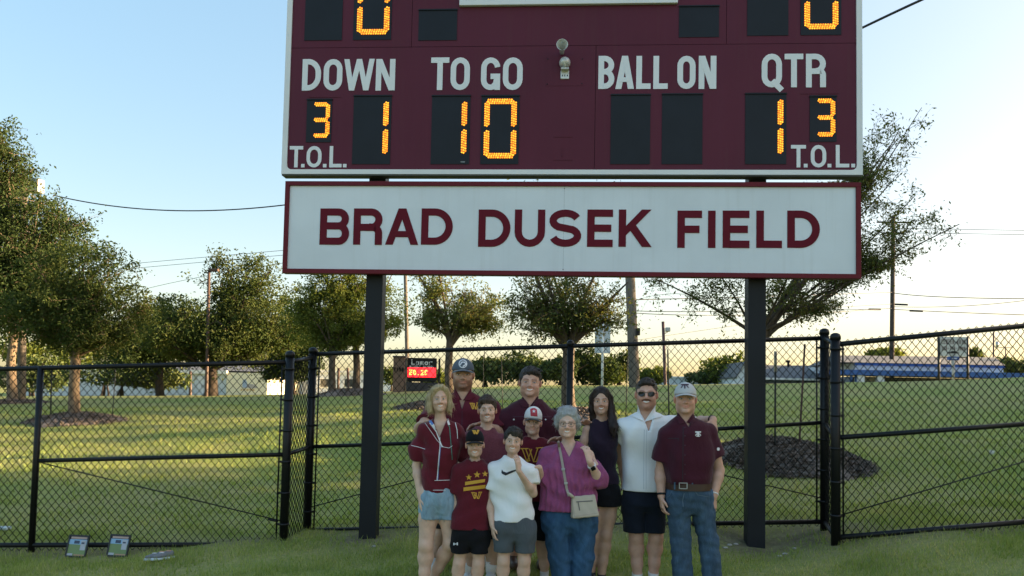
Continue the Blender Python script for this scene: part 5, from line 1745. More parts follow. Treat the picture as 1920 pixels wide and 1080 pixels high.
def hand(F, wrist, dirv, palm, s, curl=0.35, side=1, spread=0.12, thumb=0.6):
    """A hand: dirv wrist to knuckles, palm the way the palm faces; side +1 puts the thumb along +x of (palm x dir)."""
    d = Vector(dirv).normalized(); pn = Vector(palm); pn = (pn - d * pn.dot(d)).normalized()
    sx = pn.cross(d) * side
    w = Vector(wrist)
    L = 0.085 * s
    for q in (-.026, -.009, .009, .026):          # palm as fanned bones
        F.cap(w + sx * q * .55 * s + d * .005 * s, w + d * L + sx * q * 1.05 * s, .014 * s, .0115 * s, .014 * s)
    lens = (.060, .074, .080, .072)
    for i, (q, ln) in enumerate(zip((-.0285, -.0098, .0098, .0285), lens)):
        base = w + d * (L - .004) + sx * q * 1.08 * s
        fd = (d + sx * (q / .0285) * spread).normalized()
        c1, c2, c3 = curl * .5, curl * 1.5, curl * 2.3
        p1 = base + (fd * math.cos(c1) + pn * math.sin(c1)) * ln * .48 * s
        p2 = p1 + (fd * math.cos(c2) + pn * math.sin(c2)) * ln * .32 * s
        p3 = p2 + (fd * math.cos(c3) + pn * math.sin(c3)) * ln * .26 * s
        F.chain([base, p1, p2, p3], [.0092 * s, .0084 * s, .0076 * s, .0064 * s], .004 * s)
    tb = w + d * .022 * s + sx * .026 * s
    t1 = tb + (d * .6 + sx * thumb + pn * .25).normalized() * .040 * s
    t2 = t1 + (d * .9 + sx * thumb * .35 + pn * .3).normalized() * .034 * s
    F.chain([tb, t1, t2], [.0125 * s, .0098 * s, .0078 * s], .008 * s)


class Head:
    """Frame of a head: at() maps head-local metres (x right in the picture, y back, z up, eye line at z=0) to the world."""
    def __init__(self, c, h, yaw=0.0, tilt=0.0, nod=0.0):
        self.c = Vector(c); self.s = h / 0.23
        self.M = (Matrix.Rotation(yaw, 3, 'Z') @ Matrix.Rotation(nod, 3, 'X') @ Matrix.Rotation(tilt, 3, 'Y'))

    def at(self, x, y, z):
        return self.c + self.M @ Vector((x, y, z)) * self.s


def add_head(F, H, sp):
    s = H.s; a = H.at; M = H.M
    fw = sp.get('fw', 1.0)             # face width
    jaw = sp.get('jaw', 1.0)
    ch = sp.get('child', 0.0)
    F.ell(a(0, .014, .034), (.0745 * s * fw, .094 * s, .082 * s), .02 * s, M=M)
    F.ell(a(0, -.026, -.012), (.0665 * s * fw, .066 * s, .082 * s), .02 * s, M=M)
    F.ell(a(0, -.030, -.058), (.0530 * s * jaw * fw, .056 * s, .056 * s), .025 * s, M=M)
    F.ell(a(0, -.076, -.097 + .006 * ch), (.025 * s * jaw, .020 * s, .018 * s), .026 * s, M=M)
    for q in (-1, 1):
        F.ell(a(.045 * q * jaw * fw, -.006, -.070), (.017 * s, .028 * s, .026 * s), .03 * s, M=M)
        F.ell(a(.039 * q * fw, -.066, -.036), (.021 * s, .020 * s, .018 * s), .016 * s, M=M)         # smiling cheeks
        F.cap(a(.015 * q, -.092, .019), a(.046 * q * fw, -.078, .018), .008 * s, .006 * s, .012 * s)  # brow
        F.ell(a(.030 * q * fw, -.100, .0005), (.017 * s, .012 * s, .0095 * s), .008 * s, True, M)     # sockets
        F.ell(a(.030 * q * fw, -.080, -.001), (.0145 * s, .0105 * s, .0095 * s), .003 * s, M=M)       # eyeballs under the lids
        e = sp.get('ear', 1.0)
        F.ell(a(.077 * q * fw, .006, -.010), (.0085 * s * e, .019 * s, .031 * s * (.9 + .1 * e)), .006 * s, M=M @ Matrix.Rotation(.45 * q, 3, 'Z'))
    F.cap(a(0, -.089, .010), a(0, -.112, -.030), .0085 * s, .0125 * s, .010 * s)
    for q in (-1, 1): F.ell(a(.0125 * q, -.101, -.034), (.0092 * s, .011 * s, .0085 * s), .006 * s, M=M)
    # mouth: lips parted in a smile
    sm = sp.get('smile', 1.0)
    for zz, rr in ((-.0560, .0044), (-.0690, .0052)):
        pts = [a(x * fw, -.0935 + .020 * (abs(x) / .027) ** 2, zz + sm * .0085 * (abs(x) / .027) ** 2 * (1 if zz > -.06 else 1.5)) for x in (-.027, -.014, 0, .014, .027)]
        F.chain(pts, [rr * .55 * s, rr * s * .9, rr * s, rr * s * .9, rr * .55 * s], .005 * s)
    if sp.get('teeth', True):
        pts = [a(x * fw, -.0985 + .020 * (abs(x) / .027) ** 2, -.0628 + sm * .010 * (abs(x) / .027) ** 2) for x in (-.023, 0, .023)]
        F.chain(pts, [.0030 * s, .0050 * s, .0030 * s], .003 * s) if False else None
        for p, q in zip(pts[:-1], pts[1:]): F.cap(p, q, .0040 * s, .0040 * s, .003 * s, True)
    if sp.get('neck', True):
        r = sp.get('neck_r', .054) * s
        F.cap(a(0, .016, -.05), sp['neck_base'], r, r * 1.08, .03 * s)


def arm(F, sh, el, wr, r0, r1, r2, k=.02):
    sh, el, wr = Vector(sh), Vector(el), Vector(wr)
    F.ell(sh, (r0 * .88,) * 3, k)
    m = sh.lerp(el, .45)
    F.chain([sh, m, el], [r0 * .84, r0 * .90, r1 * .90], k)
    m2 = el.lerp(wr, .28)
    F.chain([el, m2, wr], [r1 * .92, r1 * .98, r2 * .95], k)


def leg(F, hip, kn, an, r0, r1, r2, k=.03):
    hip, kn, an = Vector(hip), Vector(kn), Vector(an)
    m = hip.lerp(kn, .5)
    F.chain([hip, m, kn], [r0, r0 * .86, r1], k)
    F.ell(kn + Vector((0, -r1 * .22, 0)), (r1 * .85, r1 * .95, r1 * 1.05), k * .6)
    c = kn.lerp(an, .30) + Vector((0, r1 * .28, 0))
    F.chain([kn, c, kn.lerp(an, .68), an], [r1 * .92, r1 * 1.06, r2 * 1.12, r2], k)


def to_obj(name, F, mat, parent, kind=None, tint=None):
    P, Q = F.mesh(name)
    if not len(P): return None, None
    me = np_mesh(name, P, Q, True)
    if tint is not None:
        col = tint(P)
        ca = me.color_attributes.new("tint", 'FLOAT_COLOR', 'POINT')
        ca.data.foreach_set("color", np.concatenate([col, np.ones((len(P), 1))], 1).astype(np.float32).ravel())
    o = link(name, me, mat, parent, kind)
    return o, BVHTree.FromPolygons(P.tolist(), Q.tolist())


def strands(hair, parent_h, mat, n, length, seed, lift=.004, down=1.0):
    """Loose strands lying on and lifting off a head of hair."""
    me = hair.data
    m = len(me.vertices)
    if m < 50: return
    co = np.empty(m * 3, np.float32); me.vertices.foreach_get("co", co); co = co.reshape(-1, 3)
    nr = np.empty(m * 3, np.float32); me.vertices.foreach_get("normal", nr); nr = nr.reshape(-1, 3)
    rg = np.random.default_rng(seed)
    i = rg.integers(0, m, n); p, q = co[i], nr[i]
    d = np.tile(np.array([[0, -.15, -1.0 * down]], np.float32), (n, 1)) + rg.normal(size=(n, 3)) * .35 + (p - co.mean(0)) * 3.0 * (1 - down)
    d -= q * (d * q).sum(1)[:, None]; d /= np.linalg.norm(d, axis=1)[:, None] + 1e-6
    if parent_h is not None:                      # none across the face
        H = parent_h
        t_ = (p + d * length - np.array(H.c)) @ np.array(H.M) / H.s
        ok = ~((np.abs(t_[:, 0]) < .064 * H.fw) & (t_[:, 1] < -.02) & (t_[:, 2] < .062))
        p, q, d = p[ok], q[ok], d[ok]; n = len(p)
    s = np.cross(d, q); s /= np.linalg.norm(s, axis=1)[:, None] + 1e-6
    L = (length * (.5 + rg.random(n)))[:, None]; w = .0016
    a = p + q * .001; b = a + d * L * .55 + q * lift * .5; c = a + d * L + q * (lift * rg.random(n))[:, None]
    V = np.stack([a - s * w, a + s * w, b + s * w, b - s * w, c], 1).reshape(-1, 3)
    k = np.arange(n)[:, None] * 5
    F4 = k + np.array([[0, 1, 2, 3]]); F3 = k + np.array([[3, 2, 4, 4]])
    me2 = bpy.data.meshes.new("hair_strand"); me2.from_pydata(V.tolist(), [], F4.tolist() + F3[:, :3].tolist()); me2.update()
    link("hair_strand", me2, mat, hair, "stuff")


def head_tint(H, sp, nail=None):
    """Real colour differences of a face: lips, cheeks, brows, lashes, beard shadow. Multipliers of the skin colour."""
    c = np.array(H.c); Mi = np.array(H.M.transposed()); s = H.s
    fw = sp.get('fw', 1.0)
    lip = np.array(sp.get('lip', (.95, .66, .64))); brow = np.array(sp.get('brow', (.25, .2, .18))); sm = sp.get('smile', 1.0)

    def fn(P):
        L = (P - c) @ Mi.T / s
        x, y, z = L.T
        ax = np.abs(x) / fw
        col = np.ones((len(P), 3))
        face = (y < -.03)

        def blend(w, k):
            w = np.clip(w, 0, 1)[:, None]
            col[:] = col * (1 - w) + col * np.array(k) * w
        # ruddy cheeks, nose and ears
        blend(np.exp(-(((ax - .042) / .020) ** 2 + ((z + .036) / .020) ** 2)) * face * sp.get('flush', .7) * .7, (1.05, .80, .76))
        blend(np.exp(-((x / .014) ** 2 + ((z + .030) / .014) ** 2)) * (y < -.09) * .6, (1.03, .80, .76))
        blend((ax > .068) * (z > -.045) * (z < .03) * .6, (1.04, .76, .72))
        if 'beard' in sp:
            b = np.clip((-.040 - z) / .022, 0, 1) * (z > -.135) * (y < .015)
            b = np.maximum(b, np.clip((ax - .050) / .012, 0, 1) * np.clip((-.012 - z) / .02, 0, 1) * (z > -.12) * (y < .0))
            b = b * (1 - np.exp(-(((ax) / .026) ** 2 + ((z + .063) / .009) ** 2)) * .9)
            blend(b, sp['beard'])
        if 'moustache' in sp:
            zz = -.0475 + .20 * np.maximum(0, ax - .012) * -1
            blend(1.3 * np.exp(-(((z - zz) / .0062) ** 4)) * (ax < .034) * (y < -.07), sp['moustache'])
        zl = -.0625 + sm * .011 * (ax / .027) ** 2
        blend(.8 * np.exp(-(((z - zl) / .0110) ** 4)) * (ax < .030) * (y < -.07), lip)
        zb = .0225 - 12 * (ax - .030) ** 2 * .8 + .12 * (ax - .03)
        blend(1.1 * np.exp(-(((z - zb) / .0052) ** 2)) * (ax > .013) * (ax < .050) * (y < -.055) * sp.get('browk', .7), brow)
        # line of the lashes and lid folds
        zq = .0035 - .10 * np.abs(ax - .030)
        blend(.75 * np.exp(-(((z - zq) / .0036) ** 2)) * (np.abs(ax - .030) < .0155) * (y < -.06), sp.get('lash', (.35, .28, .26)))
        return col
    return fn


M_eyewhite = mat_plain("eye_white", (.62, .60, .58), .2, 0, .03)
M_iris = {'brown': mat_plain("brown_iris", (.035, .02, .012), .15, 0, .1), 'blue': mat_plain("blue_iris", (.07, .11, .15), .15, 0, .1)}
M_teeth = mat_plain("teeth", (.82, .80, .76), .25, 0, .03)


def face_parts(H, sp, body):
    s = H.s; fw = sp.get('fw', 1.0)
    if sp.get('eyes', True):
        for q in (-1, 1):
            op = sp.get('eye_open', .0048)
            me = bmesh.new()
            bmesh.ops.create_uvsphere(me, u_segments=12, v_segments=8, radius=1.0)
            for v in me.verts: v.co = H.at(.030 * q * fw + v.co.x * .0128, -.0868 + v.co.y * .0055, -.0022 + v.co.z * op)
            m = bpy.data.meshes.new("eye"); me.to_mesh(m); me.free()
            m.polygons.foreach_set("use_smooth", [True] * len(m.polygons))
            e = link("eye", m, M_eyewhite, body)
            me = bmesh.new()
            bmesh.ops.create_uvsphere(me, u_segments=10, v_segments=8, radius=1.0)
            for v in me.verts: v.co = H.at(.030 * q * fw + v.co.x * .0060, -.0905 + v.co.y * .0032, -.0018 + v.co.z * op * 1.02)
            m = bpy.data.meshes.new("iris"); me.to_mesh(m); me.free()
            m.polygons.foreach_set("use_smooth", [True] * len(m.polygons))
            link("iris", m, M_iris[sp.get('iris', 'brown')], e)
    if sp.get('teeth', True):
        sm = sp.get('smile', 1.0); V, Fq = [], []
        n = 12
        for i in range(n + 1):
            x = -.0215 + .043 * i / n
            k = (abs(x) / .027) ** 2
            zt = -.0578 + sm * .0085 * k; zb = -.0675 + sm * .0125 * k
            for z in (zt, zb): V.append(H.at(x * fw, -.0968 + .020 * k, z))
        for i in range(n): Fq.append((i * 2, i * 2 + 1, i * 2 + 3, i * 2 + 2))
        m = bpy.data.meshes.new("teeth"); m.from_pydata([tuple(v) for v in V], [], Fq); m.update()
        link("teeth", m, M_teeth, body)


def shoe(F, an, s, yaw=0.0):
    """A shoe around the ankle point, toes towards the camera."""
    a = Vector(an); d = Vector((math.sin(yaw), -math.cos(yaw), 0))
    g = gh1(a.x, a.y)
    base = Vector((a.x, a.y, g + .03 * s))
    F.cap(base - d * .05 * s, base + d * .06 * s, .037 * s, .043 * s, .02 * s)
    F.cap(base + d * .06 * s, base + d * .145 * s, .043 * s, .036 * s, .02 * s)
    F.cap(base - d * .045 * s + Vector((0, 0, .02 * s)), Vector((a.x, a.y, g + .095 * s)) - d * .01 * s, .036 * s, .040 * s, .02 * s)
    F.cap(base + d * .03 * s, base + Vector((0, 0, .055 * s)), .035 * s, .036 * s, .02 * s)
    F.plane((0, 0, g + .004), (0, 0, -1))


def decal(name, polys, bvh, mat, parent, off=.002, step_px=1.2):
    """Flat print lying on a shirt: photo-pixel polygons dropped onto the cloth it belongs to. polys: quads in pixels."""
    V, Fs = [], []
    for q in polys:
        q = [Vector((p[0], p[1], 0)) for p in q]
        if len(q) == 3: q = [q[0], q[1], q[2], q[2]]
        nu = max(1, int(max((q[1] - q[0]).length, (q[2] - q[3]).length) / step_px)); nv = max(1, int(max((q[3] - q[0]).length, (q[2] - q[1]).length) / step_px))
        g_ = []
        for i in range(nu + 1):
            for j in range(nv + 1):
                p = q[0].lerp(q[1], i / nu).lerp(q[3].lerp(q[2], i / nu), j / nv)
                d = ray(p.x, p.y).normalized()
                hit = bvh.ray_cast(EYE, d)
                g_.append(None if hit[0] is None else hit[0] - d * off)
        b = len(V); ok = [p is not None for p in g_]
        V += [tuple(p) if p is not None else (0, 0, 0) for p in g_]
        for i in range(nu):
            for j in range(nv):
                f = (i * (nv + 1) + j, (i + 1) * (nv + 1) + j, (i + 1) * (nv + 1) + j + 1, i * (nv + 1) + j + 1)
                if all(ok[k] for k in f):
                    co = [Vector(V[b + k]) for k in f]
                    if max((co[0] - c).length for c in co) < .06: Fs.append(tuple(b + k for k in f))
    if not Fs: return None
    used = sorted({k for f in Fs for k in f}); mp = {k: i for i, k in enumerate(used)}
    me = bpy.data.meshes.new(name); me.from_pydata([V[k] for k in used], [], [tuple(mp[k] for k in f) for f in Fs]); me.update()
    return link(name, me, mat, parent)


def stroke_px(pts, w):
    """Quads of a constant-width stroke through pixel points."""
    out = []
    for a, b in zip(pts[:-1], pts[1:]):
        dx, dy = b[0] - a[0], b[1] - a[1]; l = math.hypot(dx, dy) or 1
        nx, ny = -dy / l * w / 2, dx / l * w / 2
        ex, ey = dx / l * w * .2, dy / l * w * .2
        out.append([(a[0] - ex + nx, a[1] - ey + ny), (b[0] + ex + nx, b[1] + ey + ny), (b[0] + ex - nx, b[1] + ey - ny), (a[0] - ex - nx, a[1] - ey - ny)])
    return out


def star_px(cx, cy, r):
    """Five-pointed star as quads."""
    p = []
    for i in range(10):
        a = math.radians(-90 + 36 * i); k = r if i % 2 == 0 else r * .42
        p.append((cx + math.cos(a) * k, cy + math.sin(a) * k))
    return [[(cx, cy), p[i - 1], p[i], p[(i + 1) % 10]] for i in range(0, 10, 2)]
# ------------------------------------------------------------------ the eleven people
PEOPLE = "people posing in front of the scoreboard"


def brim(H, M, mat, parent, half=.073, reach=.075, drop=.018, z0=.030, thick=.004, mat_under=None):
    V, Fs = [], []
    n, m = 14, 5
    for lay in (0, 1):
        for i in range(n + 1):
            a = math.pi * i / n
            for j in range(m + 1):
                k = j / m
                x = math.cos(a) * half * H.fw * (1 + .06 * k)
                yb = -.055 - .038 * math.sin(a)
                y = yb - reach * k * math.sin(a) ** .6
                z = z0 - drop * (math.cos(a) ** 2) - .010 * k - lay * thick
                V.append(tuple(H.at(x, y, z)))
    w = m + 1; N = (n + 1) * w
    for i in range(n):
        for j in range(m):
            Fs.append((i * w + j, i * w + j + 1, (i + 1) * w + j + 1, (i + 1) * w + j))
            Fs.append((N + i * w + j, N + (i + 1) * w + j, N + (i + 1) * w + j + 1, N + i * w + j + 1))
        Fs.append((i * w + m, N + i * w + m, N + (i + 1) * w + m, (i + 1) * w + m))
    me = bpy.data.meshes.new("brim"); me.from_pydata(V, [], Fs); me.update()
    me.polygons.foreach_set("use_smooth", [True] * len(me.polygons))
    return link("brim", me, mat, parent)


def cap_on(H, mat, parent, mat_brim=None, tall=1.0, z0=.026, flat=False):
    s = H.s; w = H.fw
    c = H.at(0, .014, .034)
    F = Field(np.array(c) - .16, np.array(c) + .16, .0055)
    F.ell(H.at(0, .010, .034), (.0820 * s * w, .102 * s, .090 * s * tall), .01, M=H.M)
    if flat: F.ell(H.at(0, -.02, .070), (.067 * s * w, .070 * s, .060 * s * tall), .03, M=H.M)
    F.plane(H.at(0, 0, z0), H.M @ Vector((0, -.10, -1)))
    o, bv = to_obj("cap", F, mat, parent)
    mb = MB(); mb.lathe([(.006, -.002), (.007, .003), (.002, .006)], Matrix.Translation(H.at(0, .010, .034 + .0895 * tall)), 8); mb.build("button", mat, o)
    brim(H, None, mat_brim or mat, o, z0=z0 + .012, reach=.072)
    return o, bv


def hair_short(H, mat, parent, vol=1.0, fringe=None, back=-.05, seed=1, side=1.0, cut=.55, top=0.0, name="hair", under=False):
    s = H.s; c = H.at(0, .014, .03); side = side * H.fw
    F = Field(np.array(c) - .17, np.array(c) + .17, .0055)
    F.ell(H.at(0, .018, .036 + top * .5), (.0800 * s * side * vol, .101 * s * vol, (.0890 + top) * s * vol), .01, M=H.M)
    F.ell(H.at(0, -.105, -.035), (.0645 * s * H.fw, .085 * s, .104 * s), .012, True, H.M)
    n = H.M @ Vector((0, -cut, -.85))
    F.plane(H.at(0, -.035, -.012), n)
    if under: F.plane(H.at(0, 0, .030), H.M @ Vector((0, 0, 1)))
    F.plane(H.at(0, 0, back), H.M @ Vector((0, 0, -1)))
    rg = np.random.default_rng(seed)
    if fringe:
        for i in range(fringe['n']):
            x = -.058 + .116 * (i + .5) / fringe['n'] + rg.normal() * .003
            dx = fringe.get('sweep', 0) * .02 + rg.normal() * .006
            zl = fringe.get('low', .040) + rg.uniform(-.006, .010) + abs(x) * fringe.get('arch', 0)
            yb = -.088 + 9 * x * x
            F.chain([H.at(x * .85, -.040 + 5 * x * x, .110 + top - 8 * x * x), H.at(x + dx * .4, yb + .006, .087 - 5 * x * x), H.at(x + dx, yb + .001, min(zl, .085 - 5 * x * x))], [.014 * s, .0125 * s, .004 * s], .007 * s)
        for i in range(10):
            x = rg.uniform(-.06, .06); y = rg.uniform(-.04, .06)
            F.cap(H.at(x, y, .108 - 9 * x * x + top), H.at(x * 1.05 + fringe.get('sweep', 0) * .03, y - .035, .109 - 9 * x * x + top), .012 * s, .007 * s, .006 * s)
    F.wrinkle(.0022 * s, 230, seed, .25); F.wrinkle(.003 * s, 70, seed + 3, .5)
    o, bv = to_obj(name, F, mat, parent)
    strands(o, H, mat, 420 if not under else 100, .024 * s, seed, .006, .8)
    return o, bv


def collar(NB, r, mat, parent, h=.038, gap=.5, drop=.03, flare=.024, lean=.25):
    """Folded shirt collar round the neck base point; it opens at the front."""
    V, Fs = [], []
    n = 28
    a0 = gap
    for lay in (0, 1):
        for i in range(n + 1):
            a = -math.pi + a0 + (2 * math.pi - 2 * a0) * i / n          # 0 = back of the neck
            end = max(0, (abs(a) - 1.5) / (math.pi - a0 - 1.5)) if abs(a) > 1.5 else 0
            x, y = math.sin(a), math.cos(a)
            off = lay * .004
            zc = NB.z + (.012 * y) - lean * r * (1 - y) * .35
            V.append((NB.x + x * (r + .002 - off), NB.y + y * (r + .002 - off), zc + h * .62))
            V.append((NB.x + x * (r + flare * .55 - off), NB.y + y * (r + flare * .55 - off), zc + h * .45 - off))
            V.append((NB.x + x * (r + flare * (1.1 + .5 * end) - off), NB.y + y * (r + flare * (1.1 + .4 * end) - off) - .004 * end, zc - h * .35 - drop * end ** 1.5 - off))
    N = (n + 1) * 3
    for i in range(n):
        for j in range(2):
            Fs.append((i * 3 + j, i * 3 + j + 1, i * 3 + j + 4, i * 3 + j + 3)); Fs.append((N + i * 3 + j, N + i * 3 + j + 3, N + i * 3 + j + 4, N + i * 3 + j + 1))
        Fs.append((i * 3 + 2, N + i * 3 + 2, N + i * 3 + 5, i * 3 + 5))
    for i in (0, n):
        for j in range(2): Fs.append((i * 3 + j, N + i * 3 + j, N + i * 3 + j + 1, i * 3 + j + 1))
    me = bpy.data.meshes.new("collar"); me.from_pydata(V, [], Fs); me.update()
    me.polygons.foreach_set("use_smooth", [True] * len(me.polygons))
    return link("collar", me, mat, parent)


class Both:
    """The nearest hit of several surfaces."""
    def __init__(self, *b): self.b = b

    def ray_cast(self, o, d):
        h = [x for x in (b.ray_cast(o, d) for b in self.b) if x[0] is not None]
        return min(h, key=lambda x: x[3]) if h else (None, None, None, None)


def flaps(person, bv, mat, parent, quads, off=.007, th=.004):
    for q in quads:
        o = decal("collar_flap", [q], Both(bv, person.bodybv), mat, parent, off, 1.5)
        if o:
            m = o.modifiers.new("thickness", 'SOLIDIFY'); m.thickness = th; m.offset = -1


class Person:
    def __init__(self, label, d, head, skin, neck, secs, group=PEOPLE):
        self.d = d
        cx, top, chin = head['px']
        self.H_ = (chin - top) * ppx(d)
        c = self.W(cx, (top + chin) / 2, head.get('dy', -.03))
        yaw = -math.atan2(c.x, c.y) + head.get('yaw', 0)
        self.H = Head(c, self.H_, yaw, head.get('tilt', 0), head.get('nod', 0.0))
        self.hs = head
        self.H.fw = head.get('fw', 1.0)
        self.NB = self.W(*neck)
        head['neck_base'] = self.NB
        self.g = gh1(self.NB.x, d)
        self.root = thing("person", label, "person", (self.NB.x, d, self.g), group)
        self.skin = skin
        self.secs = []
        for r in secs:
            py, xl, xr, ry = r[:4]; yo = r[4] if len(r) > 4 else 0
            a, b = self.W(xl, py), self.W(xr, py)
            self.secs.append(((a.z + b.z) / 2, (a.x + b.x) / 2, d + yo, (b.x - a.x) / 2, ry))
        self.arms, self.legs, self.hands = [], [], []

    def W(self, px, py, dd=0.0):
        return at(px, py, self.d + dd)

    def px(self, n):
        return n * ppx(self.d)

    def foot(self, px, dd=0.0, s=1.0):
        p = self.W(px, 1000, dd)
        return Vector((p.x, self.d + dd, gh1(p.x, self.d + dd) + .085 * s))

    def body(self, inset=.028, step=.0068, pelvis=None, sh_r=None):
        pts = [self.NB, self.H.at(0, 0, .13), self.H.at(.1, .1, .0), self.H.at(-.1, -.13, 0)]
        for A in self.arms: pts += [Vector(p) for p in A[:3]]
        for L in self.legs: pts += [Vector(p) for p in L[:3]]
        for h in self.hands: pts += [Vector(h[0]) + Vector(h[1]).normalized() * .2 * h[3]]
        for s in self.secs: pts += [Vector((s[1] - s[3], s[2] - s[4], s[0])), Vector((s[1] + s[3], s[2] + s[4], s[0]))]
        lo = np.array([min(p[i] for p in pts) for i in range(3)]) - .10; hi = np.array([max(p[i] for p in pts) for i in range(3)]) + .07
        zn = self.NB.z - .03
        zs_ = np.concatenate([np.arange(lo[2], zn, .0086), np.arange(zn, hi[2] + .005, .0050)])
        F = Field(lo, hi, step, zs_)
        F.loft(self.secs, .02, 2.2, -inset)
        for A in self.arms: arm(F, *A)
        for L in self.legs: leg(F, *L)
        add_head(F, self.H, self.hs)
        for h in self.hands: hand(F, *h)
        tint = head_tint(self.H, self.hs)
        o, bv = to_obj("body", F, self.skin, self.root, None, tint)
        face_parts(self.H, self.hs, o)
        self.bodyo, self.bodybv = o, bv
        return o

    def top(self, name, mat, hem, sleeves=(), neck_r=.06, neck_dz=.0, neck_dy=-.012, vee=None, wr=.0035, wf=38, seed=1, step=.0086, grow=0.0, extra=None, e=2.3, arms=None, neck_e=1.0):
        """Upper garment: the torso sections, sleeves [(index of arm, fraction to the cut, radius at shoulder, radius at cut, puff)], a hem height in px and a neck opening."""
        hz = self.W((self.secs[0][1] / self.d) * FPX + 960, hem).z
        lo = np.array([min(s[1] - s[3] for s in self.secs), min(s[2] - s[4] for s in self.secs), hz]) - .05
        hi = np.array([max(s[1] + s[3] for s in self.secs), max(s[2] + s[4] for s in self.secs), max(s[0] for s in self.secs)]) + .05
        ends = []
        for (i, fr, r0, r1, *pf) in sleeves:
            sh, el, wrs = (Vector(p) for p in self.arms[i][:3])
            if fr <= 1: P = sh.lerp(el, fr); path = [sh, P + (el - sh).normalized() * .03]; n = (el - sh).normalized()
            else: P = el.lerp(wrs, fr - 1); path = [sh, el, P + (wrs - el).normalized() * .03]; n = (wrs - el).normalized()
            ends.append((path, P, n, r0, r1, pf))
            for q in path:
                lo = np.minimum(lo, np.array(q) - max(r0, r1) - .05); hi = np.maximum(hi, np.array(q) + max(r0, r1) + .05)
        F = Field(lo, hi, step)
        F.loft(self.secs, .03, e, grow)
        for path, P, n, r0, r1, pf in ends:
            G = Field(np.minimum(*[np.array(path[0]), np.array(path[-1])]) - .2, np.maximum(np.array(path[0]), np.array(path[-1])) + .2, step) if False else None
            s = F._win(np.min([np.array(q) for q in path], 0) - max(r0, r1) - .05, np.max([np.array(q) for q in path], 0) + max(r0, r1) + .05, 0)
            keep = F.D.copy()
            F.D[:] = .5
            r0 = r0 * .92
            F.ell(path[0], (r0 * 1.02,) * 3, .03)
            rs = [r0] + [r0 * .5 + r1 * .5] * (len(path) - 2) + [r1]
            F.chain(path, rs, .03)
            if pf: F.ell(path[0].lerp(path[-1], .62) if len(path) == 2 else path[1].lerp(path[-1], .25), (pf[0],) * 3, .05)
            F.plane(P, n)
            F.D = smin(keep, F.D, .025)
        if extra: extra(F)
        if wr: F.wrinkle(wr * 1.2, wf, seed, .5); F.wrinkle(wr * 1.7, wf * .45, seed + 5, .9)
        F.plane((0, 0, hz), (0, 0, -1))
        # neck opening
        nb = self.NB
        F.D = np.maximum(F.D, -_ell_d(F, (nb.x, nb.y + neck_dy, nb.z + neck_dz + .045), (neck_r * .98, neck_r * .98, .045 + neck_r * .55)))
        if vee:
            w, dep = vee
            X, Y, Z = F.grid((slice(None),) * 3)
            zz = (Z - (nb.z - dep)) / dep
            wedge = np.abs(X - nb.x) - w * np.clip(zz, 0, 1.5)
            wedge = np.maximum(wedge, (nb.z - dep) - Z); wedge = np.maximum(wedge, Y - nb.y)
            F.D = np.maximum(F.D, -wedge)
        o, bv = to_obj(name, F, mat, self.root)
        return o, bv

    def bottom(self, name, mat, secs, legs, hem=None, wr=.004, wf=34, seed=3, step=.0092, top=None, k=.010):
        """Lower garment: pelvis sections in px, legs [(points, radii)], cut at hem px (per leg)."""
        S_ = []
        for r in secs:
            py, xl, xr, ry = r[:4]; yo = r[4] if len(r) > 4 else 0
            a, b = self.W(xl, py), self.W(xr, py)
            S_.append(((a.z + b.z) / 2, (a.x + b.x) / 2, self.d + yo, (b.x - a.x) / 2, ry))
        z_, cx_, cy_, rx_, ry_ = S_[0]
        S_[0] = (z_, cx_, cy_, rx_ - .011, ry_ - .011)      # tucked under the shirt
        pts = [np.array((s[1] - s[3], s[2] - s[4], s[0])) for s in S_] + [np.array((s[1] + s[3], s[2] + s[4], s[0])) for s in S_]
        for P, r in legs:
            for p, q in zip(P, r): pts += [np.array(p) - q, np.array(p) + q]
        F = Field(np.min(pts, 0) - .04, np.max(pts, 0) + .04, step)
        if legs:
            z_, cx_, cy_, rx_, ry_ = S_[-1]
            S_.append((z_ - .055, cx_, cy_, rx_ * .96, ry_ * .74))
        F.loft(S_, .02, 2.3)
        if legs:
            pel = F.D.copy(); F.D[:] = .5
            for P, r in legs:
                one = F.D.copy(); F.D[:] = .5
                F.chain([Vector(p) + Vector((0, -.012, 0)) for p in P], r, .02)
                F.D = smin(one, F.D, .006)
            F.D = smin(pel, F.D, .045)
        if wr: F.wrinkle(wr, wf, seed, .8)
        if top: F.plane((0, 0, self.W(960, top).z), (0, 0, 1))
        if hem:
            F.plane((0, 0, self.W((S_[0][1] / self.d) * FPX + 960, hem).z), (0, 0, -1))
        return to_obj(name, F, mat, self.root)

    def shoes(self, mat, s=1.0, yaw=(0.1, -0.1)):
        for L, y in zip(self.legs, yaw):
            a = Vector(L[2])
            F = Field(np.array(a) - .24, np.array(a) + .24, .009)
            shoe(F, a, s, y)
            o, _ = to_obj("shoe", F, mat, self.root)


def _ell_d(F, c, r):
    X, Y, Z = F.grid((slice(None),) * 3)
    k0 = np.sqrt(((X - c[0]) / r[0]) ** 2 + ((Y - c[1]) / r[1]) ** 2 + ((Z - c[2]) / r[2]) ** 2)
    return (k0 - 1) * min(r)


def band_ring(p, axis, r, w, mat, parent, name):
    q = Vector(axis).normalized().to_track_quat('Z', 'Y').to_matrix().to_4x4()
    mb = MB(); mb.lathe([(r, -w / 2), (r + .003, 0), (r, w / 2)], Matrix.Translation(p) @ q, 18)
    return mb.build(name, mat, parent)


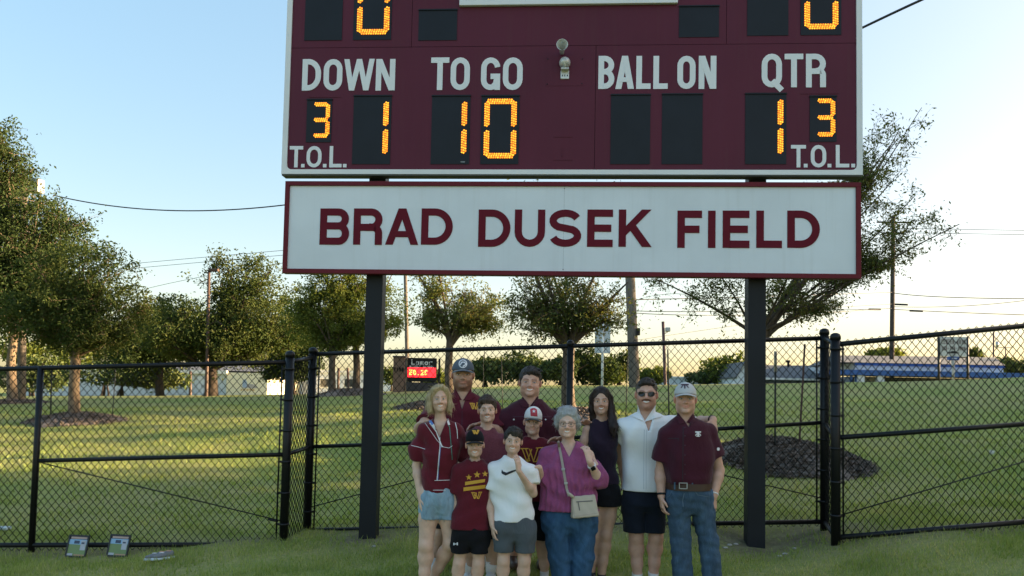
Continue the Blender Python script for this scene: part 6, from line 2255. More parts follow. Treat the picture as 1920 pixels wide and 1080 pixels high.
SK_TAN = mat_skin("tanned_skin", (.56, .345, .25))
SK_FAIR = mat_skin("fair_skin", (.68, .45, .345))
SK_KID = mat_skin("light_skin", (.65, .43, .325))
SK_RUD = mat_skin("ruddy_skin", (.61, .36, .27))
CL_MAROON = mat_cloth("maroon_cotton", (.115, .010, .020))
CL_BURG = mat_cloth("burgundy_knit", (.105, .010, .022), .1, 700, .3)
CL_PLUM = mat_cloth("dark_plum_poplin", (.055, .009, .020), .08, 900, .3)
CL_HEATH = mat_cloth("heather_maroon", (.125, .035, .048), .1, 600, .3, .15, .55)
CL_BLACK = mat_cloth("black_jersey", (.008, .008, .011), .2, 600, .35, .05)
CL_NAVY = mat_cloth("navy_twill", (.010, .014, .026), .15, 600, .35, .05)
CL_WHITE = mat_cloth("white_cotton", (.84, .85, .87), .02, 700, .22, .05)
CL_GREY = mat_cloth("slate_grey_jersey", (.085, .10, .115), .12, 600, .5, .1)
CL_PINK = mat_cloth("orchid_cotton", (.30, .075, .185), .12, 700, .6)
CL_TANK = mat_cloth("black_violet_knit", (.022, .012, .026), .15, 700, .3)
DENIM_L = mat_denim("light_denim", (.24, .35, .44), .5)
DENIM = mat_denim("mid_blue_denim", (.040, .095, .185), .45)
DENIM_D = mat_denim("worn_blue_denim", (.055, .095, .15), .6)
HR_BLONDE = mat_hair("blonde_hair", (.50, .39, .23), .3)
HR_BROWN = mat_hair("brown_hair", (.055, .035, .024), .4)
HR_DARK = mat_hair("dark_hair", (.034, .026, .022), .5)
HR_GREY = mat_hair("silver_hair", (.40, .41, .42), .2)
HR_LONG = mat_hair("dark_chestnut_hair", (.026, .014, .011), .5)
SHOE_W = mat_plain("white_shoe_leather", (.66, .66, .66), .5)
SHOE_B = mat_plain("brown_boot_leather", (.08, .045, .03), .5)
SHOE_D = mat_plain("dark_shoe", (.03, .03, .035), .6)
PR_GOLD = mat_plain("gold_print", (.62, .33, .035), .7, 0, .05)
PR_BLACK = mat_plain("black_print", (.012, .012, .02), .6)
PR_WHITE = mat_plain("white_print", (.7, .7, .72), .6)
PR_BLUE = mat_plain("blue_ribbon", (.10, .22, .55), .6)
PR_TEAL = mat_plain("green_ribbon", (.05, .17, .15), .6)
PR_RED = mat_plain("red_patch", (.45, .03, .05), .6)
PR_PLUM = mat_plain("maroon_print", (.05, .012, .03), .6)


def w_px(x0, x1, y0, y1, w):
    """The slab W emblem: outlined strokes."""
    X = lambda k: x0 + (x1 - x0) * k
    Y = lambda k: y0 + (y1 - y0) * k
    out = stroke_px([(X(-.02), Y(.08)), (X(.34), Y(.08))], w * .9) + stroke_px([(X(.70), Y(.04)), (X(1.04), Y(.0))], w * .9)
    for a, b in (((.05, .08), (.28, 1.0)), ((.28, 1.0), (.50, .12)), ((.40, .10), (.58, .98)), ((.58, .98), (.78, .06)), ((.72, .98), (.98, .02)), ((.22, .1), (.40, .85)), ((.58, .98), (.74, .98)), ((.26, .98), (.42, .9))):
        out += stroke_px([(X(a[0]), Y(a[1])), (X(b[0]), Y(b[1]))], w)
    return out


# --- A: blonde woman in the ribboned blouse
P = Person("blonde woman in puff sleeved maroon blouse with ribbon trim and cut off denim shorts", 6.1, dict(px=(824, 723, 772), tilt=-.06, fw=.95, jaw=.86, flush=.5, smile=1.25, iris='blue', neck_r=.046, brow=(.5, .42, .34), ear=.8, yaw=.08, lip=(.95, .62, .60)), SK_FAIR,
           (826, 792), [(786, 812, 841, .055), (796, 795, 856, .085), (806, 789, 861, .095, .01), (830, 790, 862, .105), (850, 790, 859, .112, -.01), (880, 792, 853, .105), (905, 792, 850, .11), (924, 790, 849, .115)])
P.arms = [(P.W(796, 806), P.W(781, 874, .03), P.W(788, 930, -.03), .044, .036, .025), (P.W(855, 806), P.W(866, 860, .16), P.W(884, 890, .26), .044, .036, .026)]
P.hands = [(P.W(788.5, 931, -.03), (.05, -.1, -1), (.9, .25, 0), .95, .45, -1), (P.W(884, 890, .26), (.5, .1, -.4), (0, -1, 0), .9, .4, 1)]
P.legs = [(P.W(806, 925), P.W(799, 1022, -.02), P.foot(797), .082, .055, .036), (P.W(836, 925), P.W(845, 1018, .0), P.foot(813, .16), .082, .055, .036)]
P.body()
def _puff(F):
    for i, x in ((0, 782), (1, 862)):
        c = P.W(x, 846, .03 if i == 0 else .09); F.ell(c, (P.px(16), P.px(15), P.px(19)), .05)
sh, bv = P.top("blouse", CL_MAROON, 921, [(0, .84, .062, .070), (1, .8, .062, .070)], .052, .004, -.01, (.045, .115), .0045, 44, 11, extra=_puff)
for nm, q, m in (("ribbon_trim", stroke_px([(814, 783), (801, 786), (806, 793), (818, 809), (829, 838)], 2.0)[2:] + stroke_px([(796, 792), (806, 806), (820, 826), (831, 838), (842, 840), (848, 836)], .8), PR_WHITE),
                 ("ribbon_trim", stroke_px([(804, 786), (811, 796)], 5) , PR_BLUE), ("ribbon_trim", stroke_px([(812, 797), (819, 803)], 5) + stroke_px([(838, 784), (842, 796)], 4), PR_WHITE), ("ribbon_trim", stroke_px([(840, 795), (843, 801), (846, 838), (848, 862)], 1.6), PR_TEAL),
                 ("ribbon_trim", stroke_px([(824, 806), (825, 836), (822, 868), (819.5, 900)], 1.6), PR_WHITE), ("ribbon_trim", stroke_px([(826.5, 836), (823.5, 868), (821, 900)], .8), PR_BLUE), ("ribbon_trim", stroke_px([(853, 790), (857, 806), (858, 822)], 1.3), PR_WHITE),
                 ("ribbon_trim", stroke_px([(815, 901), (846, 900)], 1.0) + stroke_px([(812, 919), (846, 919)], 1.0) + stroke_px([(771, 835), (784, 838), (797, 842)], .9), PR_WHITE)):
    decal(nm, q, bv, m, sh, .003)
P.bottom("denim_shorts", DENIM_L, [(906, 793, 848, .112), (924, 790, 850, .118), (944, 789, 853, .115)], [((P.W(809, 940), P.W(804, 990)), (P.px(20), P.px(20))), ((P.W(836, 940), P.W(840, 990)), (P.px(19), P.px(18)))], 972, .004, 50, 5)
mb = MB()
for i in range(46):
    x = 784 + 76 * i / 46; p = P.W(x, 972, -.10 + random.uniform(0, .1)); mb.tube([p + Vector((0, 0, .01)), p + Vector((random.uniform(-.006, .006), 0, -random.uniform(.008, .03)))], .0015, 3)
mb.build("frayed_hem", DENIM_L, P.root, "stuff")
s = P.H.s; H = P.H
F = Field(np.array(H.c) - .20, np.array(H.c) + .20, .0055)
F.ell(H.at(0, .018, .038), (.081 * s, .102 * s, .089 * s), .01, M=H.M)
F.ell(H.at(0, .060, -.035), (.086 * s, .058 * s, .095 * s), .03, M=H.M)
for q in (-1, 1):
    F.chain([H.at(.060 * q, -.035, .075), H.at(.081 * q, -.018, .02), H.at(.086 * q, -.012, -.05), H.at(.083 * q, -.012, -.098), H.at(.096 * q, -.022, -.118)], [.022 * s, .021 * s, .024 * s, .020 * s, .007 * s], .02)
    F.chain([H.at(.078 * q, .03, .03), H.at(.088 * q, .03, -.07), H.at(.086 * q, .01, -.112)], [.03 * s, .028 * s, .012 * s], .02)
F.chain([H.at(.02, -.07, .108), H.at(-.045, -.072, .085), H.at(-.072, -.045, .035)], [.016 * s, .018 * s, .012 * s], .015)
F.chain([H.at(.02, -.07, .108), H.at(.055, -.066, .082), H.at(.074, -.042, .035)], [.014 * s, .016 * s, .012 * s], .015)
F.ell(H.at(.010, -.112, -.030), (.0590 * s, .090 * s, .115 * s), .008, True, H.M)
F.wrinkle(.0009, 300, 4, .15)
ho, _ = to_obj("hair", F, HR_BLONDE, P.root)
strands(ho, P.H, HR_BLONDE, 900, .055, 31, .008)
P.shoes(SHOE_W, .9)

# --- B: tall bearded man in the grey cap
P = Person("tall bearded man in grey blue cap and burgundy polo at the back of the group", 6.85, dict(px=(868, 674, 729), fw=1.06, jaw=1.14, smile=.55, flush=.5, neck_r=.064, beard=(.50, .43, .40), teeth=False, brow=(.3, .24, .2), yaw=.0, nod=.03), SK_TAN,
           (868, 746), [(736, 849, 888, .06), (744, 838, 899, .088), (754, 822, 914, .11), (770, 805, 929, .13), (790, 803, 932, .14), (820, 805, 928, .145), (870, 810, 920, .14), (930, 810, 915, .14), (945, 812, 914, .14)])
P.arms = [(P.W(813, 768), P.W(787, 806, -.24), P.W(787, 797, -.52), .058, .048, .032), (P.W(922, 768), P.W(938, 812, -.06), P.W(905, 795, -.30), .058, .048, .032)]
P.hands = [(P.W(786, 796, -.53), (.85, -.35, .25), (0, -.3, -1), .95, .3, 1), (P.W(903, 795, -.30), (-.95, -.35, -.22), (0, -.5, -.9), 1.0, .45, -1)]
P.legs = [(P.W(848, 940), P.W(824, 1000, .02), P.foot(812), .085, .058, .040), (P.W(892, 940), P.W(900, 1000, .02), P.foot(903), .085, .058, .040)]
P.body()
sh, bv = P.top("polo_shirt", CL_BURG, 940, [(0, .62, .078, .082), (1, .8, .08, .082)], .070, .006, -.016, (.030, .10), .004, 30, 21)
collar(P.NB + Vector((0, .004, .008)), .064, CL_BURG, sh, .034, .9, .0, .012)
flaps(P, bv, CL_BURG, sh, [[(850, 722), (866, 750), (855, 750), (842, 733)], [(887, 722), (899, 733), (883, 750), (868, 751)]])
decal("emblem", w_px(881, 899, 755, 767, 1.7), bv, PR_GOLD, sh, .003)
decal("placket", stroke_px([(866.5, 770), (866, 800)], 1.0), bv, PR_PLUM, sh, .002)
P.bottom("shorts", CL_BLACK, [(925, 815, 918, .13), (955, 818, 918, .13)], [((P.W(846, 945), P.W(828, 1000)), (P.px(17), P.px(15))), ((P.W(890, 945), P.W(898, 1000)), (P.px(22), P.px(19)))], 990)
c_, cb = cap_on(P.H, mat_cloth("grey_blue_twill", (.085, .105, .135), .08, 800, .15), P.root, None, 1.02)
decal("emblem", [[(868 + 8.2 * math.cos(a), 682 + 8.2 * math.sin(a)), (868 + 8.2 * math.cos(a + .4), 682 + 8.2 * math.sin(a + .4)), (868 + 6.4 * math.cos(a + .4), 682 + 6.4 * math.sin(a + .4)), (868 + 6.4 * math.cos(a), 682 + 6.4 * math.sin(a))] for a in [i * .3927 for i in range(16)]] + stroke_px([(863, 684), (866, 679), (871, 679), (874, 683), (868, 687)], 2.2), cb, PR_WHITE, c_, .003)
hair_short(P.H, HR_BROWN, P.root, .985, None, -.05, 3, under=True)
P.shoes(SHOE_W, 1.05)

# --- D: dark haired man in the dark maroon button shirt
P = Person("smiling dark haired man in dark maroon snap shirt behind the boy in the white cap", 6.85, dict(px=(994, 690, 743), fw=1.10, jaw=1.12, smile=1.1, flush=.75, neck_r=.062, tilt=.03, brow=(.3, .22, .2), yaw=.0), SK_RUD,
           (995, 760), [(749, 975, 1015, .06), (757, 963, 1026, .088), (768, 948, 1040, .112), (784, 936, 1050, .13), (806, 934, 1051, .14), (840, 935, 1048, .145), (900, 940, 1042, .14), (945, 942, 1040, .14)])
P.arms = [(P.W(945, 786), P.W(934, 850, .03), P.W(940, 905, .0), .058, .046, .032), (P.W(1042, 786), P.W(1050, 850, .06), P.W(1045, 905, .1), .058, .046, .032)]
P.hands = [(P.W(940, 906, .0), (.1, -.1, -1), (1, .2, 0), 1, .4, -1), (P.W(1045, 906, .1), (-.1, -.1, -1), (-1, .2, 0), 1, .4, 1)]
P.legs = [(P.W(972, 945), P.W(964, 1005, .02), P.foot(962), .085, .058, .040), (P.W(1014, 945), P.W(1016, 1005, .02), P.foot(1018), .085, .058, .040)]
P.body()
sh, bv = P.top("snap_shirt", CL_PLUM, 940, [(0, 1.0, .080, .072), (1, 1.0, .080, .072)], .068, .006, -.016, (.022, .05), .004, 30, 31)
collar(P.NB + Vector((0, .004, .008)), .062, CL_PLUM, sh, .034, .8, .0, .012)
flaps(P, bv, CL_PLUM, sh, [[(976, 738), (992, 760), (981, 765), (971, 749)], [(1011, 739), (1020, 749), (1006, 766), (994, 761)]])
decal("placket", stroke_px([(996, 776), (996, 860)], 1.2) + stroke_px([(962, 781), (984, 781)], 1.0) + stroke_px([(1010, 781), (1034, 781)], 1.0) , bv, PR_PLUM, sh, .002)
for x, y in ((963.5, 786.5), (1023, 786.5)): decal("snap", [[(x + 1.9 * math.cos(a), y + 1.9 * math.sin(a)), (x + 1.9 * math.cos(a + 1.57), y + 1.9 * math.sin(a + 1.57)), (x, y), (x, y)] for a in (0, 1.57, 3.14, 4.71)], bv, PR_WHITE, sh, .004, .6)
P.bottom("shorts", CL_NAVY, [(925, 943, 1042, .13), (955, 945, 1042, .13)], [((P.W(970, 945), P.W(965, 1000)), (P.px(22), P.px(19))), ((P.W(1014, 945), P.W(1016, 1000)), (P.px(22), P.px(19)))], 985)
hair_short(P.H, HR_DARK, P.root, 1.0, dict(n=9, sweep=1.3, low=.068, arch=-.2), -.055, 5, 1.02, .5, .004)
P.shoes(SHOE_B, 1.05)

# --- C: teenage boy in the heathered tee
P = Person("brown haired teenage boy in heathered maroon tee in front of the tall bearded man", 6.45, dict(px=(913.5, 744, 792), fw=1.0, jaw=.95, smile=1.25, flush=.6, neck_r=.047, tilt=-.05, brow=(.32, .25, .2), child=.4, ear=1.1), SK_KID,
           (911, 808), [(801, 893, 932, .055), (810, 880, 938, .08), (820, 871, 946, .092), (845, 868, 946, .10), (900, 872, 940, .095), (945, 872, 940, .10)])
P.arms = [(P.W(876, 824), P.W(863, 880, .02), P.W(866, 930, -.02), .042, .034, .024), (P.W(941, 824), P.W(948, 880, .04), P.W(945, 925, .04), .042, .034, .024)]
P.hands = [(P.W(866, 931, -.02), (.1, -.1, -1), (1, .2, 0), .85, .4, -1), (P.W(945, 926, .04), (0, -.1, -1), (-1, .2, 0), .85, .4, 1)]
P.legs = [(P.W(892, 950), P.W(882, 1025, 0), P.foot(877), .066, .047, .033), (P.W(922, 950), P.W(923, 1025, 0), P.foot(922), .066, .047, .033)]
P.body()
sh, bv = P.top("tee_shirt", CL_HEATH, 940, [(0, .72, .056, .066), (1, .72, .056, .066)], .056, .006, -.010, None, .004, 34, 41)
P.bottom("shorts", CL_BLACK, [(930, 874, 940, .10), (955, 874, 940, .105)], [((P.W(891, 950), P.W(884, 1015)), (P.px(18), P.px(16))), ((P.W(922, 950), P.W(923, 1015)), (P.px(18), P.px(16)))], 1008)
hair_short(P.H, HR_BROWN, P.root, 1.02, dict(n=12, sweep=-.6, low=.052), -.05, 7, 1.02, .5, .006)
for L in P.legs: band_ring(Vector(L[2]) + Vector((0, 0, .03)), (0, 0, 1), .043, .09, CL_WHITE, P.root, "sock")
P.shoes(SHOE_W, .95)

# --- E: boy in the white cap
P = Person("boy in white cap with red patch and maroon tee with large outlined letter", 6.5, dict(px=(999, 767, 815), fw=.97, jaw=.92, smile=.75, flush=.5, neck_r=.045, tilt=.07, child=.6, teeth=False, ear=1.15, brow=(.5, .4, .32)), SK_KID,
           (1001, 828), [(821, 984, 1020, .052), (830, 972, 1034, .075), (840, 965, 1048, .088), (865, 968, 1044, .095), (900, 970, 1040, .095), (940, 970, 1038, .10)])
P.arms = [(P.W(972, 842), P.W(966, 895, .06), P.W(972, 935, .05), .040, .032, .023), (P.W(1040, 842), P.W(1042, 895, .08), P.W(1036, 935, .08), .040, .032, .023)]
P.hands = [(P.W(972, 936, .05), (0, -.1, -1), (1, .2, 0), .8, .4, -1), (P.W(1036, 936, .08), (0, -.1, -1), (-1, .2, 0), .8, .4, 1)]
P.legs = [(P.W(988, 950), P.W(986, 1025, 0), P.foot(985), .064, .046, .033), (P.W(1015, 950), P.W(1019, 1025, 0), P.foot(1022), .064, .046, .033)]
P.body()
sh, bv = P.top("tee_shirt", CL_MAROON, 938, [(0, .75, .054, .064), (1, .75, .054, .064)], .054, .006, -.010, None, .004, 34, 51)
decal("emblem", w_px(977, 1017, 839, 866, 2.0), bv, PR_GOLD, sh, .003)
P.bottom("shorts", CL_BLACK, [(925, 972, 1034, .10), (955, 972, 1034, .105)], [((P.W(988, 950), P.W(986, 1012)), (P.px(17), P.px(15.5))), ((P.W(1014, 950), P.W(1017, 1012)), (P.px(17), P.px(15.5)))], 1011)
c_, cb = cap_on(P.H, mat_cloth("white_cap_twill", (.72, .72, .72), .03, 800, .1), P.root, mat_cloth("black_brim", (.02, .02, .025), .1, 800, .1), 1.08, .024, True)
decal("patch", [[(994, 767), (998, 765), (1003, 765), (1007, 768)], [(994, 767), (1007, 768), (1008, 781), (995, 780)]], cb, PR_RED, c_, .003)
decal("patch_emblem", star_px(1001, 771, 3.6), cb, PR_WHITE, c_, .0045, .7)
hair_short(P.H, HR_BROWN, P.root, .985, None, -.045, 9, under=True)
P.shoes(SHOE_W, .9)

# --- I: long haired woman in the dark tank top
P = Person("woman with long dark hair in sleeveless black top and black skirt", 6.55, dict(px=(1127, 727, 777), fw=.96, jaw=.88, smile=1.35, flush=.55, neck_r=.046, tilt=-.03, brow=(.22, .15, .12), ear=.7, lip=(.95, .55, .55)), SK_TAN,
           (1129, 793), [(786, 1112, 1146, .05), (795, 1105, 1153, .075), (806, 1101, 1158, .09), (830, 1102, 1160, .115, -.01), (845, 1104, 1158, .115, -.01), (880, 1108, 1155, .095), (910, 1107, 1161, .11)])
P.arms = [(P.W(1101, 806), P.W(1090, 850, -.02), P.W(1056, 823, -.26), .042, .034, .024), (P.W(1158, 806), P.W(1163, 852, .08), P.W(1166, 892, .14), .042, .034, .024)]
P.hands = [(P.W(1055, 822, -.26), (-1, -.25, -.05), (0, -.4, -.9), .9, .4, -1), (P.W(1166, 893, .14), (.1, -.1, -1), (-1, 0, 0), .85, .4, 1)]
P.legs = [(P.W(1118, 935), P.W(1114, 1005, .0), P.foot(1110, .02), .078, .050, .034), (P.W(1143, 935), P.W(1135, 1003, -.02), P.foot(1129, -.02), .080, .052, .035)]
P.body()
sh, bv = P.top("tank_top", CL_TANK, 906, [], .056, .014, -.008, None, .0035, 34, 61)
P.bottom("skirt", CL_BLACK, [(897, 1107, 1161, .112), (925, 1106, 1164, .118), (960, 1105, 1165, .12)], [], 948, .004, 40, 6)
s = P.H.s; H = P.H
F = Field(np.array(H.c) - np.array((.22, .22, .46)), np.array(H.c) + .22, .006)
F.ell(H.at(0, .018, .038), (.082 * s, .102 * s, .092 * s), .01, M=H.M)
F.ell(H.at(0, .055, -.06), (.082 * s, .060 * s, .12 * s), .03, M=H.M)
F.chain([H.at(-.045, -.05, .09), H.at(-.078, -.015, .03), H.at(-.080, .005, -.06), H.at(-.070, .03, -.14), H.at(-.06, .055, -.22)], [.02 * s, .021 * s, .024 * s, .026 * s, .02 * s], .02)
F.chain([H.at(.045, -.05, .09), H.at(.078, -.02, .03), H.at(.085, -.018, -.06), H.at(.094, -.035, -.15), H.at(.104, -.085, -.22), H.at(.102, -.10, -.29)], [.02 * s, .022 * s, .027 * s, .033 * s, .036 * s, .014 * s], .02)
F.chain([H.at(.076, -.03, -.08), H.at(.082, -.075, -.18), H.at(.084, -.10, -.26)], [.02 * s, .022 * s, .010 * s], .012)
F.ell(H.at(.0, -.108, -.035), (.0580 * s, .088 * s, .108 * s), .01, True, H.M)
F.wrinkle(.0015, 230, 14, .12)
ho, _ = to_obj("hair", F, HR_LONG, P.root)
strands(ho, P.H, HR_LONG, 800, .05, 32, .006)
P.shoes(SHOE_D, .88)

# --- J: man in sunglasses and white shirt
P = Person("man in dark sunglasses with moustache, open white short sleeved shirt and navy shorts", 6.5, dict(px=(1212, 711, 766), fw=1.05, jaw=1.10, smile=.8, flush=.8, neck_r=.062, moustache=(.22, .16, .14), eyes=False, beard=(.82, .74, .70), ear=1.15, brow=(.3, .22, .2)), SK_RUD,
           (1212, 782), [(772, 1194, 1232, .06), (779, 1183, 1243, .085), (788, 1171, 1255, .108), (802, 1163, 1262, .128), (825, 1163, 1262, .135), (860, 1167, 1258, .13), (905, 1168, 1248, .13), (925, 1166, 1247, .135)])
P.arms = [(P.W(1170, 800), P.W(1156, 842, .14), P.W(1112, 800, .10), .056, .046, .031), (P.W(1256, 797), P.W(1306, 792, .08), P.W(1337, 786, -.22), .056, .046, .031)]
P.hands = [(P.W(1111, 799, .10), (-.75, -.45, .45), (0, -.4, -.9), 1.0, .5, -1), (P.W(1337, 786, -.23), (-.05, -.45, -1), (-.4, .6, -.6), 1.0, .35, 1)]
P.legs = [(P.W(1187, 930), P.W(1193, 1008, 0), P.foot(1196), .088, .058, .040), (P.W(1226, 930), P.W(1230, 1008, 0), P.foot(1226), .088, .058, .040)]
P.body()
sh, bv = P.top("dress_shirt", CL_WHITE, 919, [(0, .55, .074, .074), (1, .95, .076, .068)], .068, .008, -.016, (.040, .125), .0045, 30, 71)
collar(P.NB + Vector((0, .004, .008)), .064, CL_WHITE, sh, .036, .9, .0, .014)
flaps(P, bv, CL_WHITE, sh, [[(1196, 759), (1206, 790), (1183, 780), (1184, 767)], [(1230, 758), (1242, 768), (1241, 781), (1208, 791)]], .009, .005)
decal("placket", stroke_px([(1208, 806), (1207, 860), (1207, 917)], 1.0) + stroke_px([(1212.5, 806), (1211.5, 860), (1211.5, 917)], .8), bv, mat_plain("white_seam", (.55, .57, .62), .8), sh, .002)
P.bottom("shorts", CL_NAVY, [(912, 1168, 1246, .132), (945, 1167, 1246, .136)], [((P.W(1188, 940), P.W(1189, 1010)), (P.px(21.5), P.px(20.5))), ((P.W(1225, 940), P.W(1226, 1010)), (P.px(21.5), P.px(20)))], 997, .004, 30, 8)
hair_short(P.H, mat_hair('greying_hair', (.085, .072, .064), .45), P.root, .970, None, -.03, 15, 1.0, .6, .0)
hair_short(P.H, HR_DARK, P.root, .985, dict(n=9, sweep=.4, low=.083), .060, 16, .93, .0, .004)
H = P.H; mb = MB()
for q in (-1, 1):
    pts = [(.0, .016), (.020, .017), (.030, .010), (.029, -.008), (.016, -.020), (-.004, -.022), (-.020, -.012), (-.023, .008)]
    cvs = [H.at(.033 * q + q * x, -.098 + .35 * (x + .0) ** 2 + max(0, x) * .35, -.001 + z) for x, z in pts]
    bck = [p - (H.M @ Vector((0, -.003, 0))) for p in cvs]
    n = len(pts); mb.add(cvs + bck, [tuple(range(n)), tuple(reversed(range(n, 2 * n)))] + [(i, (i + 1) % n, n + (i + 1) % n, n + i) for i in range(n)])
gl = mb.build("sunglasses", mat_plain("dark_lens", (.006, .007, .010), .12), P.root)
mb = MB()
mb.tube([H.at(-.014, -.102, .010), H.at(0, -.106, .012), H.at(.014, -.102, .010)], .0018, 6)
for q in (-1, 1): mb.tube([H.at(.060 * q, -.088, .008), H.at(.078 * q, -.03, .006), H.at(.080 * q, .01, .0)], .0018, 6)
mb.build("frame", M_black, gl)
wr = P.arms[1][2]; ax = Vector(P.arms[1][2]) - Vector(P.arms[1][1])
band_ring(Vector(wr) - ax.normalized() * .015, ax, .034, .022, M_black, P.root, "watch_band")
rp = Vector(P.hands[1][0]) + Vector(P.hands[1][1]).normalized() * .11 + Vector((.014, -.012, 0)); band_ring(rp, (0, -.4, -1), .010, .006, mat_plain("gold_ring", (.8, .6, .3), .25, 1.0), P.root, "ring")
P.shoes(SHOE_W, 1.05)

# --- H: older woman in the orchid blouse
P = Person("older woman with short silver hair and glasses in orchid pink blouse and blue jeans", 6.2, dict(px=(1064, 768, 820), fw=1.04, jaw=1.04, smile=1.0, flush=.6, neck_r=.047, teeth=True, brow=(.5, .46, .44), ear=.9, eye_open=.0055, yaw=-.02), SK_FAIR,
           (1066, 836), [(829, 1048, 1085, .055), (838, 1030, 1100, .085), (850, 1018, 1111, .105), (875, 1017, 1113, .13, -.015), (900, 1018, 1114, .135, -.02), (935, 1015, 1117, .14, -.015), (960, 1012, 1120, .145, -.01)])
P.arms = [(P.W(1026, 853), P.W(1013, 900, -.02), P.W(1011, 877, -.18), .044, .037, .026), (P.W(1104, 853), P.W(1124, 902, -.05), P.W(1106, 866, -.19), .044, .038, .026)]
P.hands = [(P.W(1011, 877, -.18), (-.9, -.15, .12), (0, -.2, -1), .85, .55, -1), (P.W(1105, 864, -.195), (-.2, .25, 1), (-.6, .8, 0), .9, .55, 1)]
P.legs = [(P.W(1046, 975), P.W(1049, 1045, 0), P.foot(1054), .07, .048, .034), (P.W(1090, 975), P.W(1092, 1045, 0), P.foot(1090), .07, .048, .034)]
P.body(.032)
def _full(F):
    F.ell(P.W(1126, 896, -.05), (P.px(15), P.px(15), P.px(17)), .04)
    F.ell(P.W(1015, 888, -.03), (P.px(13), P.px(14), P.px(17)), .04)
    X, Y, Z = F.grid((slice(None),) * 3)
    a = np.arctan2(X - P.NB.x, -(Y - P.d))
    zt = P.W(1066, 868).z
    F.D += (.0055 * np.sin(a * 26 + 2 * np.sin(Z * 14)) * np.clip((zt - Z) / .06, 0, 1)).astype(np.float32)
sh, bv = P.top("blouse", CL_PINK, 956, [(0, .95, .062, .068), (1, 1.32, .062, .060)], .058, .004, -.008, (.042, .085), .004, 50, 81, extra=_full)
P.bottom("jeans", DENIM, [(936, 1018, 1114, .125), (958, 1017, 1117, .128), (982, 1018, 1117, .125)], [((P.W(1044, 975), P.W(1049, 1045), P.foot(1055)), (P.px(27), P.px(21), P.px(16))), ((P.W(1091, 975), P.W(1092, 1045), P.foot(1089)), (P.px(27), P.px(21), P.px(17)))], None, .004, 46, 18)
s = P.H.s; H = P.H
F = Field(np.array(H.c) - .19, np.array(H.c) + .19, .0055)
F.ell(H.at(0, .022, .040), (.089 * s, .102 * s, .092 * s), .01, M=H.M)
F.ell(H.at(0, .06, -.025), (.080 * s, .055 * s, .07 * s), .03, M=H.M)
for q in (-1, 1): F.chain([H.at(.055 * q, -.05, .092), H.at(.083 * q, -.028, .045), H.at(.086 * q, -.010, -.005), H.at(.080 * q, .012, -.035)], [.020 * s, .020 * s, .018 * s, .012 * s], .02)
for i in range(8):
    x = -.055 + .11 * i / 7; F.chain([H.at(x, -.072 + 5 * x * x, .078 - 3 * x * x), H.at(x * 1.1, -.045, .118 - 4 * x * x), H.at(x * 1.1, .01, .132 - 5 * x * x)], [.009 * s, .017 * s, .016 * s], .012)
F.ell(H.at(0, -.108, -.030), (.0610 * s, .088 * s, .104 * s), .01, True, H.M)
F.wrinkle(.0016, 210, 24, .3)
ho, _ = to_obj("hair", F, HR_GREY, P.root)
strands(ho, P.H, HR_GREY, 900, .032, 33, .009, .5)
mb = MB()
for q in (-1, 1):
    ring = [H.at(.032 * q + math.cos(a) * .0245, -.1025 + .004 * abs(math.cos(a)), -.004 + math.sin(a) * .0185) for a in [2 * math.pi * i / 16 for i in range(17)]]
    mb.tube(ring, .0016, 5, False)
    mb.tube([H.at(.056 * q, -.098, .004), H.at(.078 * q, -.04, .006), H.at(.082 * q, .01, .0)], .0015, 5)
mb.tube([H.at(-.009, -.103, 0), H.at(0, -.106, .003), H.at(.009, -.103, 0)], .0016, 5)
mb.build("glasses", mat_plain("dark_metal_frame", (.05, .05, .06), .3, .6), P.root)
wr = Vector(P.arms[1][2]); ax = wr - Vector(P.arms[1][1]); wp = wr - ax.normalized() * .045
band_ring(wp, ax, .032, .024, PR_WHITE, P.root, "watch_band")
mb = MB(); dv = (EYE - wp).normalized(); dv = (dv - ax.normalized() * dv.dot(ax.normalized())).normalized()
xa, ya, za = axes_from(dv, ax); mb.box(wp + dv * .036, (.036, .036, .010), Matrix((xa, ya, za)).transposed(), .003); wf_ = mb.build("watch", M_black, P.root)
P.shoes(SHOE_D, .9)
HP = P
# her cross-body bag
bag = thing("handbag", "beige leather crossbody bag with zip pocket hanging at the older woman's hip", "bag", tuple(P.W(1097, 972, -.2)))
M_bag = mat_plain("beige_leather", (.46, .40, .31), .5, 0, .08, 9, .15, 120)
M_strap = mat_plain("taupe_strap", (.36, .30, .26), .55, 0, .08)
c00, c10, c11, c01 = P.W(1075, 973, -.19), P.W(1123, 966, -.16), P.W(1114, 928, -.15), P.W(1068, 930, -.19)
F = Field(np.min([np.array(c) for c in (c00, c10, c11, c01)], 0) - .06, np.max([np.array(c) for c in (c00, c10, c11, c01)], 0) + .06, .006)
ux_ = ((c10 - c00) + (c11 - c01)).normalized(); uz_ = ((c01 - c00) + (c11 - c10)).normalized(); uy_ = uz_.cross(ux_).normalized(); uz_ = ux_.cross(uy_).normalized() * (1 if ux_.cross(uy_).z > 0 else -1)
cc = (c00 + c10 + c11 + c01) / 4; hw, hh_ = ((c10 - c00).length + (c11 - c01).length) / 4, ((c01 - c00).length + (c11 - c10).length) / 4
X, Y, Z = F.grid((slice(None),) * 3)
lx = (X - cc.x) * ux_.x + (Y - cc.y) * ux_.y + (Z - cc.z) * ux_.z; ly = (X - cc.x) * uy_.x + (Y - cc.y) * uy_.y + (Z - cc.z) * uy_.z; lz = (X - cc.x) * uz_.x + (Y - cc.y) * uz_.y + (Z - cc.z) * uz_.z
wz = hw * (1 - .07 * lz / hh_); th = .030 - .016 * np.clip(lz / hh_, -1, 1)
qx, qy, qz = np.abs(lx) - wz + .012, np.abs(ly) - th + .010, np.abs(lz) - hh_ + .012
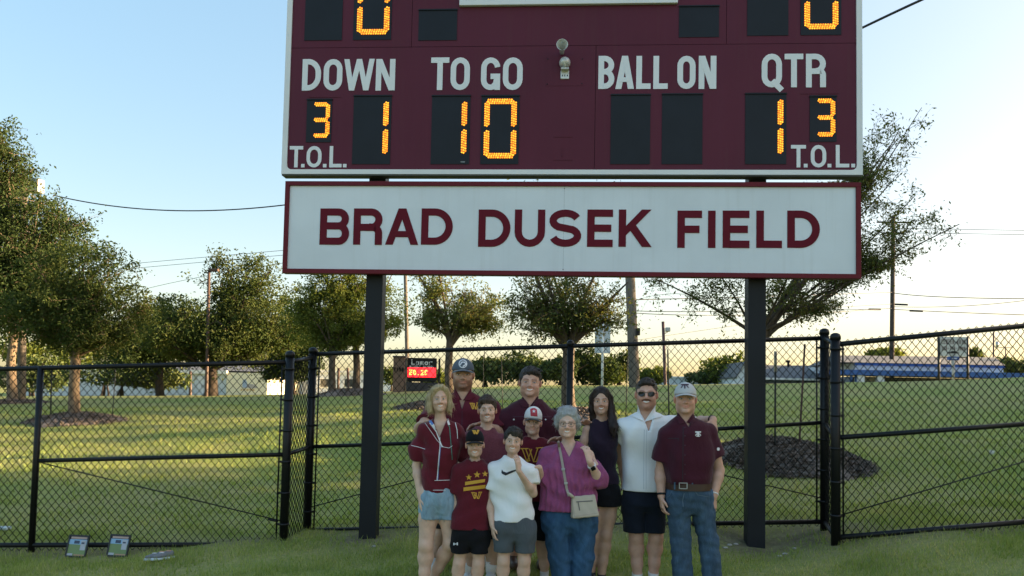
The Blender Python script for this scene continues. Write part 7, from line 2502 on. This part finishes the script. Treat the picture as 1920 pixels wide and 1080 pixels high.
F.D = (np.sqrt(np.maximum(qx, 0) ** 2 + np.maximum(qy, 0) ** 2 + np.maximum(qz, 0) ** 2) + np.minimum(np.maximum(np.maximum(qx, qy), qz), 0) - .011 + .0012 * np.sin(lx * 90 + lz * 40)).astype(np.float32)
bo, bbv = to_obj("body", F, M_bag, bag)
decal("zip", stroke_px([(1081, 941), (1111, 939)], 2.0) + stroke_px([(1084, 942), (1087, 957)], 1.8), bbv, mat_plain("zip_grey", (.12, .11, .10), .4), bag, .003)
decal("seam", stroke_px([(1072, 934), (1078, 970)], .8) + stroke_px([(1079, 968), (1120, 962)], .8), bbv, M_strap, bag, .002)
pts = []
for x, y in ((1047, 829), (1048.5, 838), (1051, 850), (1054, 866), (1057, 884), (1060, 902), (1063, 918), (1067, 930)):
    d_ = ray(x, y).normalized(); h1 = bv.ray_cast(EYE, d_); h2 = HP.bodybv.ray_cast(EYE, d_)
    hs_ = [h for h in (h1, h2) if h[0] is not None]
    p = min(hs_, key=lambda h: h[3])[0] if hs_ else P.W(x, y, -.16)
    pts.append(p - d_ * .008)
pts[-1] = P.W(1067, 930, -.19)
pts.insert(0, P.NB + Vector((-.07, .06, .035)))
mb = MB()
for a_, b_ in zip(pts[:-1], pts[1:]):
    xa, ya, za = axes_from((b_ - a_), EYE - a_)
    mb.box((a_ + b_) / 2, (.020, .004, (b_ - a_).length * 1.04), Matrix((xa, ya, za)).transposed())
mb.build("strap", M_strap, bag)
for x, y in ((1056, 880), (1061, 906)):
    d_ = ray(x, y).normalized(); h1 = bv.ray_cast(EYE, d_)
    if h1[0] is not None: mb = MB(); mb.box(h1[0] - d_ * .012, (.028, .008, .018), None, .002); mb.build("buckle", M_galv, bag)
mb = MB(); q = P.W(1066, 931, -.20); mb.tube([q + Vector((-.012, 0, .03)), q + Vector((.012, -.01, .016)), q + Vector((.03, -.006, .0)), q + Vector((.045, .0, -.005))], [.008, .013, .013, .006], 8); mb.build("knot", M_bag, bag)

# --- K: man in the white cap, maroon shirt and jeans
P = Person("man in pale grey cap, dark maroon button shirt, brown belt and worn blue jeans", 6.2, dict(px=(1285, 719, 775), fw=1.02, jaw=1.08, smile=.6, flush=1.0, neck_r=.060, teeth=False, yaw=.04, brow=(.55, .45, .4), iris='blue', ear=1.1), SK_RUD,
           (1286, 790), [(781, 1268, 1306, .06), (788, 1258, 1318, .085), (797, 1247, 1330, .11), (812, 1238, 1339, .13), (835, 1238, 1340, .14), (860, 1243, 1338, .145, -.01), (895, 1248, 1334, .145, -.015), (910, 1250, 1332, .14)])
P.arms = [(P.W(1248, 814), P.W(1238, 884, .03), P.W(1240, 931, -.02), .056, .045, .031), (P.W(1330, 811), P.W(1348, 882, .03), P.W(1338, 930, -.04), .056, .046, .032)]
P.hands = [(P.W(1240, 932, -.02), (.10, -.12, -1), (1, .1, 0), .98, .5, -1), (P.W(1337.5, 931, -.04), (-.06, -.12, -1), (-.5, .85, 0), 1.0, .65, 1)]
P.legs = [(P.W(1270, 925), P.W(1276, 1012, -.01), P.foot(1282), .068, .046, .034), (P.W(1312, 925), P.W(1327, 1012, -.02), P.foot(1338), .068, .046, .034)]
P.body()
sh, bv = P.top("button_shirt", CL_PLUM, 907, [(0, .68, .070, .088), (1, .62, .070, .088)], .066, .006, -.016, (.020, .045), .0045, 28, 91)
collar(P.NB + Vector((0, .004, .008)), .061, CL_PLUM, sh, .034, .8, .0, .012)
flaps(P, bv, CL_PLUM, sh, [[(1271, 773), (1285, 792), (1275, 796), (1267, 781)], [(1303, 770), (1311, 778), (1297, 796), (1287, 792)]])
decal("placket", stroke_px([(1281, 800), (1280, 904)], 1.1) + stroke_px([(1252, 822), (1272, 822), (1272, 826)], .9), bv, PR_BLACK, sh, .002)
for y in (800, 816, 834, 852, 870, 888): decal("button", [[(1283, y), (1285.6, y), (1285.6, y + 2.4), (1283, y + 2.4)]], bv, PR_PLUM, sh, .004, .8)
decal("emblem", stroke_px([(1304, 810), (1314, 810)], 2.4) + stroke_px([(1309, 810), (1309, 818)], 3) + stroke_px([(1304, 816.5), (1307, 813)], 1.8) + stroke_px([(1314, 816.5), (1311, 813)], 1.8) + stroke_px([(1306, 818), (1312, 818)], 1.6), bv, PR_WHITE, sh, .003)
decal("sleeve_badge", [[(1347 + 3 * math.cos(a), 842 + 3.4 * math.sin(a)), (1347 + 3 * math.cos(a + 1.05), 842 + 3.4 * math.sin(a + 1.05)), (1347, 842), (1347, 842)] for a in [i * 1.05 for i in range(6)]], bv, PR_WHITE, sh, .003)
jn, jb = P.bottom("jeans", DENIM_D, [(900, 1253, 1329, .135, -.008), (922, 1250, 1332, .138, -.004), (948, 1250, 1333, .125)], [((P.W(1270, 930), P.W(1276, 1012), P.foot(1281)), (P.px(22.5), P.px(18.5), P.px(18.5))), ((P.W(1311, 930), P.W(1327, 1012), P.foot(1338)), (P.px(22.5), P.px(18.5), P.px(18.5)))], None, .0042, 40, 28, top=903)
decal("fly", stroke_px([(1283, 925), (1280, 938), (1281, 950)], 1.4) + stroke_px([(1303, 920), (1308, 928), (1330, 932)], .9) + stroke_px([(1260, 920), (1255, 930), (1249, 933)], .9), jb, mat_plain("denim_seam", (.10, .15, .21), .8), jn, .002)
M_belt = mat_plain("brown_leather_belt", (.055, .028, .020), .45)
S_ = P.secs[-0]
V, Fs = [], []
za_, zb_ = P.W(1290, 904).z, P.W(1290, 917).z
xm_, hw_ = (P.W(1250, 910).x + P.W(1331, 910).x) / 2, (P.W(1331, 910).x - P.W(1250, 910).x) / 2 + .006
n = 40
for i in range(n):
    a = 2 * math.pi * i / n; ca, sa = math.cos(a), math.sin(a)
    q = (abs(ca) ** 2.3 + abs(sa) ** 2.3) ** (-1 / 2.3)
    for z, k in ((za_, 1.0), (zb_, 1.0)): V.append((xm_ + ca * q * hw_, P.d - .005 + sa * q * .146, z))
for i in range(n): Fs.append((i * 2, i * 2 + 1, ((i + 1) % n) * 2 + 1, ((i + 1) % n) * 2))
me = bpy.data.meshes.new("belt"); me.from_pydata(V, [], Fs); me.update(); me.polygons.foreach_set("use_smooth", [True] * n)
bl_ = link("belt", me, M_belt, P.root)
q = P.W(1281, 911, -.157); mb = MB(); mb.box(q + Vector((0, 0, .022)), (.06, .006, .006)); mb.box(q - Vector((0, 0, .022)), (.06, .006, .006)); mb.box(q + Vector((.03, 0, 0)), (.006, .006, .05)); mb.box(q - Vector((.03, 0, 0)), (.006, .006, .05)); mb.build("buckle", M_galv, bl_)
for x in (1265, 1298, 1322):
    q = P.W(x, 911, -.146 if x < 1310 else -.10); mb = MB(); mb.box(q, (.012, .006, .056), None, .001); mb.build("belt_loop", DENIM_D, jn)
c_, cb = cap_on(P.H, mat_cloth("pale_grey_twill", (.50, .50, .50), .04, 800, .12), P.root, mat_cloth("pale_grey_brim", (.42, .42, .43), .05, 800, .1), 1.0)
decal("emblem", stroke_px([(1277, 721), (1291, 721)], 2.4) + stroke_px([(1284, 721), (1284, 728)], 2.6) + stroke_px([(1277, 727), (1281, 722)], 1.8) + stroke_px([(1291, 727), (1287, 722)], 1.8), cb, PR_PLUM, c_, .003)
hair_short(P.H, HR_GREY, P.root, .982, None, -.05, 13, under=True)
for i, m, w in ((0, M_black, .016), (1, PR_WHITE, .010)):
    wr = Vector(P.arms[i][2]); ax = wr - Vector(P.arms[i][1]); band_ring(wr - ax.normalized() * .02, ax, .035, w, m, P.root, "bracelet" if i else "watch_band")
P.shoes(SHOE_B, 1.05)

# --- F: small boy in the black cap
P = Person("small boy in black cap and maroon tee printed with gold stars and stripes", 6.05, dict(px=(890.5, 809, 857), fw=.99, jaw=.90, smile=.9, flush=.5, neck_r=.040, child=1.0, ear=1.15, brow=(.6, .5, .4), tilt=-.03), SK_KID,
           (890, 868), [(861, 876, 905, .045), (869, 866, 914, .068), (878, 856, 922, .08), (900, 851, 922, .088), (940, 851, 918, .088), (975, 848, 917.5, .102), (995, 845, 919.5, .108)])
P.arms = [(P.W(859, 884), P.W(852, 935, .02), P.W(853, 978, -.0), .034, .028, .020), (P.W(918, 884), P.W(924, 935, .08), P.W(918, 975, .1), .034, .028, .020)]
P.hands = [(P.W(853, 979, .0), (.05, -.1, -1), (1, .2, 0), .72, .4, -1), (P.W(918, 976, .1), (0, -.1, -1), (-1, .2, 0), .72, .4, 1)]
P.legs = [(P.W(868, 1000), P.W(861, 1056, 0), P.foot(857, 0, .8), .062, .043, .029), (P.W(898, 1000), P.W(897, 1058, 0), P.foot(894, 0, .8), .062, .043, .029)]
P.body()
sh, bv = P.top("tee_shirt", CL_MAROON, 991, [(0, .80, .052, .064), (1, .80, .052, .064)], .052, .004, -.008, None, .004, 36, 101)
for q in (star_px(879, 895, 6.2), star_px(894.5, 890, 6.8), star_px(909.5, 888.5, 6.2)): decal("star_print", q, bv, PR_GOLD, sh, .003)
decal("stripe_print", [[(872, 903.5), (910, 898), (909, 904), (872, 910)]], bv, PR_GOLD, sh, .003)
decal("stripe_print", [[(869, 914), (910.5, 909), (910, 915.5), (869, 921)]], bv, PR_GOLD, sh, .003)
decal("emblem", w_px(884, 903, 922.5, 935, 1.5), bv, PR_GOLD, sh, .003)
st, sbv = P.bottom("shorts", CL_BLACK, [(974, 851, 915, .088), (992, 849, 916, .092), (1008, 848, 916, .092)], [((P.W(867, 1000), P.W(863, 1040)), (P.px(18), P.px(18))), ((P.W(899, 1000), P.W(899, 1042)), (P.px(18), P.px(17)))], 1036)
decal("logo", stroke_px([(851, 1018), (851, 1022)], 2) + stroke_px([(851, 1020), (857.5, 1020)], 1.6) + stroke_px([(857.5, 1017.5), (857.5, 1022)], 2), sbv, PR_WHITE, st, .003)
c_, cb = cap_on(P.H, CL_BLACK, P.root, None, 1.06, .022, True)
decal("emblem", w_px(885.5, 898.5, 806.5, 813.5, 1.5), cb, PR_GOLD, c_, .003)
hair_short(P.H, mat_hair("sandy_hair", (.17, .12, .075), .35), P.root, .975, None, -.045, 17, under=True)
P.shoes(SHOE_W, .8)

# --- G: boy in the white sports tee
P = Person("dark haired boy in white tee with black swoosh and grey shorts, hand raised", 6.02, dict(px=(962, 803, 850), fw=1.02, jaw=.95, smile=1.1, flush=.6, neck_r=.042, child=.8, ear=1.2, tilt=.05, brow=(.22, .18, .15)), SK_KID,
           (960, 862), [(855, 946, 977, .046), (864, 934, 988, .070), (874, 922, 1000, .085), (895, 917, 1003, .092), (920, 922, 1000, .092), (950, 924, 999, .102), (980, 923, 1003, .112)])
P.arms = [(P.W(925, 880), P.W(917, 940, .02), P.W(923, 985, -.05), .037, .030, .021), (P.W(996, 882), P.W(1000, 925, -.04), P.W(973, 884, -.19), .037, .031, .021)]
P.hands = [(P.W(923.5, 986, -.05), (.14, -.12, -1), (.9, .3, 0), .78, .35, -1), (P.W(972, 883, -.19), (-.08, -.02, 1), (-.75, .6, 0), .80, .45, 1)]
P.legs = [(P.W(947, 990), P.W(944, 1052, -.01), P.foot(943, 0, .8), .064, .044, .030), (P.W(980, 990), P.W(983, 1052, -.01), P.foot(981, 0, .8), .064, .044, .030)]
P.body()
sh, bv = P.top("tee_shirt", CL_WHITE, 976, [(0, .55, .052, .060), (1, .58, .052, .058)], .050, .006, -.008, None, .0045, 36, 111)
decal("swoosh", [[(941, 880), (943.5, 884), (941.5, 888.5), (940, 886)], [(943.5, 884), (950, 886), (948, 891.5), (941.5, 888.5)], [(950, 886), (959, 882.5), (958.5, 887), (948, 891.5)], [(959, 882.5), (976, 878), (976, 879), (958.5, 887)]], bv, PR_BLACK, sh, .003)
P.bottom("shorts", CL_GREY, [(958, 928, 999, .092), (978, 927, 1001, .096), (996, 927, 1002, .096)], [((P.W(946, 990), P.W(944, 1045)), (P.px(20), P.px(18.5))), ((P.W(982, 990), P.W(985, 1045)), (P.px(20), P.px(18.5)))], 1034, .0045, 40, 33)
hair_short(P.H, HR_DARK, P.root, 1.02, dict(n=12, sweep=.8, low=.050, arch=.05), -.045, 19, 1.02, .5, .005)
P.shoes(SHOE_D, .8)
print("people done", round(time.time() - T0, 1))
# ------------------------------------------------------------------ things lying at the foot of the fence
M_frame_b = mat_plain("black_frame", (.012, .012, .015), .3)
M_pic_sky = mat_plain("picture_sky", (.24, .42, .62), .35); M_pic_grass = mat_plain("picture_turf", (.16, .24, .09), .35); M_pic_board = mat_plain("picture_board", (.03, .05, .10), .35)
M_pic_white = mat_plain("picture_white", (.40, .42, .48), .35); M_pic_tan = mat_plain("picture_tan", (.42, .24, .15), .35); M_pic_title = mat_plain("picture_title", (.45, .32, .28), .35)
for (cx, cy, tilt, lab) in ((145, 1019, .03, "framed field picture leaning on the bottom rail nearer the line post"), (222, 1025, .035, "framed field picture standing in the grass nearer the pair of shoes")):
    Yp = 7.52
    w, h = 38 * ppx(Yp), 40 * ppx(Yp)
    c = at(cx, cy, Yp); g = gh1(c.x, Yp) + .005
    o = thing("plaque", lab, "plaque", (c.x, Yp, g), "framed field pictures on the grass")
    Mt = Matrix.Rotation(-math.radians(16), 3, 'X') @ Matrix.Rotation(tilt, 3, 'Y')
    base = Vector((c.x, Yp - .03, g))
    def bx(x0, x1, z0, z1, y0, y1, nm, m, par, bev=0):
        mb = MB(); mb.box(base + Mt @ Vector(((x0 + x1) / 2, (y0 + y1) / 2, (z0 + z1) / 2)), (x1 - x0, y1 - y0, z1 - z0), Mt, bev); return mb.build(nm, m, par)
    ft_ = .012
    bx(-w / 2 + .01, w / 2 - .01, .01, h - .01, .004, .014, "backing", M_frame_b, o)
    for a in ((-w / 2, w / 2, 0, ft_), (-w / 2, w / 2, h - ft_, h), (-w / 2, -w / 2 + ft_, ft_, h - ft_), (w / 2 - ft_, w / 2, ft_, h - ft_)): bx(*a, -.008, .012, "frame", M_frame_b, o)
    iw, ih = w - 2 * ft_, h - 2 * ft_
    pc = bx(-iw / 2, iw / 2, ft_, ft_ + ih * .58, .0, .0035, "picture", M_pic_grass, o)
    bx(-iw / 2, iw / 2, ft_ + ih * .58 + .0005, ft_ + ih * .84, .0, .0035, "print", M_pic_sky, pc)
    bx(-iw / 2 + .01, iw / 2 - .01, ft_ + ih * .87, ft_ + ih * .97, .0, .0035, "title", M_pic_title, pc)
    bx(-iw * .22, iw * .08, ft_ + ih * .62, ft_ + ih * .78, -.002, -.0005, "print", M_pic_board, pc)
    bx(iw * .16, iw * .45, ft_ + ih * .30, ft_ + ih * .80, -.002, -.0005, "print", M_pic_white, pc)
    bx(iw * .20, iw * .36, ft_ + ih * .62, ft_ + ih * .70, -.004, -.0025, "print", M_pic_board, pc)
    bx(-iw * .1, iw / 2 - .005, ft_ + .002, ft_ + ih * .08, -.002, -.0005, "print", M_pic_tan, pc)
    bx(-iw / 2 + .003, -iw * .18, ft_ + .002, ft_ + ih * .12, -.002, -.0005, "print", M_pic_white, pc)
M_shoeg = mat_plain("grey_knit_shoe", (.17, .18, .20), .8, 0, .15); M_sole = mat_plain("pale_blue_sole", (.50, .58, .62), .5); M_insole = mat_plain("peach_insole", (.50, .25, .16), .7)
for (px, py, yaw, lab) in ((297, 1051, 1.15, "grey sneaker with pale sole lying sideways on the grass"), (310, 1047, .85, "grey sneaker behind the other of the pair, peach insole showing")):
    Yp = 7.12; c = at(px, py, Yp); g = gh1(c.x, Yp) + .015
    o = thing("sneaker", lab, "shoe", (c.x, Yp, g), "pair of sneakers on the grass")
    d = Vector((-math.sin(yaw), -math.cos(yaw), 0))
    b = Vector((c.x, Yp, g)); k_ = .72
    def Z(z): return Vector((0, 0, z * k_))
    F = Field(np.array(b) - .22, np.array(b) + .22, .006)
    F.cap(b - d * (.06 * k_) + Z(.045), b + d * (.07 * k_) + Z(.035), .040 * k_, .036 * k_, .015); F.cap(b + d * (.05 * k_) + Z(.03), b + d * (.13 * k_) + Z(.026), .038 * k_, .028 * k_, .015)
    F.cap(b - d * (.06 * k_) + Z(.06), b - d * (.02 * k_) + Z(.075), .036 * k_, .03 * k_, .015)
    F.plane((b.x, b.y, b.z + .088 * k_), (0, 0, 1)); F.plane((b.x, b.y, b.z + .018 * k_), (0, 0, -1))
    up, _ = to_obj("upper", F, M_shoeg, o)
    F = Field(np.array(b) - .22, np.array(b) + .22, .006)
    F.cap(b - d * (.075 * k_), b + d * (.06 * k_), .040 * k_, .042 * k_, .015); F.cap(b + d * (.06 * k_), b + d * (.14 * k_), .042 * k_, .034 * k_, .015)
    F.plane((b.x, b.y, b.z + .02 * k_), (0, 0, 1)); F.plane((b.x, b.y, b.z - .012 * k_), (0, 0, -1))
    to_obj("sole", F, M_sole, o)
    mb = MB(); mb.lathe([(.022, 0), (.022, .003), (.009, .0035)], Matrix.Translation(b - d * (.035 * k_) + Z(.0885)) @ Matrix.Diagonal((1.15, .95, 1, 1)), 14); mb.build("insole", M_insole, o)
    mb = MB()
    for k in (-.1, .5, 1.1): mb.tube([b + d * ((.035 + .018 * k) * k_) + Vector((-.02 * k_, 0, .072 * k_)), b + d * ((.04 + .018 * k) * k_) + Z(.078), b + d * ((.035 + .018 * k) * k_) + Vector((.02 * k_, 0, .072 * k_))], .004, 5)
    mb.build("lace", PR_WHITE, up)
# scrap of litter on the slope and a pale line marker in the grass
p = at(1860, 866, 11.5); p.z = gh1(p.x, p.y) + .03
mb = MB(); mb.add([p + Vector(v) for v in ((-.04, 0, -.02), (.03, .01, -.025), (.045, 0, .03), (.005, -.01, .02), (-.03, 0, .045), (-.005, .03, 0))], [(0, 1, 3), (1, 2, 3), (3, 2, 4), (0, 3, 4), (0, 4, 5), (1, 0, 5)])
tag(mb.build("litter", PR_WHITE), "crumpled scrap of white litter on the grass slope", "litter")
p = at(4, 974, 8.6); z = gh1(p.x, p.y) + .02
mb = MB(); mb.box((p.x - .1, p.y, z), (.36, .10, .03), None, .008); tag(mb.build("field_marker", M_sole), "pale flat marker lying in the grass behind the fence", "marker")
# pale stones and clods on the bare earth
M_stone = mat_plain("pale_limestone", (.34, .32, .28), .85, 0, .15, 8)
for i, (px, py, Yp) in enumerate(((1368, 995, 7.55), (1360, 1010, 7.45), (1462, 1021, 7.2), (1472, 1019, 7.25), (1380, 988, 7.6), (702, 1019, 7.6), (1490, 1004, 7.4))):
    p = at(px, py, Yp); p.z = gh1(p.x, p.y) + .006
    bm = bmesh.new(); bmesh.ops.create_icosphere(bm, subdivisions=2, radius=1.0)
    for v in bm.verts: v.co = p + Vector((v.co.x * .026, v.co.y * .02, v.co.z * .012)) * random.uniform(.8, 1.2)
    me = bpy.data.meshes.new("stone"); bm.to_mesh(me); bm.free()
    tag(link("stone", me, M_stone), "small pale stone on the bare earth round the scoreboard posts", "stone", "pale stones by the posts")
print("total", round(time.time() - T0, 1))
